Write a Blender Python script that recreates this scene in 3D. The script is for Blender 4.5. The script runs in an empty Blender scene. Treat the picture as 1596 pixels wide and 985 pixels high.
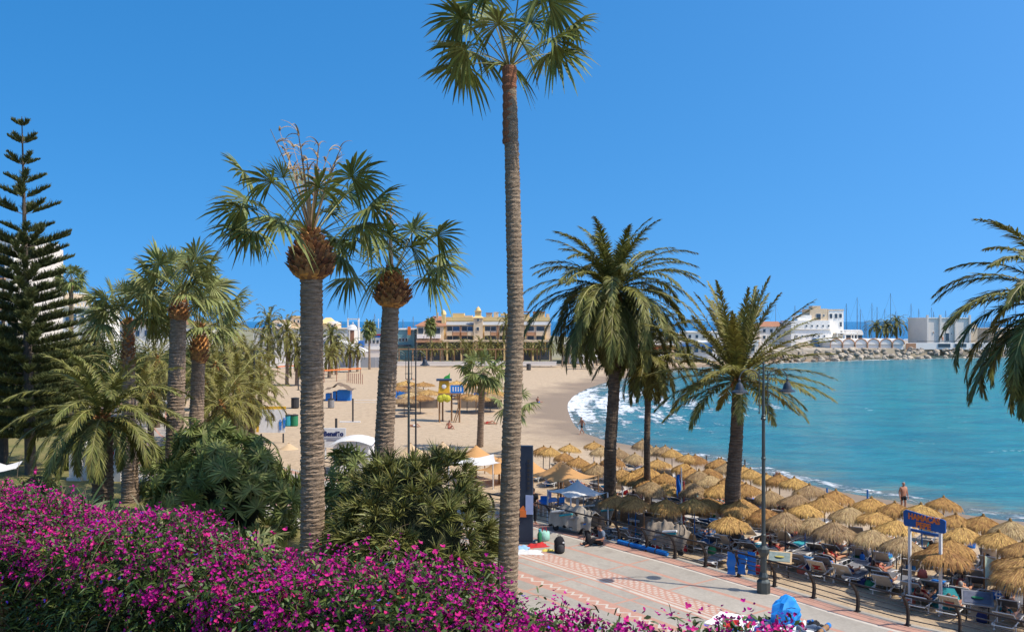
import bpy, math, random
import numpy as np
from mathutils import Vector, Matrix
R = random.Random(11)
NR = np.random.default_rng(5)
PI = math.pi
sc = bpy.context.scene
C = sc.collection
# ------------------------------------------------------------------ camera, world, sun
F, CX, HY, CZ = 1400.0, 798.0, 501.0, 11.5
def G(px, py, z=0.6):
    d = F*(CZ-z)/(py-HY); return Vector(((px-CX)/F*d, d, z))
def P(px, py, d):
    return Vector(((px-CX)/F*d, d, CZ-(py-HY)/F*d))
cam = bpy.data.objects.new('camera', bpy.data.cameras.new('camera')); C.objects.link(cam)
cam.location = (0, 0, CZ); cam.rotation_euler = (PI/2, 0, 0)
cam.data.sensor_width = 36; cam.data.lens = F/1596*36; cam.data.shift_y = (HY-492.5)/1596
cam.data.clip_end = 60000; cam.data.clip_start = 0.1
sc.camera = cam
sc.view_settings.view_transform = 'Standard'; sc.view_settings.look = 'None'; sc.view_settings.exposure = 0
EL, AZ = math.radians(56), math.radians(110)
w = bpy.data.worlds.new('World'); sc.world = w; w.use_nodes = True
nt = w.node_tree; bg = nt.nodes['Background']
sky = nt.nodes.new('ShaderNodeTexSky'); sky.sky_type = 'NISHITA'; sky.sun_disc = False
sky.sun_elevation = EL; sky.sun_rotation = AZ; sky.air_density = 1.0; sky.dust_density = 1.6; sky.ozone_density = 4.0; sky.altitude = 0
hs = nt.nodes.new('ShaderNodeHueSaturation'); hs.inputs['Saturation'].default_value = 1.37; hs.inputs['Value'].default_value = 1.48
hs.inputs['Hue'].default_value = 0.496
# a clear deep blue sky: the lookup never comes down into the hazy band just above the horizon
tcw = nt.nodes.new('ShaderNodeTexCoord'); sx = nt.nodes.new('ShaderNodeSeparateXYZ'); nt.links.new(tcw.outputs['Generated'], sx.inputs[0])
mz = nt.nodes.new('ShaderNodeMath'); mz.operation = 'MULTIPLY_ADD'; mz.inputs[1].default_value = .9; mz.inputs[2].default_value = .27
mz.use_clamp = False; nt.links.new(sx.outputs[2], mz.inputs[0])
cx = nt.nodes.new('ShaderNodeCombineXYZ'); nt.links.new(sx.outputs[0], cx.inputs[0]); nt.links.new(sx.outputs[1], cx.inputs[1]); nt.links.new(mz.outputs[0], cx.inputs[2])
nv = nt.nodes.new('ShaderNodeVectorMath'); nv.operation = 'NORMALIZE'; nt.links.new(cx.outputs[0], nv.inputs[0]); nt.links.new(nv.outputs[0], sky.inputs[0])
nt.links.new(sky.outputs[0], hs.inputs['Color'])
nt.links.new(hs.outputs[0], bg.inputs['Color']); bg.inputs['Strength'].default_value = 0.15
sd = bpy.data.lights.new('sun', 'SUN'); sd.energy = 4.9; sd.angle = math.radians(0.5); sd.color = (1, .92, .79)
sun = bpy.data.objects.new('sun', sd); C.objects.link(sun)
sv = Vector((math.sin(AZ)*math.cos(EL), math.cos(AZ)*math.cos(EL), math.sin(EL)))
sun.rotation_euler = sv.to_track_quat('Z', 'Y').to_euler(); sun.location = (60, -20, 90)

# ------------------------------------------------------------------ materials
MC = {}
def mat(name, c1, c2=None, scale=4, rough=.8, spec=.3, island=0., objv=0., bump=0., bscale=None, transl=0., metal=0., stretch=(1,1,1), contrast=.25, fine=0.):
    if name in MC: return MC[name]
    m = bpy.data.materials.new(name); m.use_nodes = True; MC[name] = m
    t = m.node_tree; N = t.nodes; L = t.links; b = N['Principled BSDF']
    def nd(k): return N.new(k)
    tc = nd('ShaderNodeTexCoord'); mp = nd('ShaderNodeMapping'); mp.inputs['Scale'].default_value = stretch
    L.new(tc.outputs['Object'], mp.inputs[0])
    nz = nd('ShaderNodeTexNoise'); nz.inputs['Scale'].default_value = scale; nz.inputs['Detail'].default_value = 6; nz.inputs['Roughness'].default_value = .6
    L.new(mp.outputs[0], nz.inputs['Vector'])
    mr = nd('ShaderNodeMapRange'); mr.inputs[1].default_value = .5-contrast; mr.inputs[2].default_value = .5+contrast; L.new(nz.outputs[0], mr.inputs[0])
    mx = nd('ShaderNodeMix'); mx.data_type = 'RGBA'; L.new(mr.outputs[0], mx.inputs[0])
    if c2 is None: c2 = tuple(x*.8 for x in c1)
    mx.inputs[6].default_value = (*c1, 1); mx.inputs[7].default_value = (*c2, 1)
    out = mx.outputs[2]
    def vary(src, amt, out):
        r = nd('ShaderNodeMapRange'); r.inputs[3].default_value = 1-amt; r.inputs[4].default_value = 1+amt
        L.new(src, r.inputs[0])
        h = nd('ShaderNodeHueSaturation'); L.new(r.outputs[0], h.inputs['Value']); L.new(out, h.inputs['Color'])
        r2 = nd('ShaderNodeMapRange'); r2.inputs[3].default_value = .5-amt*.03; r2.inputs[4].default_value = .5+amt*.03
        L.new(src, r2.inputs[0]); L.new(r2.outputs[0], h.inputs['Hue'])
        return h.outputs[0]
    if island:
        g = nd('ShaderNodeNewGeometry'); out = vary(g.outputs['Random Per Island'], island, out)
    if objv:
        oi = nd('ShaderNodeObjectInfo'); out = vary(oi.outputs['Random'], objv, out)
    if fine:
        n3 = nd('ShaderNodeTexNoise'); n3.inputs['Scale'].default_value = scale*14; n3.inputs['Detail'].default_value = 3
        L.new(mp.outputs[0], n3.inputs['Vector']); out = vary(n3.outputs[0], fine, out)
    L.new(out, b.inputs['Base Color'])
    b.inputs['Roughness'].default_value = rough; b.inputs['Specular IOR Level'].default_value = spec; b.inputs['Metallic'].default_value = metal
    if bump:
        n2 = nd('ShaderNodeTexNoise'); n2.inputs['Scale'].default_value = bscale or scale*4; n2.inputs['Detail'].default_value = 5
        L.new(mp.outputs[0], n2.inputs['Vector'])
        bp = nd('ShaderNodeBump'); bp.inputs['Strength'].default_value = bump; bp.inputs['Distance'].default_value = .05
        L.new(n2.outputs[0], bp.inputs['Height']); L.new(bp.outputs[0], b.inputs['Normal'])
    if transl:
        tr = nd('ShaderNodeBsdfTranslucent'); L.new(out, tr.inputs['Color'])
        ms = nd('ShaderNodeMixShader'); ms.inputs[0].default_value = transl
        L.new(b.outputs[0], ms.inputs[1]); L.new(tr.outputs[0], ms.inputs[2]); L.new(ms.outputs[0], N['Material Output'].inputs[0])
    return m

# ------------------------------------------------------------------ mesh builder
class MB:
    def __init__(s): s.v = []; s.n = 0; s.f = []
    def add(s, V, Fc, mi=0, T=None):
        V = np.asarray(V, float).reshape(-1, 3)
        if T is not None:
            A = np.array(T); V = V@A[:3, :3].T + A[:3, 3]
        if isinstance(Fc, np.ndarray): s.f.append((Fc+s.n, mi))
        else:
            by = {}
            for q in Fc: by.setdefault(len(q), []).append(q)
            for q in by.values(): s.f.append((np.array(q)+s.n, mi))
        s.v.append(V); s.n += len(V); return s
    def box(s, c, size, rz=0, mi=0, T=None, rx=0, ry=0, taper=1):
        a, b, h = [q/2 for q in size]; k = taper
        V = [(-a,-b,-h),(a,-b,-h),(a,b,-h),(-a,b,-h),(-a*k,-b*k,h),(a*k,-b*k,h),(a*k,b*k,h),(-a*k,b*k,h)]
        M4 = Matrix.Translation(c) @ Matrix.Rotation(rz,4,'Z') @ Matrix.Rotation(ry,4,'Y') @ Matrix.Rotation(rx,4,'X')
        if T is not None: M4 = T @ M4
        return s.add(V, [(0,3,2,1),(4,5,6,7),(0,1,5,4),(1,2,6,5),(2,3,7,6),(3,0,4,7)], mi, M4)
    def tube(s, pts, rad, n=8, mi=0, cap=True, T=None, flat=1.0):
        pts = [Vector(p) for p in pts]; k = len(pts)
        if not hasattr(rad, '__len__'): rad = [rad]*k
        V = []; up = None
        for i, p in enumerate(pts):
            t = (pts[min(i+1,k-1)]-pts[max(i-1,0)])
            t = t.normalized() if t.length > 1e-9 else Vector((0,0,1))
            if up is None:
                up = Vector((1,0,0)) if abs(t.z) > .8 else Vector((0,0,1))
            a = t.cross(up)
            if a.length < 1e-5: a = t.cross(Vector((0,1,0)))
            a.normalize(); b = t.cross(a); up = b.cross(t) if False else up
            for j in range(n):
                th = 2*PI*j/n; V.append(p + a*math.cos(th)*rad[i] + b*math.sin(th)*rad[i]*flat)
        Fc = [(i*n+j, i*n+(j+1)%n, (i+1)*n+(j+1)%n, (i+1)*n+j) for i in range(k-1) for j in range(n)]
        if cap: Fc += [tuple(range(n-1,-1,-1)), tuple((k-1)*n+j for j in range(n))]
        return s.add([tuple(v) for v in V], Fc, mi, T)
    def lathe(s, prof, n=16, c=(0,0,0), mi=0, T=None, jit=None):
        V = []; k = len(prof)
        for i,(r, z) in enumerate(prof):
            for j in range(n):
                th = 2*PI*j/n; q = jit(i,j) if jit else 1
                V.append((c[0]+r*q*math.cos(th), c[1]+r*q*math.sin(th), c[2]+z))
        Fc = [(i*n+j, i*n+(j+1)%n, (i+1)*n+(j+1)%n, (i+1)*n+j) for i in range(k-1) for j in range(n)]
        if prof[0][0] > 1e-4: Fc.append(tuple(range(n-1,-1,-1)))
        if prof[-1][0] > 1e-4: Fc.append(tuple((k-1)*n+j for j in range(n)))
        return s.add(V, Fc, mi, T)
    def ell(s, c, r, n=12, mi=0, T=None):
        k = n//2+1; prof = [(math.sin(PI*i/(k-1)), -math.cos(PI*i/(k-1))) for i in range(k)]
        V = [(c[0]+p*r[0]*math.cos(2*PI*j/n), c[1]+p*r[1]*math.sin(2*PI*j/n), c[2]+z*r[2]) for p,z in prof for j in range(n)]
        Fc = [(i*n+j, i*n+(j+1)%n, (i+1)*n+(j+1)%n, (i+1)*n+j) for i in range(k-1) for j in range(n)]
        return s.add(V, Fc, mi, T)
    def prism(s, poly, z0, z1, mi=0, T=None):
        n = len(poly)
        V = [(x,y,z0) for x,y in poly]+[(x,y,z1) for x,y in poly]
        return s.add(V, [tuple(range(n-1,-1,-1)), tuple(range(n,2*n))]+[(i,(i+1)%n,n+(i+1)%n,n+i) for i in range(n)], mi, T)
    def build(s, name, mats, parent=None, smooth=False, loc=None):
        V = np.concatenate(s.v) if s.v else np.zeros((0,3))
        me = bpy.data.meshes.new(name)
        me.vertices.add(len(V)); me.vertices.foreach_set('co', V.astype(np.float32).ravel())
        nl = sum(f.size for f,_ in s.f); npo = sum(len(f) for f,_ in s.f)
        me.loops.add(nl); me.polygons.add(npo)
        me.loops.foreach_set('vertex_index', np.concatenate([f.ravel() for f,_ in s.f]).astype(np.int32))
        tot = np.concatenate([np.full(len(f), f.shape[1]) for f,_ in s.f]).astype(np.int32)
        st = np.concatenate([[0], np.cumsum(tot)[:-1]]).astype(np.int32)
        me.polygons.foreach_set('loop_start', st); me.polygons.foreach_set('loop_total', tot)
        me.polygons.foreach_set('material_index', np.concatenate([np.full(len(f), mi) for f,mi in s.f]).astype(np.int32))
        me.polygons.foreach_set('use_smooth', np.full(npo, bool(smooth)))
        if not isinstance(mats, (list, tuple)): mats = [mats]
        for q in mats: me.materials.append(q)
        me.update(calc_edges=True)
        o = bpy.data.objects.new(name, me); C.objects.link(o)
        if parent is not None: o.parent = parent
        if loc is not None: o.location = loc
        return o
def tag(o, label=None, cat=None, group=None, kind=None):
    if label: o['label'] = label
    if cat: o['category'] = cat
    if group: o['group'] = group
    if kind: o['kind'] = kind
    return o
def thing(name, label, cat, loc=(0,0,0), rz=0, group=None):
    o = bpy.data.objects.new(name, None); C.objects.link(o); o.empty_display_size = .3
    o.location = loc; o.rotation_euler = (0,0,rz)
    return tag(o, label, cat, group)
KIDS = {}
def copy_tree(o, loc=None, rz=None, label=None, group=None, scale=None, top=True):
    c = o.copy(); C.objects.link(c)
    if top:
        if loc is not None: c.location = loc
        if rz is not None: c.rotation_euler = (0,0,rz)
        if label: c['label'] = label
        if group: c['group'] = group
        if scale is not None: c.scale = (scale,)*3 if not hasattr(scale,'__len__') else scale
    if o.name not in KIDS: KIDS[o.name] = list(o.children)
    for ch in KIDS[o.name]:
        k = copy_tree(ch, top=False); k.parent = c
    return c
def sepmove(first, **k):
    pass
class Proto:
    """first placement moves the prototype itself, later ones copy it"""
    def __init__(s, o): s.o = o; s.used = False
    def place(s, loc, rz=0, label=None, group=None, scale=None):
        if not s.used:
            s.used = True; o = s.o; KIDS[o.name] = list(o.children)
            o.location = loc; o.rotation_euler = (0,0,rz)
            if label: o['label'] = label
            if group: o['group'] = group
            if scale is not None: o.scale = (scale,)*3 if not hasattr(scale,'__len__') else scale
            return o
        return copy_tree(s.o, loc, rz, label, group, scale if scale is not None else 1)
def text_obj(txt, size, m, parent, loc, rot, name='lettering', ext=.01, align='CENTER', sx=1, bold=0.0):
    cu = bpy.data.curves.new(name, 'FONT'); cu.body = txt; cu.size = size; cu.extrude = ext; cu.align_x = align; cu.align_y = 'CENTER'; cu.offset = bold; cu.resolution_u = 3
    t = bpy.data.objects.new(name, cu); C.objects.link(t)
    me = bpy.data.meshes.new_from_object(t.evaluated_get(bpy.context.evaluated_depsgraph_get()))
    bpy.data.objects.remove(t); bpy.data.curves.remove(cu)
    me.name = name; me.materials.clear(); me.materials.append(m)
    o = bpy.data.objects.new(name, me); C.objects.link(o); o.parent = parent; o.location = loc; o.rotation_euler = rot; o.scale = (sx,1,1)
    return o
def nrm(a): return a/np.maximum(np.linalg.norm(a, axis=-1, keepdims=True), 1e-9)
def strips(m, base, d, wd, L, W, droop, prof, ts=None, p=2.0, mi=0):
    """N tapering blades; prof = relative width at each level"""
    base = np.asarray(base); N = len(base); k = len(prof)
    ts = np.linspace(0,1,k) if ts is None else np.asarray(ts)
    L = np.broadcast_to(L, N); W = np.broadcast_to(W, N); droop = np.broadcast_to(droop, N)
    c = base[:,None,:] + d[:,None,:]*(L[:,None]*ts[None])[...,None]
    c = c.copy(); c[...,2] -= (droop*L)[:,None]*(ts**p)[None]
    h = wd[:,None,:]*(W[:,None]*np.asarray(prof)[None]*.5)[...,None]
    V = np.stack([c-h, c+h], axis=2).reshape(N, 2*k, 3)
    idx = np.arange(N)[:,None]*2*k
    Fs = [np.concatenate([idx+2*i, idx+2*i+1, idx+2*i+3, idx+2*i+2], axis=1) for i in range(k-1)]
    m.add(V.reshape(-1,3), np.concatenate(Fs), mi)
# ------------------------------------------------------------------ shore, sand, sea, promenade
_sh = [(1900,900),(1596,812),(1490,797),(1406,779),(1329,768),(1240,748),(1150,727),(1060,706),(980,692),(925,680),(900,668),(889,650),(884,632),(890,620),(912,606),(955,592),(1020,580),(1090,571),(1190,566),(1300,562),(1500,557)]
SH = np.array([G(a,b,0.1)[:2] for a,b in _sh]); SH = np.vstack([[75,30],SH[1:],[300,330],[700,360]])
def chaik(p, n=2):
    for _ in range(n):
        q = [p[0]]
        for a,b in zip(p[:-1],p[1:]): q += [a*.75+b*.25, a*.25+b*.75]
        p = np.array(q+[p[-1]])
    return p
SH = chaik(SH)
SEAP = np.vstack([SH, [[900,360],[900,-60],[90,-60]]])
def inside(poly, X, Y):
    r = np.zeros(X.shape, bool); n = len(poly); j = n-1
    for i in range(n):
        xi,yi = poly[i]; xj,yj = poly[j]
        if yi != yj:
            c = ((yi>Y)!=(yj>Y)) & (X < (xj-xi)*(Y-yi)/(yj-yi)+xi); r ^= c
        j = i
    return r
def segdist(poly, X, Y):
    best = np.full(X.shape, 1e9); al = np.zeros(X.shape); acc = 0
    for a,b in zip(poly[:-1], poly[1:]):
        v = b-a; l2 = v@v; t = np.clip(((X-a[0])*v[0]+(Y-a[1])*v[1])/l2, 0, 1)
        dd = np.hypot(X-a[0]-t*v[0], Y-a[1]-t*v[1]); u = dd < best
        al = np.where(u, acc+t*math.sqrt(l2), al); best = np.where(u, dd, best); acc += math.sqrt(l2)
    return best, al
def shore(X, Y):
    d, al = segdist(SH, X, Y); return np.where(inside(SEAP, X, Y), d, -d), al   # + in the sea
def sand_h(sd):
    return np.where(sd > 0, -sd*.09, .62*(1-np.exp(sd/7.))+.0035*np.minimum(-sd, 140))
def sz(x, y):
    s,_ = shore(np.array([float(x)]), np.array([float(y)])); return float(sand_h(s)[0])
def GS(px, py, h=0):
    """the spot on the sand seen at a pixel (h = height of the seen point above the sand)"""
    z = .6
    for _ in range(5):
        p = G(px, py, z+h); z = sz(p.x, p.y)
    p = G(px, py, z+h); return Vector((p.x, p.y, z))
def grid(name, xs, ys, zf, m, attrs=None):
    X, Y = np.meshgrid(xs, ys); Z = zf(X, Y); nx = len(xs); ny = len(ys)
    V = np.stack([X,Y,Z],-1).reshape(-1,3); i = (np.arange(ny-1)[:,None]*nx+np.arange(nx-1)[None]).ravel()
    b = MB(); b.add(V, np.stack([i,i+1,i+nx+1,i+nx],1)); o = b.build(name, m, smooth=True)
    for k, f in (attrs or {}).items():
        a = o.data.attributes.new(k, 'FLOAT', 'POINT'); a.data.foreach_set('value', f(X,Y).astype(np.float32).ravel())
    return o
# sand material: dry / wet by the distance to the water
def ground_mat():
    m = bpy.data.materials.new('beach_sand'); m.use_nodes = True; t = m.node_tree; N = t.nodes; L = t.links; b = N['Principled BSDF']
    at = N.new('ShaderNodeAttribute'); at.attribute_name = 'sd'
    tc = N.new('ShaderNodeTexCoord')
    n1 = N.new('ShaderNodeTexNoise'); n1.inputs['Scale'].default_value = .12; n1.inputs['Detail'].default_value = 6; L.new(tc.outputs['Object'], n1.inputs[0])
    n2 = N.new('ShaderNodeTexNoise'); n2.inputs['Scale'].default_value = 1.6; n2.inputs['Detail'].default_value = 8; n2.inputs['Roughness'].default_value = .8; L.new(tc.outputs['Object'], n2.inputs[0])
    ad = N.new('ShaderNodeMath'); ad.operation = 'MULTIPLY_ADD'; ad.inputs[1].default_value = 16; L.new(n1.outputs[0], ad.inputs[0]); L.new(at.outputs['Fac'], ad.inputs[2])
    mr = N.new('ShaderNodeMapRange'); mr.inputs[1].default_value = 0; mr.inputs[2].default_value = 6; L.new(ad.outputs[0], mr.inputs[0])
    c1 = N.new('ShaderNodeMix'); c1.data_type = 'RGBA'; c1.inputs[6].default_value = (.50,.38,.25,1); c1.inputs[7].default_value = (.37,.275,.18,1)
    r2 = N.new('ShaderNodeMapRange'); r2.inputs[1].default_value = .40; r2.inputs[2].default_value = .62; L.new(n2.outputs[0], r2.inputs[0]); L.new(r2.outputs[0], c1.inputs[0])
    c2 = N.new('ShaderNodeMix'); c2.data_type = 'RGBA'; c2.inputs[7].default_value = (.245,.18,.12,1); L.new(c1.outputs[2], c2.inputs[6]); L.new(mr.outputs[0], c2.inputs[0])
    L.new(c2.outputs[2], b.inputs['Base Color'])
    ro = N.new('ShaderNodeMapRange'); ro.inputs[3].default_value = .95; ro.inputs[4].default_value = .75; L.new(mr.outputs[0], ro.inputs[0]); L.new(ro.outputs[0], b.inputs['Roughness'])
    b.inputs['Specular IOR Level'].default_value = .25
    bp = N.new('ShaderNodeBump'); bp.inputs['Strength'].default_value = .8; bp.inputs['Distance'].default_value = .12; L.new(n2.outputs[0], bp.inputs['Height']); L.new(bp.outputs[0], b.inputs['Normal'])
    return m
def sandz(X, Y):
    s,_ = shore(X, Y)
    return sand_h(s) + .03*np.sin(X*.9+np.sin(Y*.7)*2)*np.cos(Y*1.1)*(s < -6)
sand = tag(grid('beach_sand', np.arange(-95,125,1.1), np.arange(18,265,1.1), sandz, ground_mat(), {'sd': lambda X,Y: shore(X,Y)[0]}), kind='structure')
# sea
def sea_mat():
    m = bpy.data.materials.new('sea_water'); m.use_nodes = True; t = m.node_tree; N = t.nodes; L = t.links; b = N['Principled BSDF']
    def math_(op, a, b_=None, c=None):
        q = N.new('ShaderNodeMath'); q.operation = op
        for i, v in enumerate((a, b_, c)):
            if v is None: continue
            if isinstance(v, (int, float)): q.inputs[i].default_value = v
            else: L.new(v, q.inputs[i])
        return q.outputs[0]
    def rng(v, a, b_, c=0, d=1):
        q = N.new('ShaderNodeMapRange'); L.new(v, q.inputs[0])
        for i, k in enumerate((a,b_,c,d)): q.inputs[i+1].default_value = k
        q.interpolation_type = 'SMOOTHSTEP'; return q.outputs[0]
    def mixc(f, a, b_):
        q = N.new('ShaderNodeMix'); q.data_type = 'RGBA'
        if isinstance(f, float): q.inputs[0].default_value = f
        else: L.new(f, q.inputs[0])
        for i, v in ((6,a),(7,b_)):
            if isinstance(v, tuple): q.inputs[i].default_value = (*v,1)
            else: L.new(v, q.inputs[i])
        return q.outputs[2]
    at = N.new('ShaderNodeAttribute'); at.attribute_name = 'sd'; s = at.outputs['Fac']
    al = N.new('ShaderNodeAttribute'); al.attribute_name = 'al'; a_ = al.outputs['Fac']
    su = N.new('ShaderNodeAttribute'); su.attribute_name = 'surf'; surf = su.outputs['Fac']
    tc = N.new('ShaderNodeTexCoord')
    def noise(vec, scale, det=5, rough=.6):
        q = N.new('ShaderNodeTexNoise'); q.inputs['Scale'].default_value = scale; q.inputs['Detail'].default_value = det; q.inputs['Roughness'].default_value = rough; L.new(vec, q.inputs[0]); return q.outputs[0]
    O = tc.outputs['Object']
    st = N.new('ShaderNodeMapping'); st.inputs['Scale'].default_value = (.45,1,1); st.inputs['Rotation'].default_value = (0,0,-.35); L.new(O, st.inputs[0]); OS = st.outputs[0]
    cv = N.new('ShaderNodeCombineXYZ'); L.new(math_('MULTIPLY', s, .42), cv.inputs[0]); L.new(math_('MULTIPLY', a_, .05), cv.inputs[1])
    big = noise(O, .02, 4); med = noise(OS, .22, 6, .65)
    # body colour: sandy shallows -> turquoise -> deeper blue
    ss = math_('ADD', s, rng(med, .3, .7, -1.5, 1.5))
    col = mixc(rng(ss, -1, 7), (.17,.17,.12), (.03,.19,.22))
    col = mixc(rng(ss, 8, 45), col, (.014,.205,.22))
    col = mixc(rng(math_('ADD', s, rng(big,.2,.8,-30,30)), 40, 110), col, (.010,.235,.225))
    col = mixc(rng(s, 260, 420), col, (.006,.085,.24))
    col = mixc(math_('MULTIPLY', rng(med, .43, .60), .55), col, (.003,.10,.15))
    col = mixc(math_('MULTIPLY', rng(noise(OS, .9, 5, .7), .5, .68), .5), col, (.02,.28,.33))
    gx = N.new('ShaderNodeSeparateXYZ'); L.new(O, gx.inputs[0])
    # foam
    wv = noise(cv.outputs[0], 1.0, 6, .62); br = noise(O, .55, 8, .72); fr = noise(O, 2.6, 6, .7)
    line = math_('MULTIPLY', rng(math_('ADD', s, rng(wv,.3,.7,-2.2,2.2)), -.8, .5), rng(math_('ADD', s, rng(wv,.3,.7,-2.2,2.2)), 1.7, .6))
    line = math_('MULTIPLY', line, rng(br, .46, .60))
    thick = math_('MULTIPLY', surf, .32)
    f2 = math_('MULTIPLY', rng(math_('ADD', math_('ADD', wv, thick), rng(br,.25,.75,-.16,.16)), .75, .85), rng(surf, .02, .4))
    f2 = math_('MULTIPLY', f2, rng(math_('ADD', fr, math_('MULTIPLY', surf, .10)), .44, .60))
    cap = math_('MULTIPLY', rng(noise(OS, .33, 3, .5), .63, .67), rng(fr, .56, .66))
    cap = math_('MULTIPLY', cap, rng(s, 12, 30))
    foam = math_('MINIMUM', math_('ADD', math_('ADD', line, f2), cap), 1.0)
    col = mixc(foam, col, (.80,.84,.86))
    L.new(col, b.inputs['Base Color'])
    L.new(rng(foam, 0, 1, .16, .9), b.inputs['Roughness']); b.inputs['IOR'].default_value = 1.33; b.inputs['Specular IOR Level'].default_value = .20
    h = math_('ADD', math_('MULTIPLY', med, 1.0), math_('MULTIPLY', noise(OS, 1.1, 6, .65), .42))
    h = math_('ADD', h, math_('MULTIPLY', foam, .3))
    bp = N.new('ShaderNodeBump'); bp.inputs['Strength'].default_value = .8; bp.inputs['Distance'].default_value = 1.3; L.new(h, bp.inputs['Height']); L.new(bp.outputs[0], b.inputs['Normal'])
    return m
def surf(X, Y):
    s, al = shore(X, Y)
    a = np.exp(-((Y-128)/36)**2)*np.exp(-np.maximum(s-6,0)/20)*1.15
    far = (Y > 235)*np.exp(-np.maximum(s,0)/7.)*.85
    near = .10*np.exp(-np.maximum(s,0)/5.); far = far*(s > -2)
    return np.clip(a+far*1+near, 0, 1.2)
gx = np.unique(np.concatenate([np.arange(-6,170,1.6), np.arange(170,360,8), [-30000,-6000,-400,-100,500,900,1600,4000,9000,30000]]))
gy = np.unique(np.concatenate([np.arange(24,330,1.6), np.arange(330,700,12), [-200,-50,900,1400,2500,5000,12000,40000]]))
def seaz(X, Y):
    s,_ = shore(X, Y)
    return .10*np.sin(s*.42+.6*np.sin(Y*.05))*np.exp(-np.abs(s-18)/22.)*((s>0)&(s<90)) + .0*X
def sdx(X, Y):
    s,_ = shore(X, Y); return np.where(s < 0, np.where(Y > 380, 500, -3), s)
sea = tag(grid('sea', gx, gy, seaz, sea_mat(), {'sd': sdx, 'al': lambda X,Y: shore(X,Y)[1], 'surf': surf}), kind='structure')

# promenade ------------------------------------------------------------
RAIL = np.array([(22.5,18.6),(18.2,23.5),(14.1,28.3),(12.9,29.3),(11.8,30.7),(10.8,32.2),(9.8,33.6),(8.8,34.9),(7.8,36.3),(6.8,37.6),(5.8,38.75),(4.75,40.1),(3.2,41.9),(1.87,43.6),(-.6,46.3),(-6,51.8),(-16,61),(-26,74),(-37,96),(-46,128),(-52,170),(-60,235)], float)
RAIL = chaik(RAIL, 1)
PZ = 1.6
def offset(poly, d):
    t = np.gradient(poly, axis=0); t /= np.linalg.norm(t, axis=1)[:,None]
    n = np.stack([-t[:,1], t[:,0]], 1)      # left of the direction of travel (towards land)
    return poly + n*d
def strip_mesh(name, d0, d1, z, m, z2=None):
    acc = np.concatenate([[0], np.cumsum(np.linalg.norm(np.diff(RAIL,axis=0),axis=1))])
    a = offset(RAIL, d0); b = offset(RAIL, d1); n = len(a)
    V = np.concatenate([np.c_[a, np.full(n, z)], np.c_[b, np.full(n, z if z2 is None else z2)]])
    i = np.arange(n-1); mb = MB(); mb.add(V, np.stack([i, i+1, n+i+1, n+i], 1)[:, ::1]); o = mb.build(name, m)
    uv = o.data.uv_layers.new(name='UVMap'); vi = np.zeros(len(o.data.loops), np.int32); o.data.loops.foreach_get('vertex_index', vi)
    U = np.concatenate([acc, acc]); W = np.concatenate([np.full(n,d0), np.full(n,d1)])
    uv.data.foreach_set('uv', np.stack([U[vi], W[vi]], 1).astype(np.float32).ravel())
    return o
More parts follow.
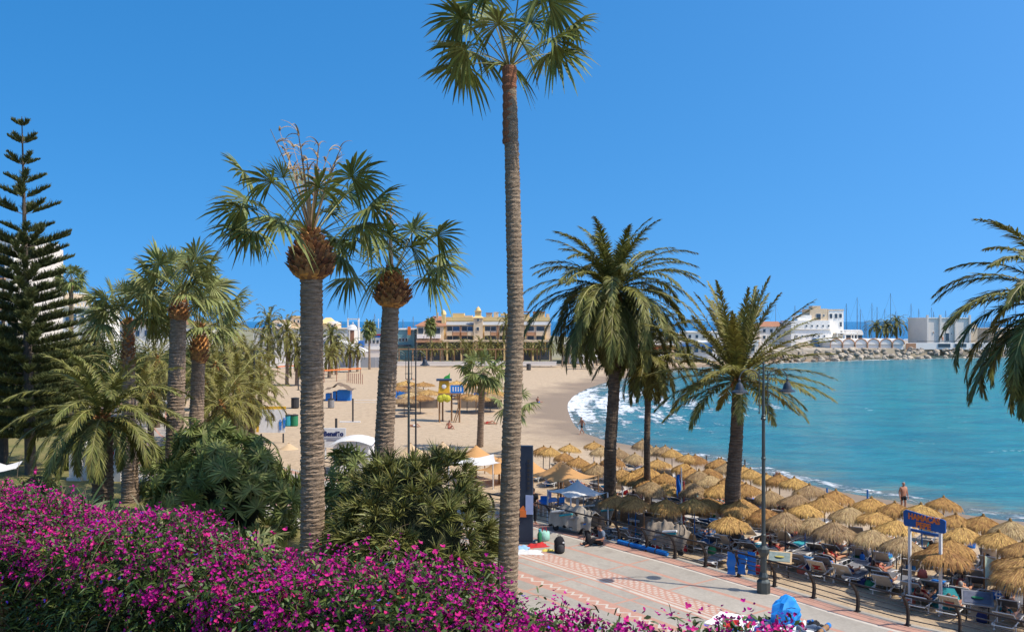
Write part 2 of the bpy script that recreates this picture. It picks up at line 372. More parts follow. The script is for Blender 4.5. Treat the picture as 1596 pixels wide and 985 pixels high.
def prom_mat():
    m = bpy.data.materials.new('promenade_paving'); m.use_nodes = True; t = m.node_tree; N = t.nodes; L = t.links; b = N['Principled BSDF']
    def mt(op, *a):
        q = N.new('ShaderNodeMath'); q.operation = op
        for i, v in enumerate(a):
            if isinstance(v, (int, float)): q.inputs[i].default_value = v
            else: L.new(v, q.inputs[i])
        return q.outputs[0]
    def mixc(f, a, b_):
        q = N.new('ShaderNodeMix'); q.data_type = 'RGBA'; L.new(f, q.inputs[0])
        for i, v in ((6,a),(7,b_)):
            if isinstance(v, tuple): q.inputs[i].default_value = (*v,1)
            else: L.new(v, q.inputs[i])
        return q.outputs[2]
    uv = N.new('ShaderNodeUVMap'); uv.uv_map = 'UVMap'; sp = N.new('ShaderNodeSeparateXYZ'); L.new(uv.outputs[0], sp.inputs[0]); u = sp.outputs[0]; v = sp.outputs[1]
    tc = N.new('ShaderNodeTexCoord')
    def noise(s, d=6, r=.6):
        q = N.new('ShaderNodeTexNoise'); q.inputs['Scale'].default_value = s; q.inputs['Detail'].default_value = d; q.inputs['Roughness'].default_value = r; L.new(tc.outputs['Object'], q.inputs[0]); return q.outputs[0]
    def band(x, a, b_): return mt('MULTIPLY', mt('GREATER_THAN', x, a), mt('LESS_THAN', x, b_))
    def OR(*a):
        r = a[0]
        for k in a[1:]: r = mt('MAXIMUM', r, k)
        return r
    n1 = noise(.35); n2 = noise(9, 8, .75)
    mr = N.new('ShaderNodeMapRange'); mr.inputs[1].default_value = .3; mr.inputs[2].default_value = .7; L.new(n1, mr.inputs[0])
    base = mixc(mr.outputs[0], (.41,.365,.30), (.29,.26,.215))
    pink = (.45,.245,.175); white = (.52,.46,.38)
    fu = mt('MODULO', u, 3.6)
    lines = OR(band(v, 2.15,2.35), mt('LESS_THAN', fu, .12), band(v, 7.7,7.85), band(v, 5.4,5.5))
    wide = OR(band(v, 3.5,4.9), band(v, 6.2,7.0), band(v, 0.12, .75))
    red = OR(lines, wide)
    col = mixc(red, base, pink)
    # white marks of the wide band: stripes and rows of short dashes, zigzag in the narrow one
    dash = mt('LESS_THAN', mt('MODULO', mt('ADD', u, mt('MULTIPLY', mt('FLOOR', mt('MULTIPLY', v, 6.6)), .17)), .34), .2)
    rows = mt('LESS_THAN', mt('MODULO', mt('MULTIPLY', v, 6.6), 1.0), .55)
    wm = mt('MULTIPLY', mt('MULTIPLY', dash, rows), band(v, 3.62,4.3))
    zz = mt('ADD', mt('MULTIPLY', mt('ABSOLUTE', mt('SUBTRACT', mt('MODULO', u, .5), .25)), 1.1), 6.45)
    zm = mt('LESS_THAN', mt('ABSOLUTE', mt('SUBTRACT', v, zz)), .065)
    wm = OR(wm, zm, band(v, 4.42,4.5), band(v, 4.62,4.78), band(v, 0.78,.92))
    col = mixc(wm, col, white)
    mr2 = N.new('ShaderNodeMapRange'); mr2.inputs[1].default_value = .25; mr2.inputs[2].default_value = .75; mr2.inputs[3].default_value = .78; mr2.inputs[4].default_value = 1.15; L.new(n2, mr2.inputs[0])
    h = N.new('ShaderNodeHueSaturation'); L.new(mr2.outputs[0], h.inputs['Value']); L.new(col, h.inputs['Color'])
    st = noise(1.3, 4, .5); r3 = N.new('ShaderNodeMapRange'); r3.inputs[1].default_value = .58; r3.inputs[2].default_value = .72; r3.inputs[4].default_value = .35; L.new(st, r3.inputs[0])
    col2 = mixc(r3.outputs[0], h.outputs[0], (.17,.14,.11))
    L.new(col2, b.inputs['Base Color']); b.inputs['Roughness'].default_value = .85
    bp = N.new('ShaderNodeBump'); bp.inputs['Strength'].default_value = .2; bp.inputs['Distance'].default_value = .01; L.new(n2, bp.inputs['Height']); L.new(bp.outputs[0], b.inputs['Normal'])
    return m
pm = prom_mat()
tag(strip_mesh('promenade', -.18, 9.2, PZ, pm), kind='structure')
concrete = mat('concrete', (.42,.37,.30), (.32,.28,.22), scale=2, bump=.3)
o = strip_mesh('promenade_edge', -.18, -.181, PZ, concrete, 0.0); tag(o, kind='structure')
kb = MB(); a = offset(RAIL, 9.2); b = offset(RAIL, 9.4); n = len(a)
V = np.concatenate([np.c_[a,np.full(n,PZ)], np.c_[a,np.full(n,PZ+.13)], np.c_[b,np.full(n,PZ+.13)], np.c_[b,np.full(n,PZ-.1)]]); i = np.arange(n-1)
for k in range(3): kb.add(V, np.stack([i+k*n, i+1+k*n, i+1+(k+1)*n, i+(k+1)*n], 1))
tag(kb.build('kerb', concrete), kind='structure')
# garden ground to the left, land to the horizon
grass = mat('garden_grass', (.10,.115,.03), (.27,.21,.085), scale=.5, rough=1, bump=.8, bscale=20, fine=.35)
edge = offset(RAIL, 9.35); gp = [(-2500,-60)] + [(30,-60)] + [(30, 14)] + [tuple(q) for q in edge[:]] + [(-66,262),(-2500,262)]
gm = MB(); V = [(x,y,PZ+.05) for x,y in gp]; gm.add(V, [tuple(range(len(V)))]); tag(gm.build('garden_ground', grass), kind='structure')
farland = mat('far_land', (.30,.26,.18), (.16,.17,.09), scale=.02, rough=1)
lp = [(-9000,258),(-96,258),(-58,232),(28,232),(48,240),(66,252),(74,262),(118,288),(152,311),(240,318),(620,352),(620,420),(150,400),(60,420),(20,700),(-9000,12000)]
lm = MB(); lm.prism(lp[::-1][::-1], -.5, 1.35); tag(lm.build('marina_ground', farland), kind='structure')
# ------------------------------------------------------------------ vegetation
m_trunk = mat('palm_bark', (.38,.275,.19), (.15,.105,.07), scale=2.6, stretch=(1,1,6), rough=.95, bump=1, bscale=9, fine=.8, contrast=.16)
m_trunk_light = mat('palm_bark_grey', (.40,.30,.20), (.17,.12,.08), scale=2.5, stretch=(1,1,6), rough=.95, bump=1, bscale=14, fine=.4, contrast=.2)
m_trunk_red = mat('palm_bark_red', (.33,.12,.055), (.16,.085,.05), scale=3, stretch=(1,1,3), rough=.9, bump=1, bscale=12, fine=.4)
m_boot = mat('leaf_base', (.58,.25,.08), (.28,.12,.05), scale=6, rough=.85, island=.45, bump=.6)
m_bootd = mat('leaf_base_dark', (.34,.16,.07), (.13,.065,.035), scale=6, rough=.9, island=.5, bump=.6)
m_pin = mat('feather_leaf', (.095,.115,.024), (.21,.19,.05), scale=1.2, rough=.55, spec=.3, island=.45, transl=.18)
m_pin_olive = mat('feather_leaf_olive', (.13,.13,.025), (.23,.19,.045), scale=1.2, rough=.55, spec=.3, island=.45, transl=.2)
m_fan = mat('fan_leaf', (.095,.135,.028), (.22,.23,.07), scale=.9, rough=.55, spec=.3, island=.4, transl=.2)
m_fan_light = mat('fan_leaf_light', (.13,.165,.045), (.27,.27,.10), scale=.9, rough=.55, spec=.3, island=.4, transl=.2)
m_stalk = mat('leaf_stalk', (.20,.22,.07), (.30,.24,.09), scale=2, rough=.5, island=.2)
m_dry = mat('dry_leaf', (.52,.40,.24), (.30,.18,.09), scale=2, rough=.8, island=.3, transl=.15)
UP = np.array([0,0,1.])
def arc_pts(o, az, el, L, droop, n=12, p=1.0, sway=0):
    pts = [np.array(o, float)]; tans = []; ds = L/(n-1)
    for i in range(n):
        t = i/(n-1); e = el - droop*t**p; a = az+sway*t*t
        T = np.array([math.cos(e)*math.cos(a), math.cos(e)*math.sin(a), math.sin(e)]); tans.append(T)
        if i < n-1: pts.append(pts[-1]+T*ds)
    return np.array(pts), np.array(tans)
def ribbon(m, pts, tans, w0, w1, mi=0):
    n = len(pts); S = nrm(np.cross(tans, UP)+1e-6); Nn = nrm(np.cross(S, tans)); w = np.linspace(w0, w1, n)[:,None]
    V = np.stack([pts-S*w*.5, pts+Nn*w*.4, pts+S*w*.5], 1).reshape(-1,3); i = np.arange(n-1)*3
    m.add(V, np.concatenate([np.stack([i,i+3,i+4,i+1],1), np.stack([i+1,i+4,i+5,i+2],1)]), mi)
def pinnate(m, o, az, el, L, droop, leafL, nl, lw=.04, vf=.35, p=1.2, sway=0, stalk=1, start=.12, ldroop=.35):
    n = 12; pts, tans = arc_pts(o, az, el, L, droop, n, p, sway)
    ribbon(m, pts, tans, .09*L/3.5, .015, stalk)
    t = np.linspace(start, 1, nl); x = t*(n-1); i0 = np.minimum(x.astype(int), n-2); f = (x-i0)[:,None]
    B = pts[i0]*(1-f)+pts[i0+1]*f; T = nrm(tans[i0]*(1-f)+tans[i0+1]*f)
    S = nrm(np.cross(T, UP)+1e-6); Nn = nrm(np.cross(S, T))
    for sg in (-1, 1):
        a = np.radians(62-40*t + NR.normal(0,7,nl))[:,None]; v = vf+NR.normal(0,.18,nl)[:,None]
        D = nrm(T*np.cos(a)+(S*sg*np.cos(v)+Nn*np.sin(v))*np.sin(a))
        prof = np.clip(np.sin(PI*np.clip(.14+.80*(t-start)/(1-start),0,1)), .2, 1)**.7
        LL = leafL*prof*NR.uniform(.8,1.12,nl)
        wd = nrm(np.cross(D, Nn)+NR.normal(0,.25,(nl,3)))
        strips(m, B, D, wd, LL, lw*NR.uniform(.7,1.2,nl), ldroop*NR.uniform(.5,1.4,nl), [.7,1,.12])
def fan_leaf(m, o, az, el, Lp, droop, r, nseg=34, spread=2.3, fold=.25, stalk=1, mi=0, tipdroop=.55, split=.5, facing=0):
    pts, tans = arc_pts(o, az, el, Lp, droop, 7); ribbon(m, pts, tans, .075, .04, stalk)
    T = tans[-1]; S = nrm(np.cross(T, UP)+1e-6)
    if facing: T = nrm(T*(1-facing)+nrm(UP-T*(T@UP))*facing)
    Nn = nrm(np.cross(S, T))
    tw = NR.normal(0,.35); S, Nn = S*math.cos(tw)+Nn*math.sin(tw), Nn*math.cos(tw)-S*math.sin(tw)
    a = np.linspace(-spread, spread, nseg); q = np.abs(a)/spread
    D = T*np.cos(a)[:,None]*(1) + S*np.sin(a)[:,None] + Nn*(fold*(1-q)+.12*((np.arange(nseg)%2)*2-1)*.5)[:,None]
    D = nrm(D - UP*.18*(np.abs(np.sin(a)))[:,None]); L = r*(1-.22*q**2)*NR.uniform(.86,1.1,nseg)
    wd = nrm(np.cross(D, Nn)); wd = nrm(wd+Nn*(((np.arange(nseg)%2)*2-1)*.35)[:,None])
    da = 2*spread/nseg
    ts = [0,.22,split,.78,1]; prof = np.array([.05,.26,split*1.18,.36,.03])*da*1.25
    strips(m, np.repeat(pts[-1][None],nseg,0), D, wd, L, L, tipdroop*NR.uniform(.7,1.4,nseg)*(.55+.8*q), prof, ts, 2.3, mi)
def trunk_mb(path, radii, step=.16, ring=.10, n=22, seed=0):
    rr = random.Random(seed); pth = [Vector(p) for p in path]
    seg = [0]
    for a, b in zip(pth[:-1], pth[1:]): seg.append(seg[-1]+(b-a).length)
    tot = seg[-1]; k = int(tot/step*3); pts = []; rad = []
    # smooth interpolation
    def at(s):
        for i in range(len(seg)-1):
            if s <= seg[i+1]+1e-9:
                f = (s-seg[i])/(seg[i+1]-seg[i]); 
                return pth[i].lerp(pth[i+1], f), radii[i]*(1-f)+radii[i+1]*f
        return pth[-1], radii[-1]
    ph = 0
    for i in range(k+1):
        s = tot*i/k; p, r = at(s)
        ph += .33*rr.uniform(.6,1.4); saw = (ph % 1.0)
        pts.append(p); rad.append(r*(1+ring*(saw-.5)+rr.uniform(-.012,.012)))
    m = MB(); m.tube(pts, rad, n)
    V = m.v[0]; V[:, :2] += NR.normal(0, .022*max(radii), (len(V),2)); V[:, 2] += NR.normal(0, .012, len(V))
    return m
m_trunkd = mat('palm_bark_dark', (.21,.15,.10), (.08,.056,.04), scale=2.6, stretch=(1,1,6), rough=.95, bump=1, bscale=9, fine=.8, contrast=.16)
m_scar = mat('leaf_scar', (.50,.36,.23), (.28,.17,.10), scale=9, rough=.9, island=.4)
def scars(m, path, radii, per=34):
    pth = [np.array(p, float) for p in path]; sl = [np.linalg.norm(b-a) for a,b in zip(pth[:-1],pth[1:])]; tot = sum(sl); n = int(tot*per)
    s = NR.uniform(0.2, tot, n); cum = np.concatenate([[0],np.cumsum(sl)]); P_ = np.array(pth)
    c = np.stack([np.interp(s, cum, P_[:,k]) for k in range(3)],1); r = np.interp(s, cum, radii)
    a = NR.uniform(0,2*PI,n); rad = np.c_[np.cos(a),np.sin(a),np.zeros(n)]; tan = np.c_[-np.sin(a),np.cos(a),np.zeros(n)]
    L = r*NR.uniform(.15,.5,n); strips(m, c+rad*(r*1.035)[:,None]-tan*(L*.5)[:,None], nrm(tan+UP*NR.normal(0,.18,(n,1))), nrm(UP*.8+rad*.6+NR.normal(0,.2,(n,3))), L, NR.uniform(.02,.055,n), .0, [.3,1,.3], mi=1)
def boots(m, c, prof, n, size, mi=0, lift=.6, mi2=None, cut=.5):
    """leaf-base stubs in a spiral over the profile [(z, r)...]"""
    zs = [p[0] for p in prof]; rs = [p[1] for p in prof]
    for i in range(n):
        t = (i+.5)/n; z = zs[0]+(zs[-1]-zs[0])*t; r = float(np.interp(z, zs, rs)); a = i*2.39996+R.uniform(-.1,.1)
        s = size*R.uniform(.8,1.25); L = s*1.5
        o = Vector((math.cos(a), math.sin(a), 0)); tg = Vector((-math.sin(a), math.cos(a), 0))
        sl = (float(np.interp(z+.05, zs, rs))-r)/.05
        e = math.radians(R.uniform(35,62)) if lift > 0 else math.radians(-20)
        d = (o*math.cos(e)+Vector((0,0,1))*math.sin(e)).normalized(); nn = tg.cross(d)
        b = Vector(c)+Vector((0,0,z))+o*(r-.06)
        w = s*.55; th = s*.16
        P4 = [b-tg*w-nn*th*.5, b+tg*w-nn*th*.5, b+tg*w+nn*th*.5, b-tg*w+nn*th*.5]
        e4 = b+d*L*.7
        P5 = [e4-tg*w*.7-nn*th, e4+tg*w*.7-nn*th, e4+tg*w*.7+nn*th*.6, e4-tg*w*.7+nn*th*.6]
        tip = b+d*L+nn*R.uniform(-.3,.3)*th
        P6 = [tip-tg*w*.25, tip+tg*w*.25]
        V = P4+P5+P6
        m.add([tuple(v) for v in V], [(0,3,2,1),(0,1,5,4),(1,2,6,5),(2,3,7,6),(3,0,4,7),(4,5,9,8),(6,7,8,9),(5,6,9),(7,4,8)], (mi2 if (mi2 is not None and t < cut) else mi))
def fan_palm(name, label, base, top, rb, rt, lean=None, nf=34, Lp=1.7, r=1.5, boot=None, leafm=None, trunkm=None, low=-.5, seed=1, group=None, dead=0, redtop=0, path=None, squash=1.0, scale=1, tipdroop=.6, nseg=34, elmax=1.45):
    global NR
    NR = np.random.default_rng(seed); R.seed(seed)
    base = Vector(base); top = Vector(top); root = thing(name, label, 'palm tree', base, group=group)
    rel = top-base
    pth = [Vector((0,0,-.3))]+(path or [rel*.25+Vector((0,0,0)), rel*.5, rel*.75])+[rel]
    k = len(pth); radii = [rb*1.12]+[rb+(rt-rb)*i/(k-2) for i in range(k-1)]
    tm = trunk_mb(pth, radii, seed=seed); scars(tm, pth, radii); tm.build('trunk', [trunkm or m_trunk, m_scar], root, smooth=False)
    if redtop:
        m = MB(); s0 = rel*(1-redtop); kk = 26
        pts = [s0.lerp(rel, i/kk) for i in range(kk+1)]; rad = [rt*1.06*(1+.07*math.sin(i*2.1)+(.12 if i > kk*.72 else 0)) for i in range(kk+1)]
        m.tube(pts, rad, 20); m.build('bark_sleeve', m_trunk_red, root)
    if boot:
        bh, br, nb, bs = boot; m = MB()
        prof = [(-bh,rt*1.0),(-bh*.85,br*.9),(-bh*.55,br),(-bh*.25,br*.8),(0,rt*.8),(.25,rt*.45)]
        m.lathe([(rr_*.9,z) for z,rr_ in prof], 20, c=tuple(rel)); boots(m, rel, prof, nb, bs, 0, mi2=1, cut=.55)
        m.build('leaf_base_ball', [m_boot, m_bootd], root)
    m = MB(); o = np.array(rel)
    for i in range(nf):
        u = (i+.5)/nf; az = i*2.39996+NR.normal(0,.2); el = elmax-(elmax-low)*u**.85+NR.normal(0,.08)
        LL = Lp*(.75+.35*math.sin(PI*min(u+.15,1)))*NR.uniform(.88,1.12); rr_ = r*NR.uniform(.85,1.1)*(1-.25*(u<.12))
        fan_leaf(m, o+np.array([math.cos(az)*.12, math.sin(az)*.12, .1*(1-u)]), az, el, LL, .12+.30*u, rr_, nseg, spread=(2.2 if u > .15 else 1.2), fold=.3, tipdroop=tipdroop*(.6+.6*u))
    m.build('crown', [leafm or m_fan, m_stalk], root)
    if dead:
        m = MB()
        for i in range(dead):
            az = NR.uniform(0,6.28); pts, tans = arc_pts(o, az, 1.35+NR.uniform(-.15,.15), Lp*1.1*NR.uniform(.75,1.3), NR.uniform(-.1,.45), 9); ribbon(m, pts, tans, .14, .03)
            for q in range(10):
                j = NR.integers(5,9); a2 = NR.uniform(0,6.28); p2, t2 = arc_pts(pts[j], a2, NR.uniform(.3,1.3), NR.uniform(.4,.9), NR.uniform(.5,2.6), 7); ribbon(m, p2, t2, .085, .012)
        m.build('dry_stalks', m_dry, root)
    return root
def feather_palm(name, label, base, top, rb, rt, nf=60, L=3.6, droop=1.6, low=-.75, leafL=.55, nl=70, boot=None, leafm=None, trunkm=None, seed=1, group=None, lw=.04, path=None, elmax=1.5, bias=None, pw=.8, fruit=0, deadn=0):
    global NR
    NR = np.random.default_rng(seed); R.seed(seed)
    base = Vector(base); top = Vector(top); root = thing(name, label, 'palm tree', base, group=group); rel = top-base
    pth = [Vector((0,0,-.3))]+(path or [rel*.33, rel*.66])+[rel]
    k = len(pth); radii = [rb*1.1]+[rb+(rt-rb)*i/(k-2) for i in range(k-1)]
    trunk_mb(pth, radii, step=.2, ring=.09, seed=seed, n=16).build('trunk', trunkm or m_trunkd, root)
    if boot:
        bh, br, nb, bs = boot; m = MB()
        prof = [(-bh,rt*.95),(-bh*.8,br*.88),(-bh*.5,br),(-bh*.2,br*.85),(.1,rt*.7),(.35,rt*.4)]
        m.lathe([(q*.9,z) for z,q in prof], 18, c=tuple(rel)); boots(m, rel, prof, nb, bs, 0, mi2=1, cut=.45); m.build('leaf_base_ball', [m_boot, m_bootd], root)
    m = MB(); o = np.array(rel)
    for i in range(nf):
        u = (i+.5)/nf; az = i*2.39996+NR.normal(0,.18); el = elmax-(elmax-low)*u**pw+NR.normal(0,.07)
        LL = L*(.82+.28*math.sin(PI*min(u+.1,1)))*NR.uniform(.88,1.1)
        dr = droop*(.5+.65*u)*NR.uniform(.85,1.2)*(1.0 if el > -.2 else .55)
        if bias: LL *= bias(az, u)
        pinnate(m, o+np.array([math.cos(az)*.15, math.sin(az)*.15, .25*(1-u)-.05]), az, el, LL, dr, leafL, nl, lw, sway=NR.normal(0,.18), vf=.3)
    m.build('crown', [leafm or m_pin, m_stalk], root)
    if fruit:
        m = MB()
        for i in range(fruit):
            az = NR.uniform(0,6.28); pts, tans = arc_pts(o, az, NR.uniform(.1,.9), NR.uniform(.7,1.2), 1.4, 7); ribbon(m, pts, tans, .05, .02)
            for q in range(16):
                p2, t2 = arc_pts(pts[-1-(q%3)], NR.uniform(0,6.28), NR.uniform(-1,.2), NR.uniform(.25,.5), .8, 5); ribbon(m, p2, t2, .03, .02)
        m.build('flower_stalks', m_boot, root)
    return root

gz = PZ+.05
def base_at(px, d, z=gz): return Vector(((px-CX)/F*d, d, z))
# the seven large palms and their neighbours
fan_palm('fan_palm', 'very tall slender fan palm whose crown reaches the top edge of the picture', base_at(790,32), P(794,104,32), .33, .22, boot=None,
         path=[P(798,650,32)-base_at(790,32), P(804,500,32)-base_at(790,32), P(798,250,32)-base_at(790,32)], redtop=.145, nf=23, Lp=2.3, r=1.45, low=.36, elmax=1.25, seed=4, trunkm=m_trunk_light, tipdroop=.5, nseg=34)
fan_palm('fan_palm', 'stout fan palm with dry stalks and a large ball of leaf stubs', base_at(488,33), P(485,372,33), .43, .39,
         boot=(1.55,.80,230,.19), nf=21, Lp=2.9, r=1.5, low=.16, elmax=1.05, seed=9, dead=12, tipdroop=.52, nseg=34)
fan_palm('fan_palm', 'leaning fan palm with a smaller ball of leaf stubs, right of the stoutest one', base_at(590,36), P(611,432,36), .40, .33,
         boot=(1.25,.72,170,.18), nf=18, Lp=2.2, r=1.35, low=.12, elmax=1.05, seed=15, tipdroop=.55, dead=2, nseg=34)
fan_palm('fan_palm', 'fan palm with reddish leaf stubs above the left end of the dwarf palm thicket', base_at(269,46), P(279,470,46), .45, .38,
         boot=(1.0,.5,90,.16), nf=24, Lp=2.0, r=1.5, low=.25, seed=21, leafm=m_fan_light, tipdroop=.5)
fan_palm('fan_palm', 'fan palm with a long reddish collar, just right of and behind a taller fan palm', base_at(302,52), P(311,515,52), .42, .36,
         boot=(1.9,.5,110,.17), nf=24, Lp=2.1, r=1.5, low=.2, seed=23, leafm=m_fan_light, tipdroop=.5)
fan_palm('fan_palm', 'fan palm with a narrow orange brown upper trunk behind the young feather palm', base_at(203,49), P(200,505,49), .42, .25,
         boot=(2.9,.33,130,.16), nf=22, Lp=1.7, r=1.5, low=.2, seed=25, leafm=m_fan_light, tipdroop=.5)
feather_palm('feather_palm', 'young feather palm with broad trunk beside the white balustrade', base_at(160,42), P(160,655,42), .47, .46, nf=46, L=4.3, droop=1.9, low=-.35, leafL=.62, nl=80,
         boot=(.8,.62,110,.15), seed=31, lw=.065)
feather_palm('feather_palm', 'largest feather palm with a full drooping crown in front of the beach', GS(950,806), P(955,458,46), .31, .27, nf=120, L=4.7, droop=1.95, low=-1.2, leafL=.68, nl=86, seed=35, lw=.062, fruit=10,
         path=[P(951,700,46)-GS(950,806), P(960,560,46)-GS(950,806)])
feather_palm('feather_palm', 'thin feather palm with a ragged crown hidden partly behind the largest feather palm', GS(1010,800), P(1012,545,48), .17, .16, nf=44, L=3.3, droop=1.7, low=-1.3, leafL=.55, nl=60, seed=38, leafm=m_pin_olive, lw=.06,
         path=[P(1008,700,48)-GS(1010,800)])
feather_palm('feather_palm', 'feather palm with upright green fronds beside the bell lamp post', GS(1143,852), P(1150,592,42.5), .37, .24, nf=60, L=4.7, droop=.8, low=-.2, leafL=.6, nl=80, seed=42, leafm=m_pin_olive, lw=.06, pw=.9, boot=(.5,.36,40,.13),
         path=[P(1142,760,42.5)-GS(1143,852), P(1148,680,42.5)-GS(1143,852)])
feather_palm('feather_palm', 'feather palm at the right edge whose fronds hang into the picture', (13.6,21.5,PZ), P(1668,492,21.5), .33, .3, nf=76, L=3.2, droop=2.3, low=-.9, leafL=.46, nl=90, seed=47, lw=.05)
fan_palm('fan_palm', 'small fan palm alone on the sand in front of the yellow lifeguard tower', GS(748,696), P(752,580,76), .28, .25, nf=22, Lp=1.3, r=1.25, low=-.7, seed=52, trunkm=m_trunk, nseg=22)
fan_palm('fan_palm', 'small fan palm mostly hidden behind the very tall palm trunk', GS(800,700), P(803,632,72), .2, .18, nf=12, Lp=1.3, r=1.0, low=-.7, seed=55, leafm=m_fan_light, nseg=20)
fan_palm('fan_palm', 'distant tall palm against the sky next to the pointed conifer', base_at(111,120), P(111,436,120), .3, .25, nf=26, Lp=1.4, r=1.25, low=-.7, seed=58, nseg=18)
# mid-ground feather palms on the left
k = 0
for px, py, d, L in [(352,520,70,3.4),(385,560,80,3.2),(335,570,66,3.2),(368,600,62,3.0),(392,622,66,2.6),(405,585,92,3.0),(345,632,58,2.6),(322,600,75,3.2),(235,610,74,3.2),(120,560,78,3.4),(245,560,84,3.4),(150,505,92,3.6)]:
    feather_palm('feather_palm', ['olive green feather palm in the grove left of the beach', 'olive green feather palm in the grove left of the beach'][k%2], base_at(px,d), P(px,py,d), .25, .22, nf=34, L=L*1.1, droop=1.5, low=-.9, leafL=.55, nl=34, seed=60+k, leafm=m_pin_olive, lw=.06,
         group='olive green palms in the grove', boot=(.6,.32,24,.14))
    k += 1

# Norfolk pine -----------------------------------------------------------
m_pine = mat('pine_needles', (.055,.075,.02), (.12,.125,.04), scale=1.5, rough=.7, island=.4, transl=.08)
m_pinebark = mat('pine_bark', (.14,.11,.08), (.08,.06,.045), scale=4, rough=.95, bump=.6)
def norfolk(label, d, pxb, pyt, pxt, zmin_px, rmax, seed):
    global NR
    NR = np.random.default_rng(seed)
    b = base_at(pxb, d); t = P(pxt, pyt, d); H = t.z-b.z; root = thing('norfolk_pine', label, 'conifer', b)
    m = MB(); pts = [(0,0,0), tuple((t-b)*.5), tuple(t-b)]; m.tube([(0,0,-.2),((t-b)*.5),(t-b)*.85,(t-b)], [.36,.2,.07,.025], 10); m.build('trunk', m_pinebark, root)
    m = MB(); h = H-.6; w = 0
    while h > 1.8:
        f = (H-h)/H; Rr = min(rmax, .55+rmax*1.25*f**.9)*NR.uniform(.8,1.12); nb = 5 if f < .33 else 9
        for k in range(nb):
            az = k*2*PI/nb + w*.9 + NR.normal(0,.12); o = np.array((t-b))*(h/H)
            L = Rr*NR.uniform(.72,1.12); pts, tans = arc_pts(o, az, .42-.35*f, L, -.25+.25*f, 10, 1); ribbon(m, pts, tans, .07, .02, 1)
            nn = int(5+L*8); tt = np.linspace(.22,1,nn); x = tt*9; i0 = np.minimum(x.astype(int),8); ff = (x-i0)[:,None]
            B = pts[i0]*(1-ff)+pts[i0+1]*ff; T = tans[i0]; S = nrm(np.cross(T,UP))
            for sg in (-1,1):
                D = nrm(T*.55+S*sg*NR.uniform(.35,1.0,(nn,1))+UP*NR.uniform(.35,.9,(nn,1)))
                LL = (.18+.42*np.sin(PI*np.clip(tt*.85+.1,0,1)))*min(1,.45+L*.22)*NR.uniform(.7,1.15,nn)
                # each branchlet: a plume of fine needles
                for q in range(5):
                    wd = nrm(np.cross(D, NR.normal(0,1,(nn,3))))
                    strips(m, B+NR.normal(0,.02,(nn,3)), nrm(D+NR.normal(0,.16,(nn,3))), wd, LL*NR.uniform(.6,1.1,nn), .05, -.12, [.8,1,.3])
        h -= (1.15 if f < .33 else .68)*NR.uniform(.8,1.2); w += 1
    m.build('crown', [m_pine, m_pinebark], root); return root
norfolk('tall pointed conifer with tiered branches at the left edge', 58, 48, 182, 34, 0, 4.2, 3)
norfolk('lower dark conifer with dense branches beside the tall pointed one', 62, 5, 415, 5, 0, 4.2, 8)

# thickets ----------------------------------------------------------------
m_pand = mat('sword_leaf', (.065,.085,.02), (.24,.22,.06), scale=1.6, rough=.5, spec=.35, island=.55, transl=.1)
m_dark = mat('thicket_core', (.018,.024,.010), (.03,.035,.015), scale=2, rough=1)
def rosettes(m, cs, axes, n, L, W, spread=1.1, droop=.35):
    for c, ax in zip(cs, axes):
        ax = nrm(ax); q = NR.normal(0,1,(n,3)); q = nrm(q - (q@ax)[:,None]*ax); th = (NR.uniform(0.08,1,n)**.7*spread)[:,None]
        D = nrm(ax*np.cos(th)+q*np.sin(th)); wd = nrm(np.cross(D, NR.normal(0,1,(n,3))*.4+ax))
        strips(m, np.repeat(c[None],n,0)+D*.05, D, wd, L*NR.uniform(.6,1.15,n), W*NR.uniform(.7,1.2,n), droop*NR.uniform(.3,1.3,n), [.7,1,.75,.08], [0,.35,.7,1])
def dome_points(n, r, seed, zlow=-.1):
    g = np.random.default_rng(seed); v = nrm(g.normal(0,1,(n*3,3))); v = v[v[:,2] > zlow][:n]; return v*np.array(r)
def sword_thicket(label, px, d, rx, rz, seed, pyc):
    global NR
    NR = np.random.default_rng(seed); b = base_at(px, d); root = thing('sword_leaf_thicket', label, 'shrub', b)
    m = MB(); m.ell((0,0,rz*.38), (rx*.62,rx*.5,rz*.45), 20); m.v[0] += NR.normal(0,.08,m.v[0].shape); m.build('stems', m_dark, root)  # added solid core behind the blades, inner shade put into its near-black colour
    m = MB(); v = dome_points(620, (rx*.93, rx*.85, rz*.80), seed, -.35); v[:,2] += rz*.2
    lump = 1+.10*np.sin(v[:,0]*1.9+seed)*np.cos(v[:,1]*1.7+v[:,2]*1.3)+NR.uniform(-.1,.05,len(v)); v *= lump[:,None]
    rosettes(m, v, v*np.array([1,1,1.0])+np.array([0,0,.8])*rx*.5, 30, .72, .045, 1.0, .35)
    m.build('foliage', m_pand, root)
    return root
sword_thicket('rounded thicket of dark sword leaves left of the very tall palm', 642, 33.5, 3.05, 4.75, 5, 0)
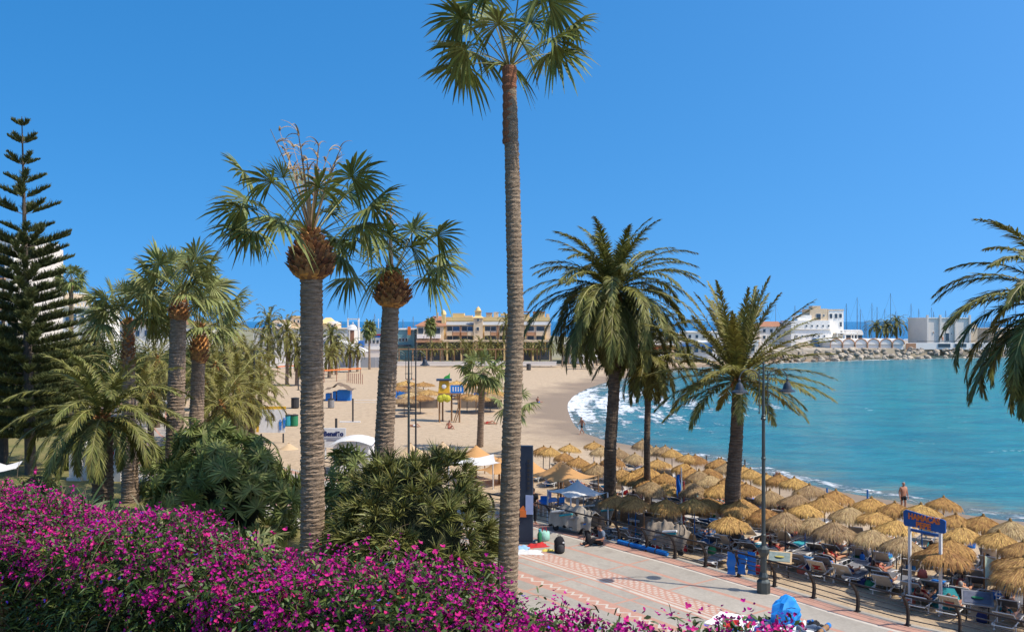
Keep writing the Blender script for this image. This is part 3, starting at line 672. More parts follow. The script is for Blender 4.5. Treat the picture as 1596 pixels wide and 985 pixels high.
def fan_thicket(label, px, d, rx, ry, rz, seed, n, r, lm=None, zc=.25, core=True):
    global NR
    NR = np.random.default_rng(seed); b = base_at(px, d); root = thing('fan_palm_thicket', label, 'shrub', b)
    m = MB(); m.ell((0,0,rz*.28), (rx*.45,ry*.4,rz*.34), 20); m.v[0] += NR.normal(0,.08,m.v[0].shape); m.build('stems', m_dark, root)  # added core, coloured near black as the shade between the fans
    m = MB(); v = dome_points(n, (rx,ry,rz*.8), seed, -.55); v[:,2] += rz*.15
    v *= (1+.13*np.sin(v[:,0]*1.3+seed)*np.cos(v[:,2]*1.9))[:,None]*NR.uniform(.82,1.02,(len(v),1))
    for q in v:
        az = math.atan2(q[1], q[0])+NR.normal(0,.5); hor = math.hypot(q[0],q[1])
        el = math.atan2(max(q[2],0)+.5, hor)+NR.normal(0,.3)
        dd = np.array([math.cos(az)*math.cos(el), math.sin(az)*math.cos(el), math.sin(el)])
        fan_leaf(m, q-dd*.35, az, el, .45, .2, r*NR.uniform(.75,1.15), 20, spread=2.2, fold=.25, tipdroop=.12, split=.38, facing=NR.uniform(.45,.85))
    m.build('foliage', [lm or m_fan, m_stalk], root)
    return root
fan_thicket('broad thicket of dwarf fan palms behind the magenta hedge, left of the stoutest palm', 352, 41, 3.4, 2.8, 5.4, 7, 560, .72, lm=m_fan)
fan_thicket('low clump of fan leaves at the foot of the dwarf fan palm thicket', 412, 30, 1.2, 1.0, 2.9, 12, 42, .75, lm=m_fan_light)
fan_thicket('small clump of dark fan leaves between the two stub balled palms', 533, 38, .95, .9, 4.6, 14, 34, .85)
fan_thicket('fan palm clump filling the gap under the left palms', 268, 50, 1.7, 1.6, 3.4, 19, 70, .7)
# spiky plants behind the hedge, left
m_agave = mat('strap_leaf', (.10,.13,.05), (.26,.20,.10), scale=2, rough=.5, island=.5, transl=.1)
m_agdark = mat('strap_leaf_dark', (.035,.075,.02), (.07,.10,.035), scale=2, rough=.5, island=.4, transl=.1)
NR = np.random.default_rng(77)
i = 0
for px, d, zt, L in [(18,30,5.6,1.0),(52,33,5.2,1.1),(88,30,5.9,1.0),(118,27,6.4,.9),(150,24,6.6,.9),(182,28,6.1,.9),(228,25,6.5,.8),(262,23,6.7,.8),(290,21,7.0,.7),(65,22,7.0,.7),(205,20,7.2,.6)]:
    top = P(px, 500, d); b = Vector((top.x, top.y, gz)); rt = thing('strap_leaf_plant', ('pale' if i%2==0 else 'dark')+' strap leaved plant rising just behind the left part of the magenta hedge', 'plant', b, group=('pale' if i%2==0 else 'dark')+' strap leaved plants behind the hedge')
    m = MB(); m.tube([(0,0,-.1),(.1,.05,(zt-gz)*.5),(0,0,zt-gz-.8)], [.16,.12,.1], 8); m.build('stem', m_pinebark, rt)
    m = MB(); cs = np.array([[NR.normal(0,.35),NR.normal(0,.35),zt-gz-.75+NR.uniform(-.3,.2)] for _ in range(4)]); rosettes(m, cs, np.tile([0,0,1.],(4,1))+NR.normal(0,.3,(4,3)), 34, L*1.25, .07, 1.35, .5); m.build('foliage', m_agave if i%2==0 else m_agdark, rt)
    i += 1

# bougainvillea hedge --------------------------------------------------------
m_bleaf = mat('hedge_leaf', (.025,.055,.010), (.09,.13,.022), scale=3, rough=.5, spec=.4, island=.55, transl=.15)
m_blime = mat('hedge_leaf_lime', (.11,.17,.025), (.20,.22,.04), scale=3, rough=.5, island=.4, transl=.25)
m_bract = mat('magenta_bract', (.52,.010,.25), (.32,.006,.17), scale=5, rough=.6, spec=.2, island=.40, transl=.22)
m_bract2 = mat('rose_bract', (.62,.03,.20), (.45,.01,.18), scale=5, rough=.6, spec=.2, island=.3, transl=.22)
m_red = mat('orange_red_flower', (.60,.09,.02), (.45,.03,.03), scale=5, rough=.6, island=.3, transl=.2)
m_blue = mat('violet_blue_flower', (.07,.05,.50), (.16,.04,.42), scale=5, rough=.6, island=.3, transl=.2)
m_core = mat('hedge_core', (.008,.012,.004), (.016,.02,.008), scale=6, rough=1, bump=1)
m_twig = mat('twig', (.16,.11,.06), (.09,.06,.035), scale=6, rough=.9)
HA = np.array([-8.6,12.1]); HB = np.array([1.55,5.33]); HL = np.linalg.norm(HB-HA); HE = (HB-HA)/HL; HN = np.array([HE[1], -HE[0]])
if HN[1] > 0: HN = -HN
NR = np.random.default_rng(101)
HZ0, HZ1 = 7.75, 9.34
def hedge_pts(n, depth=(0,.18)):
    s = NR.uniform(0, HL, n); th = NR.uniform(-.05, 1.0, n)**1.0*PI*.98    # 0 = front foot ... pi = back foot
    w = .62; H = HZ1-HZ0
    # squarish section
    cx_ = np.cos(th); sz_ = np.sin(th); k = (np.abs(cx_)**3.2+np.abs(sz_)**3.2)**(-1/3.2)
    lump = .10*np.sin(s*2.1+1)+.07*np.sin(s*4.7+th*2)+.06*np.sin(s*8.3+th*5)+.05*np.sin(s*15+th*9)
    dep = NR.uniform(depth[0], depth[1], n)
    hw = w*(cx_*k)*(1+lump*.5) ; hz = (sz_*k)*(H*.5)*1.0
    zz = HZ0 + H*np.clip(sz_*k,0,1.1)*1.0*(1) ; zz = HZ0 + (H+lump)*np.clip(sz_*k,0,1)
    # front face spread evenly over its height
    f = NR.uniform(0,1,n) < .62; side = np.where(NR.uniform(0,1,n) < .86, 1, -1)
    zf = NR.uniform(0,1,n)**.9
    hw = np.where(f, side*(w+lump*.6)*(1-.12*zf**4), NR.uniform(-1,1,n)*w*.95)
    top = H+lump*1.1 - .12*np.abs(hw/w)**4
    zz = np.where(f, HZ0+zf*(H-.03), HZ0+top)
    out = np.stack([np.where(f, side, .15*hw/w), np.where(f, .25, 1.0)], 1)
    hw = hw - out[:,0]*dep; zz = zz - out[:,1]*dep
    xy = HA + HE*s[:,None] + HN*hw[:,None]
    n3 = np.concatenate([HN*out[:,:1], out[:,1:2]], 1)
    return np.c_[xy, zz], nrm(n3), s, (zz-HZ0)/H, f
def leaves(m, p, nrmv, L, W, jit=.8, prof=(.5,1,.15), droop=.25, mi=0):
    D = nrm(nrmv*.7+NR.normal(0,jit,p.shape)+UP*.15); wd = nrm(np.cross(D, NR.normal(0,1,p.shape))); strips(m, p, D, wd, L, W, droop, list(prof), mi=mi)
hedge = thing('bougainvillea_hedge', 'long magenta flowering hedge with dark green sides across the foreground', 'hedge', (0,0,0))
m = MB(); sN, tN = 120, 14
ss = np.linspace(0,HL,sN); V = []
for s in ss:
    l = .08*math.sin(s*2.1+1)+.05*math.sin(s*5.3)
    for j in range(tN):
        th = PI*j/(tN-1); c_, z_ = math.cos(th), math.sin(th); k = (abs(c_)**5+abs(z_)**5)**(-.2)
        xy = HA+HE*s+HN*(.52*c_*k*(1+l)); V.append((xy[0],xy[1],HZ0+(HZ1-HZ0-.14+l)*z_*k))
m.add(V, [(i*tN+j,i*tN+j+1,(i+1)*tN+j+1,(i+1)*tN+j) for i in range(sN-1) for j in range(tN-1)]+[tuple(range(tN)), tuple((sN-1)*tN+j for j in range(tN-1,-1,-1))]); m.build('stems', m_core, hedge)  # solid dark core inside the leaves, added to block light through the hedge
m = MB(); n = 60000; p, nn, s, h, f = hedge_pts(n, (-.05,.14)); leaves(m, p, nn, NR.uniform(.035,.075,n), NR.uniform(.016,.032,n)); 
n = 9000; p, nn, s, h, f = hedge_pts(n, (-.10,.02)); leaves(m, p, nn+UP*.5, NR.uniform(.07,.15,n), NR.uniform(.009,.016,n), .7, (.7,1,.1), .5)
m.build('foliage', m_bleaf, hedge)
m = MB(); n = 9000; p, nn, s, h, f = hedge_pts(n, (-.10,.05)); k = (np.sin(s*3.1)*np.sin(s*1.3+h*4)+NR.normal(0,.5,n)) > .25; p, nn = p[k], nn[k]; leaves(m, p, nn+UP*.4, NR.uniform(.03,.085,len(p)), NR.uniform(.010,.022,len(p)), .7); m.build('young_leaves', m_blime, hedge)
# flower sprays: clusters, each a knot of three-bract blossoms
def bracts(m, centres, axes, size, mi):
    n = len(centres); ax = nrm(axes)
    q = nrm(np.cross(ax, NR.normal(0,1,(n,3)))); q2 = np.cross(ax, q)
    for k in range(3):
        a = k*2*PI/3; dirv = nrm(ax*.55+q*math.cos(a)+q2*math.sin(a)); wd = nrm(np.cross(dirv, ax))
        strips(m, centres, dirv, wd, size*NR.uniform(.8,1.2,n), size*NR.uniform(.75,1.0,n), .05, [.35,1,.75,.1], [0,.4,.7,1], mi=mi)
def cluster_cloud(N, accept, spread, per, off=(-.13,.0)):
    p, nn, s, h, f = hedge_pts(N, off); a = accept(p, s, h, f); k = NR.uniform(0,1,N) < a; p, nn = p[k], nn[k]
    pp = np.repeat(p, per, 0)+NR.normal(0,spread,(len(p)*per,3)); return pp, np.repeat(nn,per,0)+NR.normal(0,.6,(len(p)*per,3))
def dens(p, s, h, f):
    u = s/HL
    lo = .78-.07*np.sin(s*1.7)-.07*np.sin(s*3.9+1)-.30*np.clip((u-.48)/.4,0,1)
    a = np.clip((h-lo)/.10,0,1); cl = .5+.5*np.sin(s*6.1+h*9)*np.sin(s*3.3-h*13+2)
    pat = (np.sin(s*13+h*11)+np.sin(s*23+h*17)*.8+np.sin(s*37-h*29+p[:,1]*11)+np.sin(s*61+h*50)*.6) > -.15
    return np.clip(a*(.35+.75*cl)*pat,0,1)*np.where(f, 1.0, .9)
m = MB(); c, a = cluster_cloud(8800, dens, .034, 8); bracts(m, c, a, .0205, 0)
def low(p, s, h, f): return ((np.sin(s*9.7+h*31)+np.sin(s*17-h*23+2)+np.sin(h*40+s*5)) > 1.75)*.5*(h > .25)*(s > 5.2)
c, a = cluster_cloud(3500, low, .028, 6); bracts(m, c, a, .026, 0)
c, a = cluster_cloud(1500, dens, .04, 4); bracts(m, c, a, .028, 1)
# upright flowering shoots standing above the top
NR = np.random.default_rng(102)
tw = MB()
for q in range(190):
    s = NR.uniform(0,HL); hw = NR.uniform(-.6,.55); b0 = np.array([*(HA+HE*s+HN*hw), HZ1-.08]); L = NR.uniform(.08,.22)*NR.uniform(.6,1.1)
    pts, tans = arc_pts(b0, NR.uniform(0,6.28), NR.uniform(.7,1.5), L, NR.uniform(-.2,.8), 7); ribbon(tw, pts, tans, .008, .004)
    k = 22; i0 = NR.integers(1,7,k); bracts(m, pts[i0]+NR.normal(0,.02,(k,3)), tans[i0]+NR.normal(0,.7,(k,3)), .026, 0 if q%4 else 1)
m.build('blossoms', [m_bract, m_bract2], hedge)
m = MB(); n = 1500; p, nn, s, h, f = hedge_pts(n, (-.12,0)); k = NR.uniform(0,1,n) < .28+.5*(h>.5); p, nn = p[k], nn[k]; bracts(m, p, nn, .014, 0)
n = 260; p, nn, s, h, f = hedge_pts(n, (-.14,-.04)); k = h > .55; bracts(m, p[k], nn[k], .022, 1); m.build('small_flowers', [m_red, m_blue], hedge)
for q in range(420):
    p, nn, s, h, f = hedge_pts(1, (-.03,.08)); L = NR.uniform(.2,.6); az = math.atan2(nn[0,1],nn[0,0])+NR.normal(0,1.1)
    pts, tans = arc_pts(p[0], az, NR.uniform(-.3,1.2), L, NR.uniform(.4,2.2), 8); pts += nn[0]*.02; ribbon(tw, pts, tans, .007, .003)
tag(tw.build('twigs', m_twig, hedge), kind='stuff')
# terrace in front of the hedge with its retaining wall
m_terr = mat('terrace_paving', (.22,.115,.07), (.14,.08,.05), scale=1.5, rough=.9, bump=.4, fine=.2)
ta = HA-HE*6-HN*1.0; tb = HB+HE*2.2-HN*1.0
m = MB(); V = [tuple(ta), tuple(tb), (5.2,1.2), (5.2,-9), (-20,-9)]; m.prism([V[0],V[4],V[3],V[2],V[1]], HZ0-.12, HZ0)
tag(m.build('terrace', m_terr), kind='structure')
m = MB(); q0, q1 = Vector((*ta,0)), Vector((*tb,0)); L = (q1-q0).length; ang = math.atan2(q1.y-q0.y, q1.x-q0.x)
m.box(((q0+q1)/2+Vector((0,0,(HZ0-.12+PZ)/2))), (L,.3,HZ0-.12-PZ), ang); tag(m.build('retaining_wall', concrete), 'rough concrete wall holding the terrace up behind the magenta hedge', 'wall')
# ------------------------------------------------------------------ people
dg_ = lambda: bpy.context.evaluated_depsgraph_get()
def skin(verts, edges, radii, sub=1, root=0):
    me = bpy.data.meshes.new('tmp'); me.from_pydata([tuple(v) for v in verts], edges, []); o = bpy.data.objects.new('tmp', me); C.objects.link(o)
    md = o.modifiers.new('s', 'SKIN')
    if not me.skin_vertices: me.skin_vertices.new()
    for i, r in enumerate(radii):
        sv_ = me.skin_vertices[0].data[i]; sv_.radius = (r, r) if not hasattr(r,'__len__') else r; sv_.use_root = (i == root)
    md.use_smooth_shade = True
    s2 = o.modifiers.new('u', 'SUBSURF'); s2.levels = sub; s2.render_levels = sub
    e = bpy.data.meshes.new_from_object(o.evaluated_get(dg_())); bpy.data.objects.remove(o)
    V = np.zeros(len(e.vertices)*3); e.vertices.foreach_get('co', V); Fc = [tuple(p.vertices) for p in e.polygons]
    bpy.data.meshes.remove(e); return V.reshape(-1,3), Fc
m_skin = mat('skin_tan', (.46,.22,.13), (.36,.16,.09), scale=6, rough=.55, objv=.2)
m_hair = mat('hair_dark', (.035,.022,.015), (.07,.045,.03), scale=20, rough=.7)
m_hairg = mat('hair_grey', (.35,.33,.31), (.22,.2,.19), scale=20, rough=.8)
def cloth(name, c): return mat(name, c, tuple(q*.75 for q in c), scale=7, rough=.85, objv=.12)
m_black = cloth('cloth_black', (.015,.015,.018)); m_navy = cloth('cloth_navy', (.02,.035,.12)); m_redc = cloth('cloth_red', (.5,.03,.03)); m_bluec = cloth('cloth_blue', (.02,.20,.62))
m_white = cloth('cloth_white', (.72,.72,.70)); m_green = cloth('cloth_green', (.03,.22,.10)); m_pinkc = cloth('cloth_coral', (.62,.16,.12)); m_tealc = cloth('cloth_teal', (.04,.34,.40)); m_greyb = cloth('cloth_slate', (.16,.20,.26))
POSE = {
 'stand': dict(pel=(0,0,.94), sp=(0,0,1.14), ch=(0,.01,1.34), nk=(0,.01,1.50), hd=(0,-.02,1.63), shL=(.19,0,1.42), elL=(.27,.02,1.14), wrL=(.27,-.05,.90), hnL=(.27,-.08,.80), shR=(-.19,0,1.42), elR=(-.27,.03,1.14), wrR=(-.26,-.04,.90), hnR=(-.26,-.07,.80),
   hpL=(.10,0,.90), knL=(.12,-.02,.50), anL=(.12,.03,.09), toL=(.14,-.14,.035), hpR=(-.10,0,.90), knR=(-.12,-.01,.50), anR=(-.12,.03,.09), toR=(-.15,-.13,.035)),
 'walk': dict(pel=(0,0,.93), sp=(0,-.01,1.13), ch=(0,-.03,1.33), nk=(0,-.04,1.49), hd=(0,-.07,1.62), shL=(.19,-.02,1.41), elL=(.25,.14,1.16), wrL=(.25,.16,.92), hnL=(.25,.14,.83), shR=(-.19,-.04,1.41), elR=(-.25,-.12,1.15), wrR=(-.23,-.30,.98), hnR=(-.22,-.36,.91),
   hpL=(.10,0,.89), knL=(.11,-.20,.52), anL=(.11,-.28,.10), toL=(.12,-.46,.06), hpR=(-.10,0,.89), knR=(-.11,.06,.49), anR=(-.11,.34,.15), toR=(-.12,.26,.03)),
 'sit': dict(pel=(0,0,.10), sp=(0,.06,.29), ch=(0,.08,.49), nk=(0,.02,.64), hd=(0,-.06,.76), shL=(.19,.05,.57), elL=(.28,.0,.32), wrL=(.22,-.24,.30), hnL=(.20,-.32,.31), shR=(-.19,.05,.57), elR=(-.28,.12,.30), wrR=(-.30,.20,.08), hnR=(-.32,.20,.03),
   hpL=(.10,-.03,.11), knL=(.16,-.44,.36), anL=(.13,-.66,.08), toL=(.14,-.84,.05), hpR=(-.10,-.03,.11), knR=(-.13,-.48,.16), anR=(-.12,-.88,.08), toR=(-.13,-.94,.16)),
 # lying on a lounger: seat height .36, back raised, feet towards -y
 'recline': dict(pel=(0,.05,.46), sp=(0,.24,.52), ch=(0,.42,.64), nk=(0,.55,.76), hd=(0,.62,.86), shL=(.19,.47,.68), elL=(.30,.25,.50), wrL=(.22,.02,.50), hnL=(.16,-.05,.52), shR=(-.19,.47,.68), elR=(-.31,.30,.50), wrR=(-.28,.05,.45), hnR=(-.27,-.04,.44),
   hpL=(.10,.0,.45), knL=(.13,-.40,.62), anL=(.12,-.66,.44), toL=(.13,-.82,.50), hpR=(-.10,.0,.45), knR=(-.12,-.42,.47), anR=(-.13,-.84,.44), toR=(-.15,-.90,.55)),
 'lie': dict(pel=(0,.02,.11), sp=(0,.22,.11), ch=(0,.42,.13), nk=(0,.57,.15), hd=(0,.70,.16), shL=(.19,.48,.12), elL=(.40,.60,.08), wrL=(.28,.78,.07), hnL=(.20,.84,.07), shR=(-.19,.48,.12), elR=(-.33,.26,.08), wrR=(-.30,.02,.06), hnR=(-.30,-.07,.05),
   hpL=(.10,-.02,.11), knL=(.14,-.42,.30), anL=(.14,-.70,.08), toL=(.15,-.88,.06), hpR=(-.10,-.02,.11), knR=(-.13,-.44,.10), anR=(-.14,-.86,.08), toR=(-.16,-.92,.17)),
}
JR = dict(pel=(.155,.115), sp=(.13,.10), ch=(.165,.115), nk=.055, hd=.0, shL=.068, elL=.045, wrL=.030, hnL=.034, shR=.068, elR=.045, wrR=.030, hnR=.034, hpL=.092, knL=.060, anL=.040, toL=.034, hpR=.092, knR=.060, anR=.040, toR=.034)
def body_parts(pose, belly=1.0):
    J = {k: Vector(v) for k, v in POSE[pose].items()}
    m = MB()
    order = ['pel','sp','ch','nk','shL','elL','wrL','hnL','shR','elR','wrR','hnR','hpL','knL','anL','toL','hpR','knR','anR','toR']
    hd0 = J['nk'].lerp(J['hd'], .45)
    V = [J[k] for k in order]+[hd0]; idx = {k:i for i,k in enumerate(order)}
    E = [('pel','sp'),('sp','ch'),('ch','nk'),('ch','shL'),('shL','elL'),('elL','wrL'),('wrL','hnL'),('ch','shR'),('shR','elR'),('elR','wrR'),('wrR','hnR'),('pel','hpL'),('hpL','knL'),('knL','anL'),('anL','toL'),('pel','hpR'),('hpR','knR'),('knR','anR'),('anR','toR')]
    E = [(idx[a],idx[b]) for a,b in E]+[(idx['nk'],20)]
    rad = [JR[k] for k in order]+[.055]
    rad[1] = (.13*belly,.105*belly)
    sv_, sf = skin(V, E, rad, 1); m.add(sv_, sf)
    # head: skull, jaw, nose, ears
    up = (J['hd']-J['nk']).normalized(); fw = Vector((0,-1,0)) if pose in ('stand','walk','sit') else (Vector((0,-.6,.8)) if pose == 'recline' else Vector((0,0,1)))
    fw = (fw-up*fw.dot(up)).normalized(); sd = up.cross(fw)
    H = Matrix((( sd.x,-fw.x, up.x, J['hd'].x),(sd.y,-fw.y,up.y,J['hd'].y),(sd.z,-fw.z,up.z,J['hd'].z),(0,0,0,1)))
    m.ell((0,0,.015), (.078,.096,.105), 14, T=H); m.ell((0,-.025,-.055), (.055,.068,.06), 12, T=H)
    m.ell((0,-.098,-.005), (.013,.02,.022), 8, T=H)
    for s in (-1,1): m.ell((s*.079,.005,0), (.012,.02,.03), 8, T=H); m.ell((s*.03,-.088,.018), (.011,.008,.008), 8, 1, T=H)
    m.ell((0,-.088,-.045), (.024,.008,.006), 8, 1, T=H)
    # fingers
    for S in 'LR':
        w, h = J['wr'+S], J['hn'+S]; d = (h-w).normalized(); side = d.cross(Vector((0,0,1)) if abs(d.z) < .8 else Vector((0,1,0))).normalized(); bend = d.cross(side)
        for k in range(4):
            b = h+side*(k-1.5)*.017+d*.015; L = (.06,.07,.066,.05)[k]
            m.tube([b-d*.03, b+d*L*.5+bend*.004, b+d*L*.85+bend*.018], [.010,.009,.006], 6)
        s2 = 1 if S == 'L' else -1
        b = w.lerp(h,.4); m.tube([b, b+side*.03*s2+d*.02, b+side*.04*s2+d*.055], [.012,.010,.007], 6)
    return m, J, H
def wear(J, kind):
    if kind == 'shorts': ks = ['pel','hpL','hpR','sp']; ext = [('hpL','knL',.62),('hpR','knR',.62)]; inf = .028
    elif kind == 'briefs': ks = ['pel','hpL','hpR']; ext = [('hpL','knL',.16),('hpR','knR',.16)]; inf = .016
    elif kind == 'trousers': ks = ['pel','hpL','hpR','sp','knL','knR']; ext = [('knL','anL',.92),('knR','anR',.92)]; inf = .024
    elif kind == 'shirt': ks = ['ch','sp','pel','shL','shR']; ext = [('shL','elL',.75),('shR','elR',.75),('ch','nk',.6)]; inf = .022
    elif kind == 'top': ks = ['ch']; ext = [('ch','sp',.5),('ch','nk',.35)]; inf = .016
    par = dict(hpL='pel',hpR='pel',sp='pel',knL='hpL',knR='hpR',shL='ch',shR='ch',elL='shL',elR='shR')
    V = []; rad = []; ix = {}; E = []
    for k in ks:
        ix[k] = len(V); q = J[k] if k != 'sp' or kind in ('shirt',) else J['pel'].lerp(J['sp'], .45)
        V.append(q); r = JR[k]; r = (r,r) if not hasattr(r,'__len__') else r; rad.append((r[0]+inf, r[1]+inf))
    for k in ks:
        if kind == 'shirt' and k == 'sp': E.append((ix['ch'],ix['sp'])); continue
        if kind == 'shirt' and k == 'pel': E.append((ix['sp'],ix['pel'])); continue
        if k in par and par[k] in ix: E.append((ix[par[k]], ix[k]))
    for a, b, f in ext:
        ra = JR[a] if not hasattr(JR[a],'__len__') else JR[a][0]; rb = JR[b] if not hasattr(JR[b],'__len__') else JR[b][0]
        V.append(J[a].lerp(J[b], f)); rr = ra+(rb-ra)*f+inf; rad.append((rr,rr)); E.append((ix[a], len(V)-1))
    mm = MB(); v, f = skin(V, E, rad, 1); mm.add(v, f); return mm
def person(label, pose, wears, hair=None, loc=(0,0,0), rz=0, group=None, belly=1.0, bald=False, s=1.0, extra=None):
    root = thing('person', label, 'person', loc, rz, group); root.scale = (s,)*3
    m, J, H = body_parts(pose, belly); m.build('body', [m_skin, m_hair], root, smooth=True)
    for kind, mt in wears: wear(J, kind).build({'top':'bikini_top','briefs':'swim_briefs'}.get(kind, kind), mt, root, smooth=True)
    mh = MB(); n = 14; prof = []
    for i in range(7): a = PI*.5*i/6; prof.append((math.cos(a), math.sin(a)))
    mh.add([(.086*p*math.cos(2*PI*j/n), .010+.100*p*math.sin(2*PI*j/n)+.02*(1-z), .022+.104*z - (.05 if math.sin(2*PI*j/n) > .2 and z < .2 else 0)) for p,z in prof for j in range(n)],
           [(i*n+j,i*n+(j+1)%n,(i+1)*n+(j+1)%n,(i+1)*n+j) for i in range(6) for j in range(n)], 0, H)
    mh.build('hair', hair or m_hair, root, smooth=True)
    return root

# ------------------------------------------------------------------ straw parasols
m_straw = mat('straw', (.57,.335,.115), (.41,.235,.075), scale=7, rough=.85, island=.38, objv=.22, bump=.4)
m_strawl = mat('straw_base', (.36,.21,.07), (.24,.14,.045), scale=9, rough=.95, bump=1, objv=.08)
m_pole = mat('pole_grey', (.11,.10,.095), (.07,.065,.06), scale=5, rough=.7)
m_poleb = mat('pole_blue', (.02,.16,.42), (.015,.11,.33), scale=5, rough=.6)
m_wood = mat('wood', (.34,.19,.09), (.22,.12,.055), scale=3, stretch=(1,1,.2), rough=.8, bump=.4)
m_straw2 = mat('straw_grey', (.47,.32,.16), (.32,.215,.11), scale=7, rough=.9, island=.4, objv=.2)
m_straw3 = mat('straw_old', (.50,.27,.09), (.33,.18,.06), scale=7, rough=.9, island=.4, objv=.2)
def parasol(seed, polem, droopy=0., flat=0.):
    global NR
    NR = np.random.default_rng(seed)
    root = thing('straw_parasol', 'x', 'parasol'); Rr = 1.05; H = 2.35; eh = H-.42+flat*.15
    m = MB(); m.tube([(0,0,-.3),(0,0,H-.05)], .035, 8); m.build('pole', polem, root)
    n = 36; ph = NR.uniform(0,6.28)
    def jit(i, j): return 1+(.05*math.sin(j*.9+ph)+.03*math.sin(j*2.3)) * (i > 0)
    def zc(r): return eh + (H-.02-eh)*(1-(r/Rr)**1.12)
    m = MB(); rs = np.linspace(Rr*.97, .04, 12)
    m.lathe([(r, zc(r)-.015) for r in rs], n, jit=jit); m.lathe([(.05, zc(.05)-.10),(Rr*.93, eh-.07)][::-1], n); m.build('canopy_base', m_strawl, root)
    m = MB(); N = 1700
    r0 = Rr*NR.uniform(0.0,1,N)**.62*.97; a = NR.uniform(0,2*PI,N); rad = np.c_[np.cos(a), np.sin(a), np.zeros(N)]; tan = np.c_[-np.sin(a), np.cos(a), np.zeros(N)]
    B = rad*r0[:,None]; B[:,2] = zc(r0)+NR.uniform(.005,.03,N)
    sl = (H-eh)/Rr*1.12*(r0/Rr+.05)**.12; D = nrm(rad - UP*sl[:,None] + tan*NR.normal(0,.12,N)[:,None])
    L = NR.uniform(.16,.32,N); over = np.clip((r0+L*.85-Rr*1.0), 0, 1)
    strips(m, B, D, nrm(tan+NR.normal(0,.25,(N,3))), L, .022, .10+over*(1.6+droopy*3), [1,1,.3])
    # ragged hanging fringe
    N = 520; a = NR.uniform(0,2*PI,N); rad = np.c_[np.cos(a), np.sin(a), np.zeros(N)]; tan = np.c_[-np.sin(a), np.cos(a), np.zeros(N)]
    B = rad*(Rr*NR.uniform(.93,1.0,N))[:,None]; B[:,2] = eh+.005+.02*NR.uniform(-1,1,N)
    strips(m, B, nrm(rad*.75-UP*NR.uniform(.6,1.6+droopy,N)[:,None]+tan*NR.normal(0,.2,N)[:,None]), tan, NR.uniform(.10,.22,N)*(1+droopy), .026, .2, [1,.9,.2])
    m.build('thatch', {202: m_straw3, 205: m_straw2}.get(seed, m_straw), root)
    m = MB()
    m.lathe([(.10,H-.06),(.085,H+.02),(.055,H+.07),(.02,H+.10),(0,H+.11)], 10); m.build('cap', m_strawl, root)
    m = MB()
    for k in range(8): b = 2*PI*k/8; m.tube([(0,0,H-.12),(Rr*.9*math.cos(b), Rr*.9*math.sin(b), eh-.05)], .014, 5)
    m.build('ribs', m_wood, root)
    return root
par = [Proto(parasol(201, m_pole)), Proto(parasol(202, m_pole, .5)), Proto(parasol(203, m_poleb, .15, .4)), Proto(parasol(204, m_wood, .9)), Proto(parasol(205, m_pole, .25, -.3))]
def zA(q): return (1120+.2982*q[0], 700+.2982*q[1])
def zB(q): return (840+.2506*q[0], 600+.2506*q[1])
A = [(170,95),(320,128),(400,150),(480,165),(610,215),(790,240),(925,265),(1170,240),(1365,345),(1540,378),(1065,290),(1235,335),(400,225),(560,255),(680,300),(810,320),(250,290),(350,330),(500,345),(615,380),(800,400),(950,455),(930,350),(1160,510),(1275,400),(1450,430),(1590,475),(1600,600),(105,262),(55,60),(0,55),(10,180),(250,115),(60,330),(-40,100)]
Bq = [(25,362),(60,380),(150,405),(235,432),(340,342),(385,365),(500,388),(600,405),(640,340),(735,365),(775,372),(830,390),(920,415),(985,418),(1120,460),(1170,482),(1260,500),(340,465),(375,482),(520,515),(590,545),(640,560),(780,590),(740,455),(890,490),(940,502),(1000,530),(1070,545),(560,665),(600,690),(1290,590),(1240,720),(1060,690),(660,500),(970,705),(700,590),(480,672)]
spots = []
for q in A: spots.append(zA(q))
for q in Bq: spots.append(zB(q))
sp0 = list(spots)
for i in range(len(sp0)):
    for j in range(i+1, len(sp0)):
        a_, b_ = sp0[i], sp0[j]; dd_ = math.hypot(a_[0]-b_[0], (a_[1]-b_[1])*2.2)
        if 62 < dd_ < 95 and a_[1] < 860:
            q = ((a_[0]+b_[0])/2, (a_[1]+b_[1])/2)
            if min(math.hypot(q[0]-t[0], (q[1]-t[1])*2.2) for t in spots) > (38 if q[1] > 740 else 30): spots.append(q)
PARS = []
rows = []
for (px, py) in spots:
    g = GS(px, py, 2.40); sd_, _ = shore(np.array([g.x]), np.array([g.y])); sd_ = float(sd_[0])
    rd,_ = segdist(RAIL, np.array([g.x]), np.array([g.y])); rd = float(rd[0])
    if rd < 2.6 : 
        k = offset(RAIL, 0)
    PARS.append((g, sd_, rd, px, py))
special = {zA((1170,240)): ('straw parasol nearest the sea, its cap higher than its neighbours, right of the wading man',),
           zA((1160,510)): ('shaggy straw parasol directly behind the two white sign posts',),
           zA((1600,600)): ('very shaggy drooping straw parasol at the right edge above the pale green cloth',),
           zA((790,240)): ('straw parasol with its pole standing by the blue stake left of the wading man',),
           zA((925,265)): ('straw parasol just below the wading man',),
           zA((950,455)): ('shaggy straw parasol just left of the white sign posts',),
           zA((1540,378)): ('straw parasol at the right edge close to the wet sand',),
           zA((250,290)): ('straw parasol just right of the upright green feather palm trunk',),
           zB((1060,690)): ('straw parasol right of the blue and white flag mast',)}
R.seed(3)
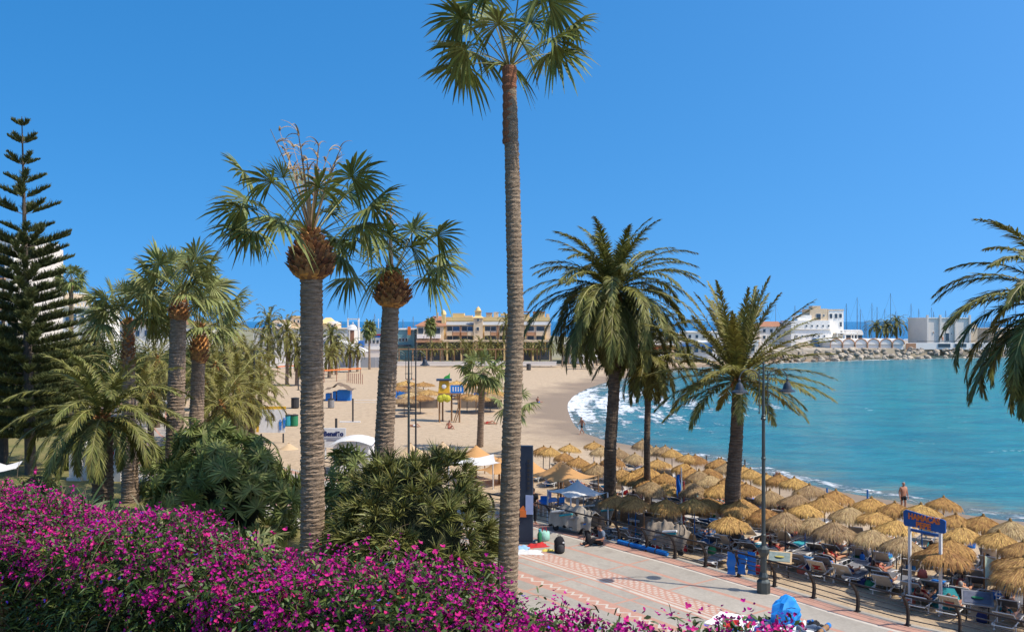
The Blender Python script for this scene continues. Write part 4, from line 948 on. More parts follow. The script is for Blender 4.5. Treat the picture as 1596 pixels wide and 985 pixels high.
for i, (g, s_, rd, px, py) in enumerate(PARS):
    k = R.choice([0,0,1,2,4,4,1]) if py < 850 else R.choice([1,3])
    if px > 1590: k = 3
    near = s_ > -9
    if (px,py) in special: lab, grp = special[(px,py)][0], None
    elif near: lab, grp = 'straw thatched parasol in the seaward row at the edge of the water', 'straw parasols of the seaward row'
    elif rd < 9: lab, grp = 'straw thatched parasol in the row nearest the promenade railing', 'straw parasols of the row nearest the railing'
    else: lab, grp = 'straw thatched parasol in the middle rows of the sunbed area', 'straw parasols of the middle rows'
    sc_ = .80 - .10*min(1, max(0,(g.y-38)/25))
    if py > 850: sc_ = .96
    o = par[k].place(g, R.uniform(0,6), lab, grp, (sc_*R.uniform(.90,1.10), sc_*R.uniform(.90,1.10), R.uniform(.94,1.05)))
    o.rotation_euler[0] = R.uniform(-.06,.06); o.rotation_euler[1] = R.uniform(-.06,.06)
    if not grp and 'group' in o: del o['group']

# ------------------------------------------------------------------ sun loungers
m_plw = mat('white_plastic', (.74,.74,.72), (.62,.61,.58), scale=3, rough=.35, spec=.5)
m_sling = mat('sling_grey', (.20,.20,.21), (.14,.14,.15), scale=3, rough=.7, objv=.3)
m_slingw = mat('sling_cream', (.58,.52,.44), (.46,.40,.33), scale=3, rough=.7, objv=.1)
m_slingd = mat('sling_blue', (.03,.13,.30), (.02,.09,.22), scale=3, rough=.7)
def lounger(sling, frame, back):
    root = thing('sun_lounger', 'x', 'sun lounger'); bx, bz = math.cos(back), math.sin(back)
    m = MB()
    for s in (-1,1):
        m.tube([(s*.33,-.98,.30),(s*.33,-.55,.36),(s*.33,.25,.33),(s*.33,.98,.33)], .022, 6)
    for y in (-.97,.97): m.tube([(-.33,y,.31),(.33,y,.31)], .022, 6)
    m.build('frame', frame, root)
    for y0, dy in ((-.72,.12),(.62,-.12)):
        for s in (-1,1):
            l = MB(); l.tube([(s*.33,y0-.14,.33),(s*.34,y0-.05,.20),(s*.34,y0,.03),(s*.34,y0+dy,.02),(s*.34,y0+.14+dy,.20),(s*.33,y0+.28,.33)], .022, 6); l.build('leg', frame, root)
    m = MB(); V = []; 
    prof = [(-.96,.335),(-.5,.385),(0,.37),(.26,.36)]
    for y, z in prof: V += [(-.31,y,z),(.31,y,z),(.31,y,z-.025),(-.31,y,z-.025)]
    m.add(V, [(i*4+j, i*4+(j+1)%4, i*4+4+(j+1)%4, i*4+4+j) for i in range(3) for j in range(4)]+[(0,1,2,3)[::-1],(12,13,14,15)]); m.build('seat', sling, root)
    m = MB(); L = .74; m.box((0,.27+L/2*bx,.365+L/2*bz), (.62,L,.03), rx=back); m.build('backrest', sling, root)
    b = MB()
    for s in (-1,1): b.tube([(s*.33,.26,.36),(s*.33,.27+L*bx,.37+L*bz)], .02, 6)
    b.tube([(-.33,.27+L*bx,.37+L*bz),(.33,.27+L*bx,.37+L*bz)], .02, 6); b.tube([(.2,.27+L*bx*.7,.36+L*bz*.7),(.2,.80,.33)], .012, 5); b.build('back_frame', frame, root)
    return root
lo = [Proto(lounger(m_sling, m_plw, .55)), Proto(lounger(m_slingw, m_plw, .75)), Proto(lounger(m_slingd, m_plw, .4)), Proto(lounger(m_sling, m_plw, .02))]
people_l = [('in black swimming trunks','recline',[('shorts',m_black)],1.1), ('in a red bikini','recline',[('briefs',m_redc),('top',m_redc)],.95), ('in blue swimming shorts','recline',[('shorts',m_bluec)],1.05),
            ('in a coral swimsuit','recline',[('briefs',m_pinkc),('top',m_pinkc)],1.0), ('in a teal bikini','recline',[('briefs',m_tealc),('top',m_tealc)],1.0), ('in a white shirt and navy shorts','recline',[('shorts',m_navy),('shirt',m_white)],1.05)]
pp = [Proto(person('x', po, we, m_hairg if i in (0,5) else m_hair, belly=be)) for i,(a_,po,we,be) in enumerate(people_l)]
sack = {}
cl_names = ['white','red','blue','green','teal']
R.seed(21); cnt = 0
lkind = ['white sun lounger with grey sling and raised back', 'white sun lounger with cream sling', 'white sun lounger with blue mattress', 'flat white sun lounger with grey sling']
occ = []
def towel_mesh(seed, w=.62, l=1.5):
    rr = np.random.default_rng(seed); m = MB(); n, k = 7, 13; V = []
    for i in range(k):
        for j in range(n):
            x = (j/(n-1)-.5)*w; y = (i/(k-1)-.5)*l; V.append((x+.02*math.sin(i*1.3+seed), y, .012+.012*math.sin(j*1.7+seed)*math.sin(i*.9)+rr.uniform(0,.008)))
    m.add(V, [(i*n+j,i*n+j+1,(i+1)*n+j+1,(i+1)*n+j) for i in range(k-1) for j in range(n-1)]); return m
tow = []
for i,(cn,mt) in enumerate(zip(cl_names, [m_white,m_redc,m_bluec,m_green,m_tealc])):
    o = towel_mesh(i+3).build('beach_towel', mt); tag(o, 'x', 'towel'); tow.append([o, False])
def place_towel(i, loc, rz, lab, grp, sc_=1):
    o, u = tow[i]
    if u: o = o.copy(); C.objects.link(o)
    tow[i][1] = True
    o.location = loc; o.rotation_euler = (0,0,rz); o['label'] = lab; o.scale = (sc_,)*3
    if grp: o['group'] = grp
    return o
seaward = math.atan2(-.60,-.80)  # feet direction angle helper
bag_protos = {}
def bag(mt, nm):
    m = MB(); m.lathe([(.17,0),(.2,.05),(.2,.2),(.15,.3),(.12,.33)], 12, jit=lambda i,j: 1+.08*math.sin(j*2+i)); r = thing('beach_bag','x','bag'); m.build('pouch', mt, r, True)
    for s in (-1,1): h = MB(); h.tube([(-.08,s*.07,.3),(-.06,s*.08,.45),(.06,s*.08,.45),(.08,s*.07,.3)], .01, 5); h.build('handle', m_pole, r)
    return Proto(r)
bags = [bag(m_redc,'red'), bag(m_bluec,'blue'), bag(m_green,'green'), bag(m_pinkc,'coral'), bag(m_navy,'navy')]
bagn = ['red','blue','green','coral','navy']
def rail_info(g):
    d,_ = segdist(RAIL, np.array([g.x]), np.array([g.y])); return float(d[0])
for i, (g, s_, rd, px, py) in enumerate(PARS):
    for sgn in (-1,1):
        base_ang = math.radians(-38) + R.uniform(-.12,.12)          # loungers face the sea
        side = Vector((math.cos(base_ang), math.sin(base_ang), 0)); p = g + side*sgn*R.uniform(.5,.62) + Vector((-side.y*.1, side.x*.1,0))*R.uniform(-3,3)
        if inside(SEAP, np.array([p.x]), np.array([p.y]))[0] or rail_info(p) < 1.6: continue
        p.z = sz(p.x, p.y)+.01
        k = R.choice([0,0,1,1,2,3]); o = lo[k].place(p, base_ang+PI, lkind[k]+' beneath the straw parasols', lkind[k]+'s')
        occd = R.random() < .42 and k != 3
        if occd:
            j = R.randrange(len(pp)); q = pp[j].place(p+Vector((0,0,-.02)), base_ang+PI, 'person %s lying back on a sun lounger' % people_l[j][0], 'sunbathers '+people_l[j][0], 1.0)
        elif R.random() < .4 and k != 3:
            c = R.randrange(5); place_towel(c, p+Vector((math.cos(base_ang+PI/2)*-.25*-1, math.sin(base_ang+PI/2)*.25, .385)), base_ang+PI, cl_names[c]+' beach towel spread on an empty sun lounger', cl_names[c]+' towels on loungers', .8)
        if R.random() < .5:
            c = R.randrange(5); b = p+side*sgn*.6+Vector((R.uniform(-.3,.3),R.uniform(-.5,.5),0)); b.z = sz(b.x,b.y)
            if rail_info(b) > 1.2: bags[c].place(b, R.uniform(0,6), bagn[c]+' beach bag standing on the sand among the loungers', bagn[c]+' beach bags')
# the front row: loungers along the railing, in the open
for i,(px,py,k) in enumerate([(1262,868,3),(1300,885,0),(1335,893,3),(1372,904,0),(1405,918,3),(1228,850,1),(1440,880,0),(1350,862,0),(1176,842,1),(1205,838,0),(1500,905,1),(1560,925,0),(1590,945,3),(1108,828,2),(1085,842,2),(1130,815,1),(1545,880,1),(1395,872,3)]):
    g = GS(px, py); ang = math.radians(-64+R.uniform(-8,8))
    if rail_info(g) < 1.3: continue
    lo[k].place(g, ang+PI/2+PI/2+.35, lkind[k]+' in the open beside the railing', lkind[k]+'s by the railing')
    if k in (0,1) and i%2: j = i%6; pp[j].place(g, ang+PI+.35, 'person %s lying back on a lounger near the railing' % people_l[j][0], 'sunbathers near the railing '+people_l[j][0])

# extra people -----------------------------------------------------------
man = person('bare chested grey haired man in black shorts standing in the shallow water', 'stand', [('shorts', m_black)], m_hairg, GS(1408,797), math.radians(14), belly=1.28)
sh_w = G(1209, 756, .02); person('person in dark clothes sitting at the edge of the sea behind the parasols', 'sit', [('trousers', m_black),('shirt', m_navy)], m_hairg, (sh_w.x, sh_w.y, .02), math.radians(75), s=1.15)
person('person in dark swimwear walking on the wet sand by the bay', 'walk', [('shorts', m_black)], m_hair, GS(907,677), math.radians(-60))
person('sunbather lying alone on the far beach beside a small fan palm', 'lie', [('briefs', m_redc)], m_hair, GS(760,661), math.radians(80), s=1.2)
person('person sitting on the sand in front of the blue sheds', 'sit', [('shorts', m_navy)], m_hair, GS(603,612), math.radians(60))
person('person in red sitting on the sand right of the blue sheds', 'sit', [('shirt', m_redc),('shorts', m_redc)], m_hair, GS(614,614), math.radians(-60))
person('person in blue top and black trousers standing by the dark information pillar', 'stand', [('trousers', m_black),('shirt', m_bluec)], m_hair, G(818,817,PZ), math.radians(-70))
person('person all in black leaning at the railing next to the information pillar', 'stand', [('trousers', m_black),('shirt', m_black)], m_hair, G(831,816,PZ), math.radians(150))
person('street vendor in slate shirt and black trousers sitting on the promenade by the railing', 'sit', [('trousers', m_black),('shirt', m_greyb)], m_hair, G(936,849,PZ), math.radians(-70))
person('pedestrian in black walking on the far stretch of the promenade', 'walk', [('trousers', m_black),('shirt', m_black)], m_hair, G(213,700,PZ), math.radians(20))
person('person in dark clothes walking by the orange bars at the back of the beach', 'walk', [('trousers', m_black),('shirt', m_black)], m_hair, GS(466,577), math.radians(60))
R.seed(4)
for i in range(12):
    px, py = [(640,592),(655,640),(700,668),(580,640),(860,600),(838,628),(480,620),(570,690),(645,665),(735,640),(530,600),(815,590)][i]
    j = i%3; nm = ['a person lying flat on the open sand','a person sitting on the open sand','a person sitting on the open sand'][j]
    if i not in (0,2,5,8): continue
    person(['person in teal swimwear lying on the open sand left of the far parasols','','person in coral swimwear sitting on the sand below the lifeguard tower','','','person in blue shorts sitting on sand right of the very tall palm','','','person in white shirt lying on the sand right of the leaning palm'][i], 'lie' if i in (0,8) else 'sit', [('shorts',[m_tealc,0,m_pinkc,0,0,m_bluec,0,0,m_white][i])], m_hair, GS(px,py), R.uniform(0,6))

# ------------------------------------------------------------------ railing
m_iron = mat('dark_iron', (.028,.024,.022), (.05,.04,.035), scale=8, rough=.55, metal=.4, bump=.2)
m_cable = mat('grey_cable', (.10,.095,.09), (.06,.058,.055), scale=6, rough=.5, metal=.5)
posts = np.array([(17.0,25.0),(15.5,26.6),(14.1,28.3),(12.9,29.3),(11.8,30.7),(10.8,32.2),(9.8,33.6),(8.8,34.9),(7.8,36.3),(6.8,37.6),(5.8,38.75),(4.75,40.1),(3.2,41.9),(1.87,43.6),(.5,45.1),(-1,46.7),(-2.4,48.1),(-3.8,49.6),(-5.2,51.0),(-7,53),(-9.5,55.2),(-12,57.4)])
rl = thing('promenade_railing', 'dark curved post railing with thin rails along the beach side of the promenade', 'railing', (0,0,PZ))
tg_ = np.gradient(posts, axis=0); tg_ /= np.linalg.norm(tg_,axis=1)[:,None]; nl_ = np.stack([-tg_[:,1], tg_[:,0]],1)  # towards land
def post_curve(h): return -.10*math.sin(h*PI*.9)+.42*h**2.4-.0
for p, nv_, tv in zip(posts, nl_, tg_):
    m = MB(); V = []; K = 9
    for i in range(K):
        h = i/(K-1); c = p+nv_*post_curve(h); wd = .14*(1-.4*h)
        for a_, b_ in ((-1,-1),(1,-1),(1,1),(-1,1)):
            q = c+tv*a_*.036+nv_*b_*wd*.5; V.append((q[0],q[1],h*1.06))
    m.add(V, [(i*4+j,i*4+(j+1)%4,i*4+4+(j+1)%4,i*4+4+j) for i in range(K-1) for j in range(4)]+[(3,2,1,0),((K-1)*4,(K-1)*4+1,(K-1)*4+2,(K-1)*4+3)])
    m.box((p[0],p[1],.015), (.16,.2,.03), math.atan2(tv[1],tv[0])); m.build('post', m_iron, rl)
for h in (.16,.34,.52,.70,.98):
    q = chaik(posts+nl_*(post_curve(h)+.0), 1); m = MB(); m.tube([(a_[0],a_[1],h*1.06) for a_ in q], .034 if h > .9 else .018, 6); m.build('top_rail' if h > .9 else 'rail', m_iron if h > .9 else m_cable, rl)
# ------------------------------------------------------------------ street lamps
m_lampm = mat('lamp_metal', (.10,.115,.11), (.065,.075,.07), scale=3, rough=.45, metal=.5)
m_bell = mat('lamp_bell', (.10,.11,.12), (.05,.055,.06), scale=3, rough=.35, metal=.6)
m_glass = mat('lamp_glass', (.62,.62,.58), (.5,.5,.48), rough=.2)
def lamp():
    r = thing('street_lamp', 'x', 'street lamp')
    m = MB(); m.lathe([(.25,0),(.25,.40),(.22,.44),(.16,.50),(.19,.60),(.15,.68),(.12,.75),(.12,1.32),(.16,1.38),(.22,1.5),(.22,1.62),(.15,1.66),(.10,1.72)], 8, jit=lambda i,j: 1); m.build('base', m_lampm, r)
    m = MB(); m.tube([(0,0,1.7),(0,0,6.4),(0,0,8.3)], [.075,.06,.035], 10)
    for z, q in ((2.1,.09),(4.9,.085),(6.35,.10),(6.45,.08)): m.lathe([(q*.7,z-.06),(q,z-.02),(q,z+.02),(q*.7,z+.06)], 10)
    m.build('pole', m_lampm, r)
    m = MB()
    for s in (-1,1): m.tube([(s*.17,0,6.6),(s*.17,0,8.05)], .018, 6); m.ell((s*.17,0,6.57), (.035,.035,.05), 8); m.ell((s*.17,0,8.08), (.03,.03,.04), 8)
    for z in (6.85,7.75): m.box((0,0,z), (.46,.05,.035))
    m.tube([(0,0,8.3),(0,0,8.5)], [.02,.008], 6); m.ell((0,0,8.36), (.05,.05,.06), 8); m.build('bracket', m_lampm, r)
    for s in (-1,1):
        m = MB(); pts = []
        for i in range(14): a = PI*(1-i/13*.92); pts.append((s*(.56+.40*math.cos(a)), 0, 7.75+.42*math.sin(a)))
        m.tube(pts, .022, 6)
        sp = [(s*(.42+.16*(1-i/22)*math.cos(i*.5)), 0, 7.86+.16*(1-i/22)*math.sin(i*.5)) for i in range(20)]; m.tube(sp, .014, 5); m.build('arm', m_lampm, r)
        b = MB(); z = 7.62; c = (s*.95,0,0)
        b.lathe([(.29,z-.30),(.28,z-.26),(.17,z-.20),(.13,z-.06),(.10,z+.02),(.04,z+.06),(.03,z+.12),(.055,z+.16),(.02,z+.22)], 16, c=c); bl = b.build('bell_shade', m_bell, r, False)
        g = MB(); g.ell((s*.95,0,z-.29), (.16,.16,.08), 12); g.build('bulb_glass', m_glass, bl)
    return r
lp_ = Proto(lamp())
lp_.place(G(1190,923,PZ), math.radians(12), 'two armed lamp post with bell shades beside the railing, nearest lamp')
lp_.place(Vector((-6.05,52.6,PZ)), math.radians(12), 'two armed lamp post with bell shades standing behind the sword leaf thicket')
m = MB(); r = thing('street_lamp', 'slim plain pale lamp pole among the olive green palms', 'street lamp', base_at(396,70))
m.tube([(0,0,0),(0,0,7.6)], [.09,.05], 8); m.build('pole', m_cable, r)
for s in (-1,1): a_ = MB(); a_.tube([(0,0,7.0),(s*.3,0,7.5),(s*.8,0,7.5)], .025, 6); a_.lathe([(.16,7.34),(.1,7.42),(.02,7.5)], 10, c=(s*.8,0,0)); a_.build('lamp_arm', m_cable, r)
m = MB(); o = thing('light_pole', 'slender silver pole right of the bell lamp behind the thicket', 'pole', G(648,790,PZ)); m.tube([(0,0,0),(0,0,5.0),(0,0,9.2)], [.06,.045,.03], 8); m.lathe([(.12,0),(.12,.25),(.07,.32)], 8); m.build('pole_shaft', m_cable, o)
m = MB(); m.ell((0,0,9.2),(.05,.05,.06),8); m.build('pole_tip', m_cable, o)

# ------------------------------------------------------------------ sign HAMACAS PEPE
m_signb = mat('sign_blue', (.015,.11,.36), (.01,.08,.28), scale=3, rough=.5)
m_orange = mat('sign_orange', (.75,.20,.04), (.62,.16,.04), scale=6, rough=.6)
m_wpaint = mat('white_paint', (.76,.76,.74), (.62,.61,.58), scale=4, rough=.5)
g1, g2 = GS(1418,943), GS(1466,957); v = g2-g1; ang = math.atan2(v.y, v.x)-.0; r = thing('name_sign', 'blue board on two white posts with orange words HAMACAS PEPE', 'sign', (g1+g2)/2, ang)
Lh = v.length/2
zt = CZ-(818-HY)/F*33.6 - r.location.z
for s in (-1,1): m = MB(); m.box((s*Lh,0,zt/2-.1), (.10,.08,zt+.2)); m.build('post', m_wpaint, r)
m = MB(); hw = Lh+.22; hh = .30; zc_ = zt+.10
poly = [(-hw,-hh*.75),(-hw*.93,-hh),(-hw*.1,-hh*.92),(hw*.9,-hh*1.0),(hw,-hh*.85),(hw*1.01,hh*.55),(hw*.9,hh*.72),(hw*.2,hh*.75),(-hw*.5,hh*.95),(-hw*.9,hh*1.05),(-hw*1.02,hh*.8)]
n = len(poly); V = [(x,-.03-.035,z+zc_) for x,z in poly]+[(x,.03-.035,z+zc_) for x,z in poly]
m.add(V, [tuple(range(n)), tuple(range(2*n-1,n-1,-1))]+[((i+1)%n,i,n+i,n+(i+1)%n) for i in range(n)]); m.box((0,0,zt-.32),(2*Lh-.1,.05,.10)); bd = m.build('board', m_signb, r)
text_obj('HAMACAS', .30, m_orange, bd, (0,-.075,zc_+.10), (PI/2,0,0), bold=.012, sx=.92)
text_obj('PEPE', .30, m_orange, bd, (-.02,-.075,zc_-.17), (PI/2,0,0), bold=.012)

# ------------------------------------------------------------------ awnings
m_awn = mat('awning_orange', (.62,.34,.13), (.54,.29,.11), scale=1.5, rough=.8, transl=.2)
m_awc = mat('awning_cream', (.68,.50,.30), (.60,.43,.25), scale=1.5, rough=.8, transl=.2)
m_cream = mat('awning_white', (.76,.74,.70), (.66,.64,.6), scale=2, rough=.7, transl=.12)
m_greyc = mat('tent_grey', (.32,.26,.19), (.20,.16,.12), scale=3, rough=.9, bump=.5)
def awning(name, label, cat, loc, w, hl, ha, mt, rz=0, group=None, polem=None, sag=.35, poles=1):
    r = thing(name, label, cat, loc, rz, group); n = 17; V = []
    for i in range(n):
        for j in range(n):
            x = (i/(n-1)*2-1); y = (j/(n-1)*2-1); q = max(abs(x),abs(y)); d = math.hypot(x,y)/math.sqrt(2)
            k = 1-.13*(1-(min(abs(x),abs(y))/(q+1e-6)))*q**2
            z = hl+(ha-hl)*(1-min(1,d*1.12))**1.6+ .04*math.sin(x*5+y*3)*(q) + .22*(d**3)
            V.append((x*k*w/2, y*k*w/2, z))
    m = MB(); m.add(V, [(i*n+j,(i+1)*n+j,(i+1)*n+j+1,i*n+j+1) for i in range(n-1) for j in range(n-1)]); m.build('canopy', mt, r, True)
    m = MB(); m.tube([(0,0,-.2),(0,0,ha-.02)], .07, 8); m.build('pole', polem or m_wood, r)
    for sx_ in (-1,1):
        for sy_ in (-1,1):
            if poles: q = MB(); q.tube([(sx_*w*.49,sy_*w*.49,-.1),(sx_*w*.48,sy_*w*.48,hl+.2)], .04, 6); q.build('corner_post', polem or m_wood, r)
    return r
def gd(px, d): x = (px-CX)/F*d; return Vector((x, d, sz(x,d)))
for px, pya, d, wpx, lab, mt in [(742,693,62,84,'orange tensile awning left of the information pillar',m_awn),(874,717,52,104,'orange peaked awning between information pillar and the largest feather palm',m_awn),(826,714,56,80,'orange awning behind the information pillar',m_awn),
                             (690,688,68,74,'cream peaked awning behind the sword leaf thicket',m_awc),(640,690,70,70,'cream awning behind the leaning palm',m_awc),(778,712,60,70,'small orange awning just left of the very tall palm trunk',m_awn),(560,690,72,76,'pale cream awning beside the Bensiño sign',m_awc),(450,690,76,80,'cream awning hidden behind the stout palm',m_awc)]:
    g = gd(px, d); za = CZ-(pya-HY)/F*d-g.z; wm = wpx/F*d
    awning('awning', lab, 'awning', g, wm*.82, za-1.05, za, mt, R.uniform(.5,.9))
g = gd(900, 47); awning('gazebo', 'low white peaked gazebo left of the largest feather palm', 'gazebo', g, 2.35, 1.75, 2.55, m_cream, .5, polem=m_wpaint)
g = gd(755, 60); awning('gazebo', 'flat white shade roof left of the very tall palm', 'gazebo', gd(735,56), 3.4, 2.0, 2.35, m_cream, .2, polem=m_wpaint)
# white kiosk counter and tables by the awnings
m_bluep = mat('blue_plastic', (.02,.20,.60), (.015,.16,.5), scale=3, rough=.4)
def table(loc, rz, lab):
    r = thing('table', lab, 'table', loc, rz); m = MB(); m.box((0,0,.76),(1.1,.75,.04)); m.build('tabletop', m_bluep, r)
    for a_ in (-1,1):
        for b_ in (-1,1): q = MB(); q.tube([(a_*.48,b_*.3,0),(a_*.46,b_*.3,.74)], .02, 6); q.build('leg', m_wpaint, r)
def chair(loc, rz, lab, grp):
    r = thing('bar_stool', lab, 'stool', loc, rz, grp); m = MB(); m.box((0,0,.70),(.4,.4,.04)); m.build('seat', m_bluep, r)
    m = MB(); m.box((0,.19,.92),(.4,.03,.34)); m.build('backrest', m_bluep, r)
    for a_ in (-1,1):
        for b_ in (-1,1): q = MB(); q.tube([(a_*.18,b_*.18,0),(a_*.16,b_*.16,.70)], .018, 6); q.build('leg', m_black, r)
table(gd(855,50.5), .4, 'blue topped table beneath the orange peaked awning')
for i,(px,d) in enumerate([(848,50),(862,51.5),(872,50)]): chair(gd(px,d), i*1.9, 'blue stool beside the table beneath the orange peaked awning', 'blue stools under the awning')
# ------------------------------------------------------------------ things on the promenade
m_rubber = mat('rubber', (.03,.03,.032), (.05,.05,.05), scale=8, rough=.8)
m_pillar = mat('pillar_navy', (.035,.05,.075), (.02,.03,.05), scale=2, rough=.5)
g = G(814,846,PZ); r = thing('information_pillar', 'tall dark navy information pillar with orange and pale blue panels', 'sign', g, math.radians(-8))
m = MB(); m.box((0,0,2.18),(.95,.30,4.35)); m.box((0,0,.04),(1.15,.5,.08)); m.build('body', m_pillar, r)
m = MB(); m.prism([(-.08,-.19),(.20,-.19),(.20,-.155),(-.08,-.155)],1.2,1.5); m.add([(-.14,-.17,1.5),(.26,-.17,1.5),(.06,-.17,1.72)],[(0,1,2)]); m.build('orange_house_mark', m_orange, r)
m = MB(); m.box((.34,-.17,1.75),(.34,.03,.85)); m.build('pale_panel', mat('panel_pale_blue', (.35,.42,.62), (.28,.35,.55)), r)
for k in range(7): m = MB(); m.box((.30,-.165,2.5+.2*k),(.10,.02,.12)); m.build('dark_slot', m_rubber, r)
def heap(name, label, cat, loc, mt, sx_, sy_, h, seed, group=None, rz=0):
    g_ = np.random.default_rng(seed); n = 15; V = []
    for i in range(n):
        for j in range(n):
            x, y = i/(n-1)*2-1, j/(n-1)*2-1; q = max(0, 1-(abs(x)**3+abs(y)**3)); rr_ = 1-.12*math.sin(3*math.atan2(y,x)+seed)
            V.append((x*sx_/2*rr_, y*sy_/2*rr_, h*q*(.55+.3*math.sin(x*5+seed)*math.cos(y*4+seed)+g_.uniform(-.12,.12))+.006))
    m = MB(); m.add(V, [(i*n+j,(i+1)*n+j,(i+1)*n+j+1,i*n+j+1) for i in range(n-1) for j in range(n-1)]); o = m.build(name, mt, None, True); o.location = loc; o.rotation_euler = (0,0,rz); return tag(o, label, cat, group)
heap('towel','crumpled white towel lying beside the very tall palm trunk','towel', G(822,861,PZ), m_white,1.3,.7,.16,1)
heap('towel','crumpled red cloth on the promenade next to the white towel','towel', G(838,851,PZ), m_redc,.95,.55,.20,2,rz=.4)
heap('towel','light blue cloth folded on the white towel','towel', G(812,855,PZ+.05), mat('cloth_sky',(.25,.45,.75),(.2,.35,.6)),.7,.5,.2,3)
heap('towel','small yellow cloth between the red cloth and the black backpack','towel', G(854,858,PZ), mat('cloth_yellow',(.75,.6,.12),(.6,.45,.1)),.5,.3,.10,4)
# dome shaped blue bag, green flask
g = G(806,838,PZ); r = thing('cool_bag','round blue cool bag just right of the very tall palm trunk','bag', g); m = MB(); m.lathe([(.42,0),(.45,.1),(.42,.28),(.3,.42),(.12,.50),(0,.52)],16); m.build('pouch', m_bluec, r, True); h = MB(); h.tube([(-.2,0,.45),(-.12,0,.62),(.12,0,.62),(.2,0,.45)],.02,6); h.build('handle', m_navy, r)
g = G(841,847,PZ); r = thing('drinks_flask','dark green drinks flask standing beside a striped beach bag','flask', g); m = MB(); m.lathe([(.09,0),(.10,.04),(.10,.42),(.06,.50),(.05,.55)],14); m.build('bottle', m_green, r, True); h = MB(); h.lathe([(.055,.54),(.055,.64),(.02,.66)],12); h.build('cap', m_tealc, r)
g = G(849,845,PZ)+Vector((0,.35,0)); r = thing('beach_bag','pale green beach bag with red handles behind the green flask','bag', g); m = MB(); m.lathe([(.2,0),(.25,.1),(.23,.4),(.18,.42)],12); m.build('pouch', mat('cloth_mint',(.35,.6,.5),(.25,.5,.4)), r, True)
for s in (-1,1): h = MB(); h.tube([(-.1,s*.1,.4),(-.08,s*.12,.55),(.08,s*.12,.55),(.1,s*.1,.4)],.018,6); h.build('handle', m_redc, r)
def backpack(loc, rz, lab, s=1.0):
    r = thing('backpack', lab, 'backpack', loc, rz); r.scale = (s,)*3
    m = MB(); m.lathe([(.17,0),(.205,.05),(.215,.25),(.20,.45),(.14,.58),(.05,.63),(0,.635)],16); V = m.v[0]; V[:,1] *= .72; m.build('body', m_black, r, True)
    m = MB(); m.lathe([(.13,.05),(.15,.1),(.14,.28),(.08,.34),(0,.35)],12,c=(0,-.10,0)); V = m.v[0]; m.build('front_pocket', m_rubber, r, True)
    for q in (-1,1): h = MB(); h.tube([(q*.09,.14,.52),(q*.12,.24,.40),(q*.12,.22,.15),(q*.10,.14,.05)],.022,6); h.build('strap', m_rubber, r)
    h = MB(); h.tube([(-.05,.05,.62),(-.03,.05,.70),(.03,.05,.70),(.05,.05,.62)],.012,6); h.build('handle', m_rubber, r)
    t = MB(); t.box((.10,-.17,.42),(.07,.01,.05)); t.build('badge', m_wpaint, r)
backpack(G(872,861,PZ), .3, 'black backpack standing alone on the promenade paving', 1.12)
backpack(G(928,846,PZ)+Vector((-.35,-.35,0)), 1.2, 'black backpack leaning against the seated street vendor', .8)
# trolleys piled with folded sunshades, by the railing
def trolley(loc, rz, lab, seed, tentmat, w=1.9):
    g_ = random.Random(seed); r = thing('folded_sunshade_cart', lab, 'cart', loc, rz)
    m = MB()
    for s in (-1,1):
        m.tube([(s*w*.48,-.35,.3),(s*w*.5,-.3,1.15),(s*w*.30,0,1.30)],.025,6); m.tube([(s*w*.48,.35,.3),(s*w*.5,.3,1.1)],.025,6)
        m.tube([(-w*.48,s*.35,.32),(w*.48,s*.35,.32)],.025,6); m.tube([(-w*.5,s*.32,.85),(w*.5,s*.32,.85)],.022,6)
    for k in range(6): x = (-.5+k/5)*w*.9; m.tube([(x,-.33,.32),(x+.05,-.33,.85)],.014,5)
    m.build('frame', m_cable, r)
    for sx_ in (-1,1):
        for sy_ in (-1,1):
            q = MB(); T = Matrix.Translation((sx_*w*.42, sy_*.36, .16)) @ Matrix.Rotation(PI/2,4,'X'); q.lathe([(.10,-.03),(.16,-.03),(.16,.03),(.10,.03)],16,T=T); q.tube([(sx_*w*.42,sy_*.30,.16),(sx_*w*.42,sy_*.40,.16)],.03,6); q.build('wheel', m_rubber, r)
    n = 25; V = []
    for i in range(n):
        for j in range(n):
            x = i/(n-1)*2-1; y = j/(n-1)*2-1; ridge = (1-abs(y))**.7; z = .62+.62*ridge*(1-.35*abs(x)**2)+.06*math.sin(x*9+seed)*(1-abs(y))-.30*max(0,abs(y)-.7)/.3*(1+.15*math.sin(x*7+seed))+.05*math.sin(x*22+y*6)
            V.append((x*w*.56+.1*math.sin(y*3+seed), y*.55+.05*math.sin(x*12), z))
    m = MB(); m.add(V, [(i*n+j,(i+1)*n+j,(i+1)*n+j+1,i*n+j+1) for i in range(n-1) for j in range(n-1)]); m.build('draped_canvas', tentmat, r, True)
    for k in range(5): x = g_.uniform(-.4,.4)*w; m = MB(); m.tube([(x-.2,-.45,.4+.12*k),(x+.5,-.40,.62+.1*k)],.05,7); m.build('rolled_sunshade', [m_bluec,m_greyc,m_sling,m_tealc,m_white][k], r)
trolley(G(1028,862,PZ)+Vector((.5,.5,0)), math.radians(-48), 'cart of folded beige sunshades above the blue mat beside the railing', 3, m_greyc, 2.1)
trolley(G(893,836,PZ)+Vector((.2,.9,0)), math.radians(-40), 'cart draped in pale grey canvas left of the largest feather palm', 6, mat('canvas_pale',(.42,.37,.30),(.28,.24,.19),scale=3,rough=.9), 2.2)
trolley(GS(935,815), math.radians(-30), 'cart of folded grey tents on the sand behind the seated vendor', 9, m_greyc, 1.6)
g = G(1000,858,PZ); r = thing('rolled_mat','bright blue rolled mat lying along the foot of the railing','mat', g, math.radians(-50)); m = MB(); m.tube([(-1.5,.15,.10),(1.3,.15,.10)],.10,10); m.build('roll', m_bluep, r)
